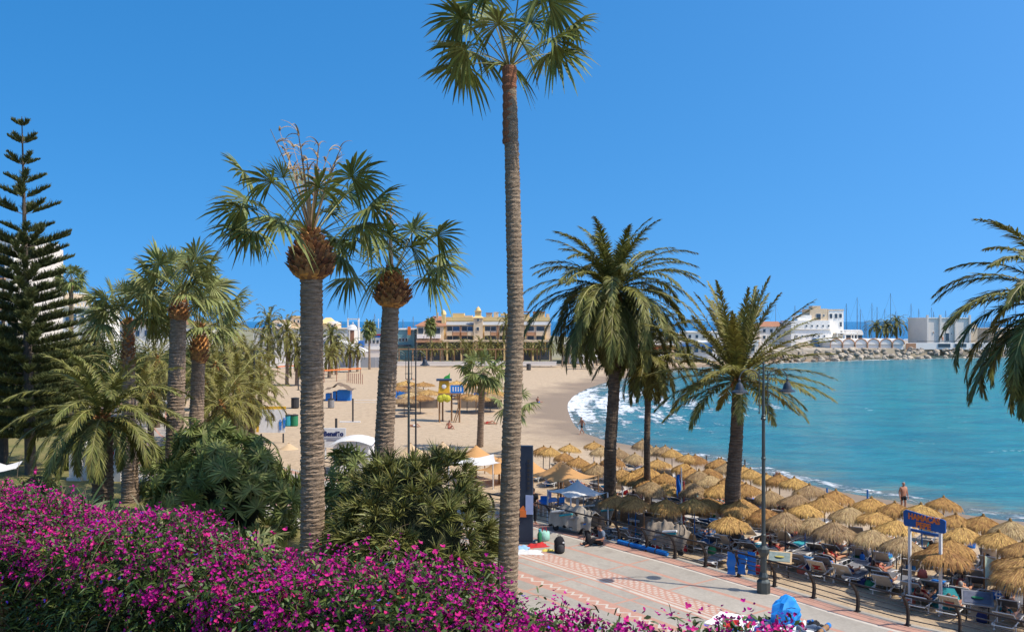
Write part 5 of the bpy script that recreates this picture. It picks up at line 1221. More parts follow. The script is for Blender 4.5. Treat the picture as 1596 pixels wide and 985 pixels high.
for x in (-.8,.7): q = MB(); q.tube([(x-.03,.15,.10),(x+.03,.15,.10)],.108,10); q.build('band', m_cable, r)
# rigid grey post, flag mast
g = GS(1045,846); r = thing('wooden_post','broad weathered grey post behind the cart of beige sunshades','post', g); m = MB(); m.box((0,0,.95),(.34,.2,1.9)); m.build('shaft', mat('weathered_wood',(.27,.25,.22),(.17,.155,.14),scale=4,stretch=(1,1,.2),bump=.5), r); m = MB(); m.box((0,0,1.92),(.38,.24,.06)); m.build('cap', m_cable, r)
g = GS(1062,824); r = thing('flag_mast','white and red mast with furled blue flag among the straw parasols','flagpole', g)
m = MB(); m.tube([(0,0,0),(0,0,3.2)],[.045,.03],8); m.build('mast', m_wpaint, r); m = MB(); m.tube([(.13,0,0),(.13,0,2.5)],.03,8); m.build('red_mast', m_redc, r)
n = 12; V = []
for i in range(n):
    for j in range(7): a = j/6; V.append((-.05-.26*a*(1-.45*abs(i/(n-1)*2-1))-.03*math.sin(i*.8), .08*math.sin(a*7+i*.5), 2.85-i*.11))
m = MB(); m.add(V, [(i*7+j,i*7+j+1,(i+1)*7+j+1,(i+1)*7+j) for i in range(n-1) for j in range(6)]); m.build('flag', m_bluec, r, True)
# three blue cloths on the railing
for i, px in enumerate((1137,1153,1169)):
    b_ = G(px, 902, PZ); b_ += Vector((0,0,0)); q = np.array([b_.x,b_.y]); n = 15; V = []
    dirv = Vector((.79,-.61,0))
    for k in range(n):
        for j in range(5):
            x = (j/4-.5)*.34; z = .98-k*.062; V.append((x*dirv.x+.02*math.sin(k*.7+j), x*dirv.y-.03+.025*math.sin(k*.9+i)-.0*k, z))
    m = MB(); m.add(V, [(k*5+j,k*5+j+1,(k+1)*5+j+1,(k+1)*5+j) for k in range(n-1) for j in range(4)]); o = m.build('hanging_towel', m_bluep, None, True); o.location = b_+Vector((.12,.25,0)); tag(o, ['left','middle','right'][i]+' one of three narrow blue towels hung over the railing', 'towel')
# information boards on slanted stands
def slant(loc, rz, lab, c, spot):
    r = thing('information_board', lab, 'information board', loc, rz)
    m = MB(); m.box((0,0,.86),(1.0,.72,.05),rx=math.radians(28)); m.build('board', m_sling if spot else m_awc, r)
    p = MB(); p.box((0,-.015,.89),(.86,.56,.02),rx=math.radians(28)); pb = p.build('picture', c, r)
    q = MB(); q.ell((.0,-.03,.905),(.20,.12,.03),14); q.build('printed_figure', m_green if spot else mat('print_yellow',(.55,.42,.08),(.3,.3,.1)), pb)
    for s in (-1,1): l = MB(); l.tube([(s*.35,.1,0),(s*.35,.05,.84)],.03,6); l.build('leg', m_iron, r)
slant(GS(1215,900), math.radians(-20), 'slanted information board with yellow figure just right of the bell lamp', mat('print_grey',(.25,.3,.28),(.12,.16,.15),scale=6), 0)
slant(G(1522,975,PZ-.5)+Vector((.5,.9,-.2)), math.radians(-25), 'slanted grey information board with green figure at lower right', mat('print_slate',(.12,.13,.18),(.07,.08,.1),scale=6), 1)
# vendor's spread at the lower edge
cl = towel_mesh(40, 3.2, 1.5).build('ground_cloth', m_white, None, True); cl.location = G(1185,978,PZ)+Vector((0,.1,.0)); cl.rotation_euler = (0,0,math.radians(-35)); tag(cl, 'white vendor cloth spread on the promenade at the lower edge', 'cloth')
def shoe(m1, m2):
    r = thing('shoe','x','shoe'); m = MB(); V = []
    prof = [(-.14,.045,.10),(-.10,.05,.12),(-.03,.048,.115),(.04,.052,.08),(.10,.052,.06),(.15,.035,.04)]
    for y, w_, z in prof:
        for a in range(8): t = PI*a/7; V.append((w_*math.cos(t), y, .02+z*math.sin(t)**.8))
    m.add(V, [(i*8+j,i*8+j+1,(i+1)*8+j+1,(i+1)*8+j) for i in range(5) for j in range(7)]+[tuple(range(8)), tuple(range(47,39,-1))]); m.build('upper', m1, r, True)
    s = MB(); s.prism([(-.045,-.15),(.045,-.15),(.055,.04),(.05,.13),(.02,.165),(-.02,.165),(-.05,.13),(-.055,.04)],0,.025); s.build('sole', m2, r); return Proto(r)
shs = [(shoe(m_white,m_bluec),'white and blue'),(shoe(m_redc,m_white),'red and white'),(shoe(m_bluec,m_white),'blue'),(shoe(m_greyb,m_white),'grey'),(shoe(m_black,m_redc),'black and red')]
R.seed(8)
for i in range(44):
    s_, n_ = shs[i%5]; p = G(1130+R.random()*160, 966+R.random()*28+(0), PZ+.03); d_ = R.random()
    s_.place(p, R.uniform(0,6), n_+' sports shoe in the heap on the vendor cloth', n_+' shoes on the vendor cloth', 1.25)
for i,(c_,nm) in enumerate([(m_redc,'red'),(m_navy,'navy blue'),(m_white,'white'),(m_tealc,'teal'),(m_black,'black')]):
    heap('folded_garment', nm+' folded garment on the vendor cloth', 'garment', G(1140+i*32, 974-(i%2)*8, PZ+.02), c_, .5,.4,.22, 20+i, rz=i)
g = G(1222,976,PZ); r = thing('sack','large bright blue upright sack standing at the end of the vendor cloth','sack', g, .3)
m = MB(); m.lathe([(.34,0),(.44,.10),(.50,.40),(.46,.66),(.34,.86),(.22,.95),(0,.97)],14, jit=lambda i,j: 1+.16*math.sin(j*2.3+i*1.7)+.06*math.cos(j*3.9+i)); V = m.v[0]; V[:,1] *= .7; V[:,0] += .12*V[:,2]; V[:,2] += .05*np.sin(V[:,0]*11); m.build('body', mat('sack_blue',(.03,.32,.80),(.02,.24,.66),scale=4,rough=.45), r)
for z, w_ in ((.30,.34),(.52,.25),(.70,.36)): q = MB(); q.tube([(-w_/2,-.37,z),(0,-.385,z+.03),(w_/2,-.36,z-.02)],.012,5); q.build('seam', m_navy, r)
g = G(1285,985,PZ); m = MB(); r = thing('rolled_rug','brown rolled rug with blue end at the right tip of the vendor cloth','rug', g, .9); m.tube([(-.5,0,.1),(.25,0,.12)],.08,10); m.build('roll', m_wood, r); m = MB(); m.tube([(.24,0,.12),(.40,0,.125)],.09,10); m.build('end', m_bluep, r)

# ------------------------------------------------------------------ left foreground corner: litter bin, rail, young tree
r = thing('litter_bin', 'wooden slatted litter bin at the lower left corner', 'litter bin', Vector((-5.42,9.25,HZ0+.25))); 
zt_ = 11.5-380/1400*9.25-r.location.z; 
for k in range(12): a = 2*PI*k/12; m = MB(); m.box((.21*math.cos(a),.21*math.sin(a),zt_*.45),(.035,.085,zt_*.86),a); m.build('slat', m_wood, r)
m = MB(); m.lathe([(.19,.02),(.19,zt_*.9),(.22,zt_*.9),(.22,zt_*.94),(.17,zt_*.94),(.17,.05)],20); m.build('liner', m_rubber, r)
m_teal = mat('teal_paint', (.03,.17,.15), (.02,.12,.11), scale=5, rough=.4, metal=.3)
r = thing('garden_rail','teal metal hand rail on thin posts at the left edge','railing', Vector((-5.9,9.9,HZ0)))
z1 = 11.5-352/1400*9.9-HZ0
m = MB(); m.tube([(-1.2,.1,z1),(.32,0,z1),(.42,0,z1-.05)],.03,8); m.build('hand_rail', m_teal, r)
for x in (-1.0,.28): m = MB(); m.tube([(x,.03,0),(x,.03,z1)],.02,8); m.build('post', m_teal, r)
m = MB(); 
for k in range(14): m.tube([(-1+k*.09,.03,.1),(-1+k*.09,.03,z1-.1)],.004,4)
m.tube([(-1,.03,z1-.1),(.28,.03,z1-.1)],.006,4); m.build('mesh_infill', m_iron, r)
r = thing('tree_stake','thin brown stake in a grey sleeve before the left end of the hedge','stake', Vector(((55-798)/1400*9.0, 9.0, HZ0)))
zz = 11.5-365/1400*9-HZ0
m = MB(); m.tube([(0,0,.2),(.03,0,zz*.5),(.02,0,zz)],[.028,.024,.02],8); m.build('stake_shaft', m_wood, r); m = MB(); m.tube([(0,0,0),(0,0,.32)],.06,10); m.build('sleeve', concrete, r)

# ------------------------------------------------------------------ balustrade and left garden
m_stone = mat('white_stone', (.62,.58,.51), (.50,.46,.40), scale=3, rough=.8, bump=.2)
g = base_at(122,56); r = thing('balustrade','white stone balustrade with a square pillar beside the young feather palm','balustrade', g, math.radians(-8))
m = MB(); m.box((0,0,1.1),(.75,.75,2.3)); m.box((0,0,2.3),(.9,.9,.14)); m.box((0,0,.1),(.95,.95,.2)); m.build('pillar', m_stone, r)
m = MB(); m.box((1.7,0,.45),(2.6,.55,.9)); m.build('plinth', m_stone, r); m = MB(); m.box((1.7,0,2.0),(2.6,.4,.16)); m.build('coping', m_stone, r)
for k in range(9): m = MB(); m.lathe([(.07,.9),(.09,.95),(.05,1.02),(.11,1.25),(.12,1.38),(.06,1.65),(.05,1.75),(.09,1.85),(.09,1.92)],10,c=(.58+k*.27,0,0)); m.build('baluster', m_stone, r)
r = thing('banner','red and white banner hung low on the promenade between the left palm trunks','banner', G(186,738,PZ), math.radians(-40))
m = MB(); m.box((0,0,.9),(1.9,.04,1.0)); m.build('cloth_panel', m_redc, r); m = MB(); m.box((-.3,-.03,.95),(.7,.03,.45)); m.build('white_patch', m_white, r)
for s in (-1,1): m = MB(); m.tube([(s*.97,0,0),(s*.97,0,1.45)],.03,6); m.build('post', m_wpaint, r)
r = awning('garden_parasol','white parasol corner at the left edge above the garden','parasol', base_at(-14,46), 2.6, 2.2, 2.75, m_cream, .4, polem=m_wpaint, poles=0)
# dwarf green and yellow shrubs at the left
for i,(px,d,s_) in enumerate([(20,40,1.2),(60,48,1.3),(105,60,1.0),(205,64,1.1),(40,36,1.1)]):
    NR = np.random.default_rng(300+i); r = thing('garden_shrub', ['yellow green rounded shrub at the left edge','rounded shrub under the pointed conifer','low shrub left of the white balustrade','low shrub by the promenade behind the young feather palm','small rounded shrub behind the left end of the hedge'][i], 'shrub', base_at(px,d))
    m = MB(); m.ell((0,0,.5*s_),(.75*s_,.75*s_,.75*s_),12); m.build('stems', m_dark, r); m = MB(); n = 1500; v = nrm(NR.normal(0,1,(n,3)))*NR.uniform(.75,1.1,(n,1))*s_; v[:,2] = np.abs(v[:,2])+.1; strips(m, v, nrm(v+NR.normal(0,.7,(n,3))), nrm(NR.normal(0,1,(n,3))), .13, .07, .2, [.5,1,.2]); m.build('foliage', [m_blime,m_bleaf][i%2], r)  # dark ball added inside the leaves, coloured as the shrub's inner shade

# ------------------------------------------------------------------ things on the beach
m_yel = mat('yellow_paint', (.72,.42,.03), (.58,.32,.03), scale=3, rough=.5); m_yel2 = mat('yellow_green', (.55,.50,.04), (.4,.4,.05))
g = GS(702,657); d = g.y; pxm = F/d; r = thing('lifeguard_tower','yellow and blue lifeguard tower on brown wooden legs','lifeguard tower', g, .08)
H1 = (657-612)/pxm; hh = (657-590)/pxm
for x in (-17,-12,2,14): m = MB(); m.tube([(x/pxm,(.6 if x in (-12,2) else -.5),-.2),(x/pxm,(.5 if x in (-12,2) else -.4),H1)],.11,6); m.build('leg', m_wood, r)
m = MB(); m.box((-.1,0,H1-.06),(36/pxm,1.7,.16)); m.build('platform', m_wood, r)
m = MB(); w_ = 18/pxm; V = [(-w_/2,-.8,0),(w_/2,-.8,0),(w_/2,.8,0),(-w_/2,.8,0),(-w_/2*.8,-.7,1.35),(w_/2*.85,-.7,1.35),(w_/2*.85,.7,1.35),(-w_/2*.8,.7,1.35)]; V = [(x-10/pxm,y,z+H1) for x,y,z in V]; m.add(V,[(0,1,5,4),(1,2,6,5),(2,3,7,6),(3,0,4,7),(0,3,2,1),(4,5,6,7)]); m.build('cabin', m_yel, r)
m = MB(); m.box((-10/pxm,0,H1+1.42),(24/pxm,2.0,.14)); m.build('roof', m_pillar, r); m = MB(); m.box((10/pxm,-.75,H1+.45),(20/pxm,.08,.85)); bp_ = m.build('blue_panel', m_bluep, r)
for k in range(4): m = MB(); m.box(((4+k*4)/pxm,-.80,H1+.45),(.12,.02,.5)); m.build('white_mark', m_wpaint, bp_)
m = MB(); 
for k in range(3): m.ell((-10/pxm+.35*(k-1),-.7,H1-.55+.12*(k%2)),(.42,.3,.45),10)
m.build('net_bundle', m_yel2, r)
m = MB(); m.tube([(5/pxm,-.5,0),(12/pxm,-.6,1.6),(11/pxm,-.5,H1)],.06,6); m.tube([(8/pxm,-.5,0),(15/pxm,-.6,1.6),(14/pxm,-.5,H1)],.06,6); m.build('ladder', m_wood, r)
m = MB(); m.ell((-10/pxm,-.85,H1+.75),(.25,.05,.25),12); m.build('emblem', m_wpaint, r)
# far straw parasols with wicker windbreak
R.seed(5)
for i,(px,py) in enumerate([(620,604),(633,596),(646,606),(660,598),(668,610),(640,614),(655,618),(722,600),(735,606),(748,597),(760,606),(772,602),(728,616),(742,618),(764,616),(775,612),(712,596),(630,622)]):
    g = GS(px, py, 2.0); par[[1,3,4][i%3]].place(g, R.uniform(0,6), 'straw parasol in the distant cluster around the lifeguard tower', 'straw parasols around the lifeguard tower', (1.45,1.45,.95))
m_wick = mat('wicker', (.24,.19,.14), (.13,.105,.085), scale=2, stretch=(1,1,14), rough=.9, bump=.5)
def screen(name, lab, pts, h, mt, cat='windbreak', wav=.0):
    r = thing(name, lab, cat, pts[0]); o = pts[0]; m = MB(); V = []; n = 0
    for a,b in zip(pts[:-1], pts[1:]):
        k = max(3,int((b-a).length/.35))
        for i in range(k+1): p = a.lerp(b, i/k)-o; q = wav*math.sin(n*1.1); V += [(p.x,p.y+q,0),(p.x,p.y+q,h*(1+.06*math.sin(n*.8)))]; n += 1
    m.add(V, [(2*i,2*i+2,2*i+3,2*i+1) for i in range(n-1)]); m.build('panel', mt, r)
    for p in pts: q = MB(); q.tube([tuple(p-o-Vector((0,0,.1))), tuple(p-o+Vector((0,0,h+.15)))],.05,6); q.build('post', m_wood, r)
screen('windbreak','dark wicker windbreak left of the lifeguard tower', [GS(620,634),GS(650,636),GS(682,636)], 1.1, m_wick)
screen('windbreak','dark wicker windbreak right of the lifeguard tower', [GS(718,636),GS(750,636),GS(782,636)], 1.0, m_wick)
for px,py,w_,lab in [(628,606,2.2,'left'),(757,610,3.2,'right')]:
    g = GS(px,py+14); r = thing('beach_stall','blue fronted beach stall under straw parasols, %s of the lifeguard tower' % lab,'stall', g); m = MB(); m.box((0,0,.75),(w_,1,1.5)); m.build('counter', m_bluep, r); m = MB(); m.box((0,0,1.6),(w_*1.1,1.3,.1)); m.build('roof', m_wood, r)
# blue sheds and their brown canopy
r = thing('beach_stall','pair of blue sheds under a brown canopy on the open beach','stall', GS(530,624)); s_ = r.location.y/F
for x0,x1,z1 in [(-21,-14,.9),(-10,-5,1.15),(-3,17,1.3)]: m = MB(); m.box(((x0+x1)/2*s_,0,z1*.55),((x1-x0)*s_,1.4,z1*1.1)); m.build('shed', m_bluep, r)
m = MB(); n = 13; V = []
for i in range(n):
    for j in range(5): x = i/(n-1)*2-1; V.append((x*23*s_,(j/4-.5)*3.2, 1.55+1.0*(1-abs(x)**.8)+.12*math.sin(i*1.7)-.2*abs(j/4*2-1)))
m.add(V,[(i*5+j,(i+1)*5+j,(i+1)*5+j+1,i*5+j+1) for i in range(n-1) for j in range(4)]); m.build('canopy', mat('canvas_brown',(.20,.14,.09),(.13,.09,.06)), r)
# orange bars
def frame(lab, p0, p1, z, npost):
    r = thing('exercise_bars', lab, 'exercise frame', p0); v = p1-p0; m = MB(); m.box(tuple(v/2+Vector((0,0,z))),(v.length,.3,.22),math.atan2(v.y,v.x)); m.build('beam', m_orange, r)
    for k in range(npost): q = MB(); p = v*(k/(npost-1)); q.tube([tuple(p),tuple(p+Vector((0,0,z)))],.07,6); q.build('post', mat('post_rust',(.35,.16,.10),(.25,.11,.07)), r)
frame('long orange topped bar frame right of the stout palm trunk', GS(505,596), GS(562,592), 2.1, 4)
frame('orange topped bar frame left of the stout palm trunk', GS(433,584), GS(474,581), 1.6, 4)
r = thing('low_fence','row of thin rust coloured stakes at the end of the orange bars','fence', GS(541,596)); 
for k in range(9): q = MB(); q.tube([(k*.42*1.0,-k*.5,-.1),(k*.42,-k*.5,1.7)],.06,5); q.build('stake', MC['post_rust'], r)
def pole_(px,py0,py1,lab,rad=.06,mt=None,nm='net_post',disc=True):
    g = GS(px,py1); z = (py1-py0)*g.y/F; r = thing(nm, lab, 'pole', g); m = MB(); m.tube([(0,0,0),(0,0,z)],rad,8); m.build('pole', mt or m_rubber, r)
    m = MB(); m.box((-.3 if disc else 0,0,.05),(2.2 if disc else .4,.4,.08)); m.build('foot', m_wpaint if disc else m_rubber, r); return r
pole_(550,621,658,'dark volleyball net post with a white base board right of the stout palm',.09)
pole_(465,588,608,'grey volleyball net post left of the stout palm',.10,m_cable,disc=False)
pole_(524,652,672,'short brown post behind the Bensiño sign',.12,disc=False)
r = thing('volleyball_net','long thin white volleyball net line crossing behind the leaning palm','net', GS(552,640)+Vector((0,0,1.0)))
v = GS(590,640)-GS(552,640); m = MB(); m.tube([(0,0,.3),tuple(v+Vector((0,0,.3)))],.03,5); m.tube([(0,0,0),tuple(v)],.02,5); m.build('tape', m_wpaint, r)
def bin_(px,py,w_,h,mt,lab):
    g = GS(px,py); r = thing('litter_bin', lab, 'litter bin', g); m = MB(); m.lathe([(w_*.42,0),(w_*.5,h*.1),(w_*.5,h*.9),(w_*.46,h)],12); m.build('body', mt, r); m = MB(); m.lathe([(w_*.54,h),(w_*.54,h*1.07),(w_*.2,h*1.12),(0,h*1.12)],12); m.build('lid', m_rubber, r)
bin_(516,636,.8,1.1,mat('bin_grey',(.27,.26,.25),(.2,.19,.18)),'grey litter bin between the two stub balled palms')
bin_(459,664,.75,1.1,m_green,'green litter bin, the right one beside the white figure panel')
bin_(449,664,.75,1.1,m_tealc,'teal litter bin, the left one beside the white figure panel')
bin_(460,636,1.0,1.2,m_rubber,'black litter bin left of the stout palm trunk'); bin_(824,577,1.0,1.3,m_cable,'grey bin far back on the sand right of the very tall palm')
g = GS(697,592); r = thing('play_slide','small green slide piece on the empty beach beyond the parasols','slide', g); q = g.y/F; m = MB(); m.prism([(-6*q,-.5),(4*q,-.5),(4*q,.5),(-6*q,.5)],0,.1); m.add([(-6*q,-.5,.1),(4*q,-.5,.1),(4*q,-.5,11*q),(2*q,-.5,8*q),(-4*q,-.5,5*q),(-6*q,.5,.1),(4*q,.5,.1),(4*q,.5,11*q),(2*q,.5,8*q),(-4*q,.5,5*q)],[(0,1,2,3,4),(9,8,7,6,5),(1,6,7,2),(2,7,8,3),(3,8,9,4),(4,9,5,0)]); m.build('slide_body', mat('slide_green',(.04,.34,.07),(.03,.26,.05)), r)
# white figure panel, Bensiño sign
g = GS(424,690); q = g.y/F; r = thing('welcome_panel','white panel with blue figures and yellow edge among the left palms','sign', g, .05)
m = MB(); m.box((0,0,(690-656)*q),(40*q,.12,36*q)); pn = m.build('panel', m_wpaint, r); m = MB(); m.box((-1*q,.12,(690-636)*q),(44*q,.1,5*q)); m.build('top_band', m_yel, r); m = MB(); m.box((-22*q,0,(690-650)*q),(4*q,.16,46*q)); m.build('side_band', m_yel, r)
for dx,dz in ((13,-6),(19,-3)): m = MB(); z0 = (690-656+dz)*q; m.ell((dx*q,-.10,z0+7*q),(1.3*q,.04,1.3*q),10); m.prism([(dx*q-1.8*q,-.12),(dx*q+1.8*q,-.12),(dx*q+1.8*q,-.08),(dx*q-1.8*q,-.08)],z0-1*q,z0+5*q); m.prism([(dx*q-1.5*q,-.12),(dx*q-.4*q,-.12),(dx*q-.4*q,-.08),(dx*q-1.5*q,-.08)],z0-8*q,z0-1*q); m.prism([(dx*q+.4*q,-.12),(dx*q+1.5*q,-.12),(dx*q+1.5*q,-.08),(dx*q+.4*q,-.08)],z0-8*q,z0-1*q); m.tube([(dx*q+1.5*q,-.1,z0+4*q),(dx*q+4*q,-.1,z0+8*q)],.6*q,5); m.build('blue_figure', m_bluep, pn)
for z in (4,2,6): m = MB(); m.box(((-4 if z != 4 else -5)*q,-.08,(690-656+z)*q),((14-z)*q,.02,1.1*q)); m.build('text_line', m_rubber, pn)
for s in (-1,1): m = MB(); m.tube([(s*17*q,.1,0),(s*17*q,.1,(690-676)*q)],.08,6); m.build('post', m_cable, r)
g = GS(521,716); q = g.y/F; r = thing('name_sign','white board with dark blue name Bensiño right of the stout palm','sign', g, 0)
m = MB(); m.box((0,0,(716-682)*q),(36*q,.14,30*q)); pn = m.build('board', m_wpaint, r)
text_obj('Bensiño', 10.2*q, m_navy, pn, (-1*q,-.08,(716-676)*q), (PI/2,0,0), bold=.03, sx=.95)
for k,(w_,dz) in enumerate(((28,-7),(20,-10))): m = MB(); m.box((-2*q,-.08,(716-676+dz)*q),(w_*q,.02,.9*q)); m.build('text_line', m_navy, pn)
for s in (-1,1): m = MB(); m.tube([(s*14*q,.05,-.1),(s*14*q,.05,(716-690)*q)],.07,6); m.build('post', m_wpaint, r)
# white vans / stall roofs under the sign
r = thing('market_stall','low white roofed stall between the two stub balled palms','stall', GS(552,735)); q = r.location.y/F; m = MB(); m.box((0,0,1.0),(54*q,2.6,2.0)); m.build('body', m_wpaint, r)
m = MB(); n = 11; V = []
for i in range(n):
    for j in range(2): x = i/(n-1)*2-1; V.append((x*32*q,(j-.5)*3.4,2.1+.35*(1-x*x)))
m.add(V,[(i*2,(i+1)*2,(i+1)*2+1,i*2+1) for i in range(n-1)]); m.build('roof', m_cream, r)
m = MB(); m.box((0,-1.32,1.2),(44*q,.04,.7)); m.build('window', mat('dark_glass',(.03,.045,.06),(.05,.07,.09),rough=.1,spec=.6), r)
# woven walkway mats, green cloth stall, blue tubs
r = thing('slatted_walkway','grey slatted beach walkway laid on the sand right of the white sign posts','walkway', GS(1492,922), math.radians(-20))
for k in range(13): m = MB(); m.box((.03*math.sin(k*2),-.85+k*.14,.03),(1.75,.09,.05),.02*math.sin(k*3)); m.build('slat', MC['weathered_wood'], r)
n = 15; V = []; m = MB(); r = thing('cloth_screen','pale green checked cloth hung between poles at the right edge','cloth', GS(1568,930))
for i in range(n):
    for j in range(9): V.append((-.85+1.7*i/(n-1), .06*math.sin(i*1.1), 1.35-.9*j/8+.30*abs(i/(n-1)*2-1)**2*(1-j/8)))
m.add(V,[(i*9+j,(i+1)*9+j,(i+1)*9+j+1,i*9+j+1) for i in range(n-1) for j in range(8)]); m.build('cloth', mat('cloth_checked',(.50,.62,.52),(.36,.48,.42),scale=6,rough=.85), r)
for s in (-1,1): m = MB(); m.tube([(s*.86,0,0),(s*.86,0,1.75)],.03,6); m.build('pole', m_wood, r)
for i,(px,py,c_,nm) in enumerate([(1382,880,0,'blue'),(1344,883,0,'blue')]):
    g = GS(px,py); r = thing('water_drum','blue %s standing among the loungers' % ['water drum with lid','narrow bottle'][i],'drum', g); k = [1,.45][i]; m = MB(); m.lathe([(.2*k,0),(.24*k,.06),(.24*k,.48),(.2*k,.54),(.08*k,.58)],14); m.build('body', m_bluep, r, True); m = MB(); m.lathe([(.09*k,.57),(.09*k,.66),(0,.67)],10); m.build('cap', m_navy, r)
g = GS(1476,945); r = thing('beach_tent','small teal beach tent right of the right sign post','tent', g); m = MB(); m.add([(-.5,-.4,0),(.5,-.4,0),(.5,.4,0),(-.5,.4,0),(-.25,0,.75),(.3,0,.7)],[(0,1,5,4),(2,3,4,5),(1,2,5),(3,0,4)]); m.build('shell', m_tealc, r); m = MB(); m.tube([(-.25,0,.77),(.3,0,.72)],.015,5); m.build('ridge', m_navy, r)
for px,py,pt,lab in [(1375,790,762,'blue stake behind the wading man side parasols'),(1289,786,759,'blue stake in the sand near the water, left one'),(1352,786,763,'blue stake in the sand near the water, right one')][1:]:
    pole_(px,py,pt,lab,.05,m_poleb,'beach_stake',False) if False else None
for px,py0,py1,lab in [(1289,760,790,'thin blue stake near the water, left one'),(1352,763,792,'thin blue stake near the water left of the wading man'),(1101,710,735,'dark stake between seaward parasols'),(1161,716,742,'dark stake near the sea behind the upright palm')]:
    pole_(px,py0,py1,lab,.055,m_poleb if 'blue' in lab else m_pole,'beach_stake',False)
screen('windbreak','brown slatted screen behind the largest feather palm trunk', [GS(968,812),GS(1003,824),GS(1043,828)], .7, m_wick, wav=.12)
# ------------------------------------------------------------------ background palms
def low_palm(kind, seed, H, mt):
    global NR
    NR = np.random.default_rng(seed); r = thing('palm_tree','x','palm tree'); m = MB(); m.tube([(0,0,-.5),(.1,0,H*.5),(0,0,H)],[.32,.24,.2],8); m.build('trunk', m_trunk, r)
    m = MB()
    for i in range(30):
        u = (i+.5)/30; az = i*2.39996; el = 1.4-2.1*u
        if kind: fan_leaf(m, np.array([0,0,H]), az, el, 1.1, .5, 1.15, 12, tipdroop=.5)
        else: pinnate(m, np.array([0,0,H]), az, el, 3.2*NR.uniform(.85,1.15), 1.5, .65, 18, .12, start=.1)
    m.build('crown', [mt, m_stalk], r); return Proto(r)
bgp = [low_palm(0, 401, 5.0, m_pin_olive), low_palm(0, 402, 5.0, m_pin), low_palm(1, 403, 6.0, m_fan), low_palm(0, 404, 3.0, m_pin_olive)]
bgh = [5.0,5.0,6.0,3.0]
R.seed(17)
def bgpalm(px, py, d, k, s=1.0, z0=1.35, lab='distant palm along the front of the marina buildings', grp='distant palms before the marina buildings'):
    zc = CZ-(py-HY)/F*d; x = (px-CX)/F*d; H = max(1.2, zc-z0)
    bgp[k].place(Vector((x,d,z0)), R.uniform(0,6), lab, grp, (s,s,H/bgh[k]))
for px,py,d,k,s in [(419,507,150,1,1.0),(447,517,150,0,1.0),(419,543,150,0,.9),(462,548,150,3,.9),(516,523,180,1,1.2),(524,540,180,0,1.0),(513,553,170,3,1.1),(545,545,190,3,1.0),(557,545,190,0,.9),(576,513,200,2,.9),(480,545,150,3,.9),
                     (671,508,218,2,.8),(789,506,222,0,.85),(748,540,216,3,.9)]+[(657+i*15.5+R.uniform(-4,4), 541+R.uniform(-6,6), 216+R.uniform(-4,6), R.choice([0,0,1,3]), R.uniform(.6,.75)) for i in range(16)]:
    bgpalm(px,py,d,k,s)
for px,py,d in [(905,545,215),(930,552,212),(968,545,222),(1036,540,235),(1072,545,240),(1105,540,245),(1150,538,250)]: bgpalm(px,py,d,R.choice([0,1,3]),.85, lab='distant palm between the large feather palms by the bay', grp='distant palms by the bay')
for i,(px,py) in enumerate([(1366,509),(1382,508),(1398,503)]): bgpalm(px,py,318,1,1.6,2.9, lab=['left','middle','right'][i]+' of three dark palms on the breakwater between white building and grey block', grp=None)
# ------------------------------------------------------------------ buildings
m_yw = mat('render_yellow', (.76,.56,.26), (.66,.47,.21), scale=.3, rough=.9, bump=.1)
m_be = mat('render_beige', (.72,.56,.38), (.62,.48,.32), scale=.3, rough=.9)
m_bw = mat('render_white', (.88,.84,.76), (.80,.76,.68), scale=.2, rough=.9, fine=.06)
m_gr = mat('render_grey', (.76,.69,.60), (.68,.61,.52), scale=.2, rough=.9, fine=.06)
m_tile = mat('roof_tile', (.40,.19,.11), (.30,.14,.08), scale=1, stretch=(1,1,1), rough=.9, bump=.6, bscale=8)
m_rgrey = mat('roof_grey', (.36,.37,.38), (.28,.29,.30), scale=.6, rough=.8)
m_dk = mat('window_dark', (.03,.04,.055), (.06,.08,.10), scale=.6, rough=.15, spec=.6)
m_blu = mat('window_blue', (.05,.13,.25), (.03,.08,.16), scale=.6, rough=.15, spec=.6)
m_bal = mat('balcony_orange', (.50,.27,.15), (.42,.22,.12), scale=.5)
m_teal2 = mat('render_teal', (.20,.36,.38), (.14,.28,.32), scale=.4)
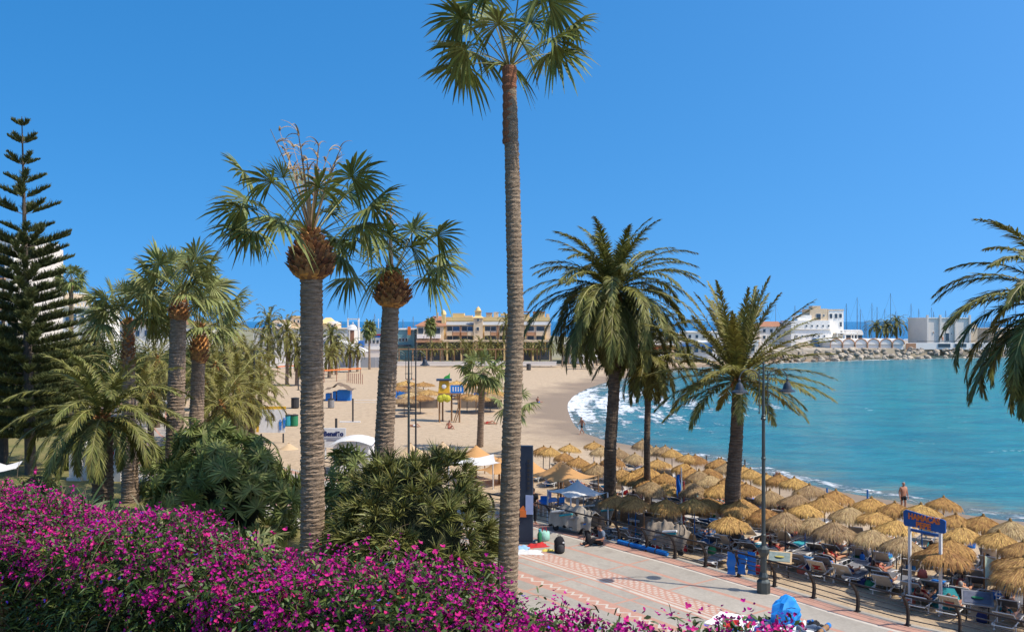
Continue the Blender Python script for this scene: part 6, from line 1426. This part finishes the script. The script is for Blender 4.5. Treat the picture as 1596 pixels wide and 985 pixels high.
class Bld:
    def __init__(s, name, label, cat, px0, px1, d, z0=1.35):
        s.d = d; s.o = Vector(((px0+px1)/2-CX, 0, 0))*(d/F); s.o.y = d; s.o.z = z0; s.r = thing(name, label, cat, s.o)
    def X(s, px): return (px-CX)/F*s.d - s.o.x
    def Z(s, py): return CZ-(py-HY)/F*s.d - s.o.z
    def box(s, nm, x0, x1, y0, y1, mt, dep=10., off=0., parent=None):
        m = MB(); a, b = s.X(x0), s.X(x1); t, u = s.Z(y0), (s.Z(y1) if y1 is not None else -.5)
        m.box(((a+b)/2, off+dep/2, (t+u)/2), (b-a, dep, t-u)); return m.build(nm, mt, parent or s.r)
    def win(s, x0, x1, y0, y1, mt=None, off=0., frame=None):
        f = s.box('window', x0-.35, x1+.35, y0-.35, y1+.35, frame or m_bw, .12, off-.13)
        s.box('pane', x0, x1, y0, y1, mt or m_dk, .06, off-.18, f); return f
    def dome(s, nm, px, py, rpx, hpx, mt, off=2.):
        m = MB(); r = rpx/F*s.d; h = hpx/F*s.d; m.lathe([(r*1.08,0),(r*1.08,h*.12),(r,h*.15),(r*.92,h*.45),(r*.6,h*.75),(r*.2,h*.9),(r*.12,h),(0,h*1.25)],14,c=(s.X(px),off,s.Z(py))); return m.build(nm, mt, s.r, True)
    def hip(s, nm, x0, x1, yb, yt, mt, dep=10., off=0., rx=.3, over=.6, r0=None, r1=None):
        m = MB(); a, b = s.X(x0)-over, s.X(x1)+over; t, u = s.Z(yt), s.Z(yb); a2, b2 = (a+(b-a)*rx if r0 is None else s.X(r0)), (b-(b-a)*rx if r1 is None else s.X(r1))
        m.add([(a,off-over,u),(b,off-over,u),(b,off+dep+over,u),(a,off+dep+over,u),(a2,off+dep/2,t),(b2,off+dep/2,t)],[(0,1,5,4),(1,2,5),(2,3,4,5),(3,0,4),(3,2,1,0)]); return m.build(nm, mt, s.r)
    def vault(s, nm, x0, x1, yt, yb, mt, dep=10., off=0., n=12, parent=None):
        m = MB(); a, b = s.X(x0), s.X(x1); c, r = (a+b)/2, (b-a)/2; t, u = s.Z(yt), s.Z(yb); V = []
        for k in (0,1):
            V += [(c+r*math.cos(PI-PI*i/n), off+k*dep, u+(t-u)*math.sin(PI*i/n)) for i in range(n+1)]
        N_ = n+1; m.add(V, [tuple(range(n,-1,-1)), tuple(range(N_,2*N_))]+[(i,i+1,N_+i+1,N_+i) for i in range(n)]); return m.build(nm, mt, parent or s.r, False)
# yellow marina building
b = Bld('apartment_building','yellow and cream marina apartment building with central belfry and domed corner','building',692,858,236)
b.box('wall',692,858,507.5,None,m_be,14,0); b.box('upper_wall',694,858,494,500.5,m_yw,10,3); b.box('cornice',691.5,858.5,506,507.5,m_yw,14.6,-.3)
m = MB(); a_, c_ = b.X(691), b.X(859); m.add([(a_,-.6,b.Z(507)),(c_,-.6,b.Z(507)),(c_,4,b.Z(500)),(a_,4,b.Z(500)),(a_,14,b.Z(507)),(c_,14,b.Z(507))],[(0,1,2,3),(3,2,5,4)]); m.build('roof', m_rgrey, b.r)
b.box('left_wing',651,692,508,None,m_be,13,-2); b.hip('tiled_roof',650,693,508,492.5,m_tile,13,-2,r0=674,r1=692,over=.5)
b.box('corner_turret',688.5,694.5,490,507,m_yw,1.6,-.6); b.dome('dome',691.3,490.5,4.2,7.5,m_yw,.2)
b.box('chimney',678.5,681.5,487,496,m_be,.8,3); 
for x0,x1,y0,y1 in [(704,722,488,496),(723,735,491.5,496),(757,766,488,496),(769,776,486,497),(780,792,488.5,492),(812,826,489,496),(832,850,486,496),(853,857,489,497)]: b.box('attic_block',x0,x1,y0,y1,m_be if x0%2 else m_yw,5,3.5)
for x0,x1 in [(757,766),(812,826),(832,850)]: b.box('attic_roof',x0-.6,x1+.6,487.2 if x0 < 800 else 485.2,488.2 if x0 < 800 else 487,m_tile,5.6,3.2)
b.box('belfry',738.5,752.5,495,None,m_be,3,-1.5); b.hip('belfry_gable',738,753,495.5,489.5,m_yw,3,-1.5,rx=.5,over=.3)
b.box('belfry_stage',740.5,750,485,492,m_yw,1.6,-.9); b.box('belfry_ledge',739.5,751,484.4,485.6,m_yw,2,-1.1); b.dome('belfry_dome',745.3,484.5,4,6.5,m_yw,0)
b.win(744,747,497,501,m_dk,-1.5); b.win(743.5,747,510,515,m_dk,-1.5)
for x0,x1 in [(697,705),(706,716),(720,728),(729,737),(756,764),(765,773),(779,790),(793,800),(822,832),(836,848)]:
    b.win(x0,x1,509,516,m_blu if x0 in (706,729) else m_dk); b.win(x0,x1,523.5,530,m_dk)
    bl = b.box('balcony',x0-.8,x1+.8,517,523,m_bal if x0 in (706,720,765,822,866) else m_be,1.2,-1.25); b.box('rail',x0-1,x1+1,516.4,516.9,m_bw,.12,-1.3,bl)
for x0 in (692.5,717.5,737,753.5,775,802,818,849): b.box('pilaster',x0,x0+1.8,507.5,548,m_bal if x0 in (717.5,775) else m_yw,.4,-.42)
for x0,x1 in [(653,661),(664,670),(676,687)]: b.win(x0,x1,511,520,m_dk,-2); b.box('balcony',x0-1,x1+1,521,527,m_bw,1.3,-3.4)
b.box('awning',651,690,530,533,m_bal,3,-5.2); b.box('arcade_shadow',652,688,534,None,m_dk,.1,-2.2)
for k in range(7): b.box('column',697+k*22,699.5+k*22,531,None,m_yw,.6,-3.2)
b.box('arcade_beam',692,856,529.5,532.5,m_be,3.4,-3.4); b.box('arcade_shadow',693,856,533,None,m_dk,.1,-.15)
# promenade wall & pergola in front
r = thing('pergola','long dark timber pergola beam before the yellow marina building','pergola', P(640,560,213)); q = 213/F; r.location.z = 1.3
m = MB(); m.box((100*q,0,3.6),(240*q,.35,.25)); m.box((100*q,2.4,3.6),(240*q,.35,.25)); m.build('beam', m_wood, r)
for k in range(12): m = MB(); m.box(((-18+k*21.5)*q,0,1.8),(.28,.28,3.6)); m.build('post', m_wood, r)
r = thing('low_wall','low pale wall with shrubs at the back of the beach','wall', P(640,560,211)); r.location.z = 1.2; m = MB(); m.box((80*q,0,.35),(290*q,.5,.9)); m.build('wall_body', m_gr, r); m = MB(); m.box((80*q,0,.84),(291*q,.6,.1)); m.build('coping', m_bw, r)
r = thing('beach_wall','long white wall behind the orange bars at the back of the beach','wall', P(480,570,203)); r.location.z = 1.1; q = 203/F; m = MB(); m.box((-30*q,0,1.2),(150*q,.4,2.6)); m.build('wall_body', m_bw, r); m = MB(); m.box((-30*q,0,2.55),(151*q,.55,.12)); m.build('coping', m_gr, r)
r = thing('fence','grey board fence with a white door right of the stout palm','fence', P(560,570,203)); r.location.z = 1.1
for k in range(7): m = MB(); m.box(((-28+k*12)*q,0,1.15),(11.4*q,.2,2.3)); m.build('door' if k == 2 else 'panel', m_bw if k == 2 else m_rgrey, r)
# left group
b = Bld('warehouse','long beige flat roofed building behind the left beach palms','building',395,476,262); b.box('wall',395,545,513,None,m_gr,18); b.box('cornice',394,546,511.6,513.2,m_be,18.6,-.3)
for k in range(6): b.win(405+k*24,412+k*24,522,527,m_dk)
b = Bld('house','small cream house above the long beige building, left of the stout palm','building',454,474,275); b.box('wall',454,474,494,None,m_be,8); b.box('parapet',453.4,474.6,492.4,494.6,m_yw,8.4,-.2)
for x in (458,464,469): b.win(x,x+2.6,499,503,m_dk)
b = Bld('house','low house with rounded roof and blue window behind the distant palms','building',424,452,272); b.box('wall',424,450,503,None,m_bw,8); b.vault('roof',424,450,498,503.3,m_be,8); b.win(432,440,505,509,m_blu)
b = Bld('house','cream house with stepped roof right behind the stout palm trunk','building',500,524,272); b.box('wall',500,524,504,None,m_be,8); b.hip('roof',500,515,504,495,m_yw,8); b.vault('side_roof',508,524,501,506,m_bw,8,-.3); b.win(516,520,507,511,m_dk)
b = Bld('exhibition_tent','white curved tent roof right of the stout palm trunk','tent',500,566,208)
m = MB(); n = 12; V = []
for i in range(n+1):
    t = i/n; x = b.X(500+66*t); z = b.Z(527+ (22*t**1.7)); V += [(x,0,z),(x,9,z)]
V += [(b.X(500),0,b.Z(556)),(b.X(566),0,b.Z(556))]; F_ = [(2*i,2*i+2,2*i+3,2*i+1) for i in range(n)]+[tuple([2*i for i in range(n+1)]+[2*n+3, 2*n+2])[::-1]]; m.add(V,F_); m.build('tent_skin', m_cream, b.r)
b.win(505,510,532,537,m_blu)
b = Bld('ride_tower','white gantry of two masts with white domed canopy on the skyline','fairground ride',541,560,240)
for x in (542,558.5): b.box('mast',x-.9,x+.9,496,None,m_bw,.8); b.box('antenna',x-.15,x+.15,482,496,m_cable,.2)
b.box('crossbar',542,558.5,496.5,498,m_gr,.5); b.dome('canopy',549,515,9.5,11,m_cream,1); b.box('red_stair',546,552,515,535,m_tile,.6,-.5); b.box('base',540,562,534,None,m_gr,6,0)
b = Bld('boat_restaurant','white and blue boat shaped restaurant between the leaning palm and the gantry','building',566,600,232); b.box('hull',566,600,526,545,m_bw,8); b.box('blue_stripe',565.5,600.5,522.5,526,m_bluec,8.4,-.2); b.box('deck_house',569,598,512,522.5,m_teal2,6,1); b.box('red_trim',568,600,521,522.6,m_redc,8.8,-.5); b.box('base_wall',560,604,545,None,m_gr,8,.2)
for k in range(5): b.win(569+k*6,572.5+k*6,530,535,m_dk)
b.box('blue_panel',560,568,531,543,m_bluec,1,-1.2)
for x,y in ((570,498),(578,503),(588,497),(594,503)): b.box('vent_mast',x-.5,x+.5,y,513,m_wpaint,.3,2)
b = Bld('house','teal fronted house with red vertical sign left of the yellow marina building','building',620,646,240); b.box('wall',620,646,514,None,m_teal2,8); b.box('roof',619.5,646.5,512,514,m_bw,8.6,-.3); b.box('red_sign',636,640.5,509,522,m_orange,.6,-1)
for k in range(3): b.win(622+k*5,625+k*5,527,532,m_dk)
b.box('awning',620,641,537,540,m_dk,2,-2)
# hidden strip behind the bay palms
for i,(x0,x1,y0,mt,lab) in enumerate([(880,925,536,m_gr,'low grey beach restaurant with dark openings left of the largest feather palm trunk'),(928,985,540,m_bw,'low white beach restaurant right of the largest feather palm trunk'),(990,1052,538,m_be,'low beige beach restaurant behind the thin feather palm'),(1056,1118,534,m_bw,'low white house with blue doors at the inner corner of the bay'),(1122,1182,532,m_gr,'low white house at the inner corner of the bay behind the upright palm')]):
    b = Bld('beach_restaurant',lab,'building',x0,x1,228+i*5); b.box('wall',x0,x1,y0,None,mt,8); b.box('roof',x0-.8,x1+.8,y0-1.6,y0+.2,m_bw,9,-.8)
    for k in range(int((x1-x0)/11)): b.win(x0+4+k*11,x0+10+k*11,y0+6,y0+15,m_blu if i == 3 else m_dk)
    b.box('awning',x0+3,x1-3,y0+4,y0+5.5,[m_awc,m_cream,m_orange,m_bluec,m_cream][i],2.2,-2.3)
for i,(x0,x1,y0,y1) in enumerate([(1010,1060,521,511),(1068,1120,518,509),(1128,1180,515,505),(1184,1232,509,498)]):
    b = Bld('townhouse',['cream town house with flat roof behind the thin feather palm','white town house with flat roof behind the beach restaurants','white town house with flat roof behind the upright palm crown','white town house with red tiled roof just left of the rounded white building'][i],'building',x0,x1,290+i*6); b.box('wall',x0,x1,y0,None,[m_be,m_bw][i%2],10); b.hip('roof',x0,x1,y0,y1+3,m_tile,10) if i == 3 else b.box('roof',x0-1,x1+1,y0-1.5,y0,m_bw,11,-.5)
    for k in range(4):
        for yy in (y0+4,y0+14): b.win(x0+5+k*11,x0+9+k*11,yy,yy+5,m_dk)
# the breakwater and its buildings
pt = MB(); pp_ = [tuple(G(px,py,.0)[:2]) for px,py in [(1186,563.5),(1300,559.5),(1500,554.5)]]
pp_ = [(72,258),(118,287),(152,309),(240,322),(700,372),(700,405),(150,405),(62,330)]
pt.prism(pp_, -.5, 2.9); tag(pt.build('breakwater', mat('breakwater_ground',(.42,.36,.27),(.33,.28,.21),scale=.3,bump=.4)), kind='structure')
b = Bld('white_building','white building with rounded corner, small square windows and beige roof block','building',1233,1321,300,2.9)
b.box('wall',1233,1290,499.5,None,m_bw,12)
m = MB(); rr_ = 10/F*300; m.lathe([(rr_,b.Z(545)),(rr_,b.Z(499.5)),(0,b.Z(499.4))],28,c=(b.X(1291),rr_,0)); m.build('rounded_corner', m_bw, b.r)
b.box('wing',1296,1320,483,None,m_bw,12,3); b.box('wing_cap',1295.5,1320.5,481.8,483.2,m_be,12.4,2.8)
b.box('upper_block',1266,1294,481,499.6,m_be,8,2.5); b.box('roof_tower',1271,1284,476.5,481,m_be,4,3); b.box('parapet',1246,1268,491,499.5,m_bw,6,2); b.box('roof_rail',1250,1268,484,484.6,m_bal,.3,3); b.box('string_course',1234,1300,513,513.8,m_gr,.3,-.3)
for k in range(5): b.win(1256+k*8.6,1258.2+k*8.6,506.5,509,m_dk); 
for k in range(6): b.win(1241+k*8.6,1243+k*8.6,522.5,525,m_dk)
b.win(1276,1283,489,498,m_dk,2.5); b.win(1287,1289,490,493,m_dk,2.5)
for x0,x1,y0,y1 in [(1299,1302,506,512),(1298,1302,489,496),(1306,1310,489,496),(1313,1317,489,495),(1314,1317,502,509),(1315,1318,516,522)]: b.win(x0,x1,y0,y1,m_dk,3 if y0 < 505 or x0 > 1303 else 2.85)
b.vault('blue_arch',1262,1277,527,541,m_blu,.3,-.4); b.box('terrace_wall',1240,1262,536,None,m_be,3,-3); b.box('porch',1302,1332,518,519.8,m_bw,4,-1)
for x in (1304,1316,1330): b.box('porch_post',x-.5,x+.5,519.8,541,m_bw,.4,-.8)
b = Bld('vaulted_pavilions','row of six low barrel vaulted white pavilions with brown arch rims on the breakwater','building',1293,1411,291,2.9)
for k in range(6):
    x0 = 1294+k*19.4; v_ = b.vault('vault',x0,x0+18.6,528,536.5,m_bw,9,0); b.box('bay_wall',x0+.6,x0+18,536.2,None,m_bw,8.6,.4,v_)
    m = MB(); a0, a1 = b.X(x0), b.X(x0+18.6); c0, rr_ = (a0+a1)/2, (a1-a0)/2; m.tube([(c0+rr_*math.cos(PI-PI*i/14),-.1,b.Z(536.5)+(b.Z(528)-b.Z(536.5))*math.sin(PI*i/14)) for i in range(15)],.16,5); m.tube([(a0,-.1,b.Z(536.5)),(a0,-.1,-.3)],.16,5); m.build('arch_rim', m_bal, v_)
    f = b.win(x0+6,x0+9,532.5,535,m_dk,.2); 
    if k%2: b.win(x0+11.5,x0+13,532.5,534.5,m_dk,.2)
b = Bld('arcade','white arched pergola row behind the vaulted pavilions','building',1318,1345,312,2.9)
for k in range(3):
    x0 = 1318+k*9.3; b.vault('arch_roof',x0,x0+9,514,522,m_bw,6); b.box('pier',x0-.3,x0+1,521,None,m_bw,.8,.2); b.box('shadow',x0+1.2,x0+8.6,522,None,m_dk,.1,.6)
b = Bld('block_building','windowless grey white block with four pilasters and dark door on the breakwater','building',1444,1512,300,2.9)
b.box('wall',1444,1512,496,None,m_gr,14); b.box('cap',1443.4,1512.6,494.8,496.2,m_bw,14.6,-.3)
for x in (1443.6,1463.5,1487,1509.5): b.box('pilaster',x,x+2.6,491,None,m_gr,.8,-.6)
b.win(1473.5,1479,519,531,m_dk); b.win(1454,1455.2,517,519.5,m_bal); b.win(1468.5,1470,525,530,m_orange); b.win(1482,1483.3,519,521,m_dk)
b.box('annex',1512.6,1526,505.5,None,m_be,10,1); b.win(1515,1517,511,516,m_dk,1); b.win(1519,1521,511,516,m_dk,1)
b = Bld('sea_wall','long low white wall with dark openings in front of the grey white block','wall',1411,1640,292,2.9)
b.box('wall_body',1411,1640,534.5,None,m_bw,1.2); b.box('rail',1430,1640,531.5,532,m_cable,.1,.4); b.box('brick_end',1412,1427,535,None,m_bal,.3,-.32)
for x0,x1 in [(1462,1481),(1488,1506),(1515,1531),(1548,1566),(1580,1596)]: b.win(x0,x1,535.5,541,m_dk)
b = Bld('harbour_house','cream harbour house partly hidden by the right hand palm fronds','building',1540,1640,322,2.9); b.box('wall',1545,1640,512,None,m_be,10); b.box('roof',1544,1641,510.8,512.2,m_bw,10.6,-.3)
for k in range(6): b.win(1550+k*14,1555+k*14,516,521,m_dk)
# top left towers
b = Bld('apartment_tower','white high rise apartment block with blue balconies at the upper left edge','building',-60,52,170,PZ)
b.box('wall',-60,22,372,None,m_bw,16); b.box('side_wall',22,36,380,None,m_gr,14,1.2); b.box('roof_slab',-62,24,369.5,372,m_bw,17,-.6); b.box('roof_house',-20,30,366,370,m_bw,6,4)
for k in range(9):
    y = 381+k*15
    for x0,x1 in ((-50,-34),(-28,-12),(-6,8)): b.win(x0,x1,y,y+7.5,m_blu); bl = b.box('balcony',x0-1,x1+1,y+7.5,y+11.5,m_bw if (k+int(x0))%3 else m_bal,1.0,-1.05); b.box('rail',x0-1,x1+1,y+6.4,y+6.9,m_cable,.08,-1.05,bl)
    b.win(13,17,y,y+6,m_blu)
b = Bld('apartment_tower','cream block glimpsed right of the pointed conifer','building',80,104,190,PZ); b.box('wall',80,102,457,None,m_be,10); b.box('roof_slab',79.5,102.5,455.5,457,m_bw,10.6,-.3)
for k in range(5):
    for x in (83,90,96): b.win(x,x+3.4,462+k*12,467+k*12,m_blu)
b = Bld('villa','white villa with balustrade roof terrace below the small skyline palm','building',96,150,150,PZ); b.box('wall',98,150,480,None,m_bw,9); b.box('terrace_slab',97,151,478,480,m_bw,9.6,-.3)
for k in range(11): b.box('baluster',98.5+k*4.8,99.7+k*4.8,471.5,478,m_bw,.2,-.1)
b.box('terrace_rail',97.5,151,470.5,471.8,m_bw,.3,-.15)
for k in range(4): b.win(103+k*12,108+k*12,490,500,m_blu)
b = Bld('villa','white garden villa hidden behind the left palms','building',150,300,165,PZ); b.box('wall',150,310,505,None,m_bw,9); b.hip('roof',150,310,505,497,m_tile,9)
for k in range(11): b.win(156+k*14,162+k*14,515,524,m_blu)

# ------------------------------------------------------------------ rocks
m_rock = mat('armour_rock', (.47,.40,.31), (.33,.27,.20), scale=.8, rough=.95, objv=.22, bump=.8, bscale=3)
def rock(seed):
    g_ = np.random.default_rng(seed); m = MB(); m.ell((0,0,0),(1,.8,.62),10); V = m.v[0]
    for k in range(7):
        n_ = nrm(g_.normal(0,1,3)); dd_ = V@n_; lim = g_.uniform(.45,.75); V -= np.where(dd_ > lim, dd_-lim, 0)[:,None]*n_
    V += g_.normal(0,.02,V.shape); return m.build('rock', m_rock)
rks = [rock(i) for i in range(6)]; used_ = [False]*6
R.seed(31)
acc = 0; cnt = 0
off_in = offset(SH, 0)
tS = np.gradient(SH,axis=0); tS /= np.linalg.norm(tS,axis=1)[:,None]; nS = np.stack([-tS[:,1], tS[:,0]],1)
segl = np.concatenate([[0],np.cumsum(np.linalg.norm(np.diff(SH,axis=0),axis=1))])
i_s = [i for i in range(len(SH)) if SH[i][0] > 60 and SH[i][1] > 235][0]
s = segl[i_s]
while cnt < 285 and s < segl[-1]-20:
    p = np.array([np.interp(s,segl,SH[:,0]), np.interp(s,segl,SH[:,1])]); nn = np.array([np.interp(s,segl,nS[:,0]), np.interp(s,segl,nS[:,1])])
    px = CX+F*p[0]/p[1]
    if px > 1660: break
    if not inside(SEAP, np.array([p[0]+nn[0]*3]), np.array([p[1]+nn[1]*3]))[0]: sgn = 1
    else: sgn = -1
    for k in range(3):
        u = R.uniform(0,1); q = p+nn*sgn*(u*11-1.0); k_ = R.randrange(6); o = rks[k_]
        if used_[k_]: o = o.copy(); C.objects.link(o)
        used_[k_] = True
        sc_ = R.uniform(.65,1.35); o.location = (q[0]+R.uniform(-1,1), q[1], .1+u*2.6+R.uniform(-.2,.3)); o.rotation_euler = (R.uniform(-.5,.5),R.uniform(-.5,.5),R.uniform(0,6)); o.scale = (sc_*1.15,sc_,sc_)
        if px < 1300: tag(o,'pale armour rock of the breakwater below the rounded white building','rock','armour rocks of the breakwater, left stretch')
        elif px < 1440: tag(o,'pale armour rock of the breakwater below the vaulted pavilions','rock','armour rocks of the breakwater, middle stretch')
        else: tag(o,'pale armour rock of the breakwater below the grey white block','rock','armour rocks of the breakwater, right stretch')
        cnt += 1
    s += 1.75
# ------------------------------------------------------------------ sailing boats
m_mast = mat('mast_metal', (.30,.30,.31), (.22,.22,.23), rough=.4, metal=.5); m_mastd = mat('mast_dark', (.05,.05,.06), (.08,.08,.09), rough=.4)
def boat(px, py, d, dark, lab, grp):
    x = (px-CX)/F*d; H = CZ-(py-HY)/F*d; r = thing('sailing_boat', lab, 'sailing boat', Vector((x,d,0)), R.uniform(-.5,.5), grp); L = max(7, H*.62)
    m = MB(); V = []; K = 9
    for i in range(K):
        t = i/(K-1)*2-1; w_ = 1.5*(1-abs(t)**2.4)**.6*(1 if t < 0 else 1)+.05
        V += [(t*L/2,-w_,1.2+.2*t*t),(t*L/2*.94,-w_*.6,-.1),(t*L/2*.94,w_*.6,-.1),(t*L/2,w_,1.2+.2*t*t)]
    m.add(V, [(i*4+j,i*4+4+j,i*4+5+j,i*4+1+j) for i in range(K-1) for j in range(3)]+[(i*4+3,i*4+7,i*4+4,i*4) for i in range(K-1)]); m.build('hull', m_wpaint, r)
    m = MB(); m.box((0,0,1.55),(L*.4,1.6,.6),taper=.8); m.build('cabin', m_cream, r)
    m = MB(); m.tube([(0,0,1.2),(0,0,H)],[.16,.09],6); m.build('mast', m_mastd if dark else m_mast, r)
    m = MB(); m.tube([(-L*.36,0,2.7),(0,0,2.8)],.16,6); m.build('boom', m_navy if dark else m_white, r)
    m = MB(); m.tube([(L*.48,0,1.3),(0,0,H*.97)],.03,4); m.tube([(-L*.48,0,1.3),(0,0,H*.99)],.03,4); m.tube([(0,-.9,H*.6),(0,.9,H*.6)],.04,4); m.tube([(0,-1.3,1.2),(0,-.9,H*.6),(0,0,H*.95)],.025,4); m.tube([(0,1.3,1.2),(0,.9,H*.6),(0,0,H*.95)],.025,4); m.build('rigging', m_mast, r)
R.seed(41)
for px,py,dk in [(1209,474,0),(1239,476,0),(1319,473,1),(1336,463,0),(1341,482,0),(1359,472,0),(1367,478,0),(1388,457,1),(1379,481,0),(1396,485,0),(1420,473,0),(1432,481,0),(1452,479,0),(1455,486,0),(1474,484,0),(1534,470,0),(1556,455,1),(1545,489,0),(1583,478,0),(1505,488,0),(1350,499,0),(1348,499,0),(1418,492,0),(1571,492,0)]:
    lab = {1388:'sailing boat with the tallest dark mast, between the rounded white building and the grey block',1556:'sailing boat with tall dark mast behind the right hand palm fronds',1336:'sailing boat with the tall pale mast just right of the rounded white building'}.get(px)
    boat(px, py, 432+R.uniform(-6,30), dk, lab or 'moored sailing boat showing its thin mast behind the breakwater buildings', None if lab else 'moored sailing boats behind the breakwater')
for i,(px,d) in enumerate([(600,300),(612,300),(584,300),(628,310),(644,318)]): boat(px, 497-i%3*4, d+R.uniform(0,10), 0, 'moored boat mast seen above the restaurants left of the yellow building', 'boats in the inner marina')
# parasols of the far beach restaurants
for i,(px,py) in enumerate([(905,556),(925,552),(945,556),(975,553),(1000,556),(1030,553)]):
    awning('restaurant_parasol','white parasol of a beach restaurant at the head of the bay','parasol', Vector(((px-CX)/F*205,205,1.2)), 3.0,2.2,3.0,m_cream,R.uniform(0,1),'white parasols at the head of the bay',m_wpaint,poles=0)
# leafy garden trees behind the left palms
m_leafd = mat('broad_leaf', (.035,.06,.018), (.085,.105,.03), scale=.5, rough=.7, spec=.2, island=.5, transl=.15)
for i,(px,d,h,w_) in enumerate([(108,88,8.0,3.6),(165,98,8.6,4.2),(225,92,7.0,3.8),(282,100,7.4,4.0),(330,108,6.6,3.6),(65,84,6.5,3.2),(20,90,8.5,3.6),(372,120,6.4,3.6)]):
    NR = np.random.default_rng(500+i); b_ = base_at(px,d); r = thing('garden_tree', ['dark leafy tree right of the pointed conifer','dark leafy tree behind the young feather palm','dark leafy tree behind the narrow trunked fan palm','dark leafy tree behind the two reddish collared fan palms','dark leafy tree at the right end of the garden grove','low leafy tree under the pointed conifer','leafy tree at the left edge behind the conifer','leafy tree behind the slim pale lamp pole'][i], 'tree', b_)
    m = MB(); m.tube([(0,0,-.2),(.1,0,h*.4),(0,.1,h*.7)],[.3,.22,.12],8)
    cl = [np.array([NR.normal(0,w_*.4),NR.normal(0,w_*.4),h*NR.uniform(.35,.85)]) for _ in range(16)]
    for c_ in cl[:9]: m.tube([(0,0,h*.3),tuple(c_*.6+np.array([0,0,h*.1])),tuple(c_)],[.12,.07,.03],5)
    m.build('trunk', m_pinebark, r); m = MB()
    for c_ in cl:
        n = 900; v = nrm(NR.normal(0,1,(n,3)))*NR.uniform(.55,1.15,(n,1))*np.array([w_*.38,w_*.38,w_*.30]); strips(m, c_+v, nrm(v+NR.normal(0,1.2,(n,3))), nrm(NR.normal(0,1,(n,3))), NR.uniform(.16,.30,n), .13, .2, [.4,1,.15])
    m.build('crown', m_leafd, r)
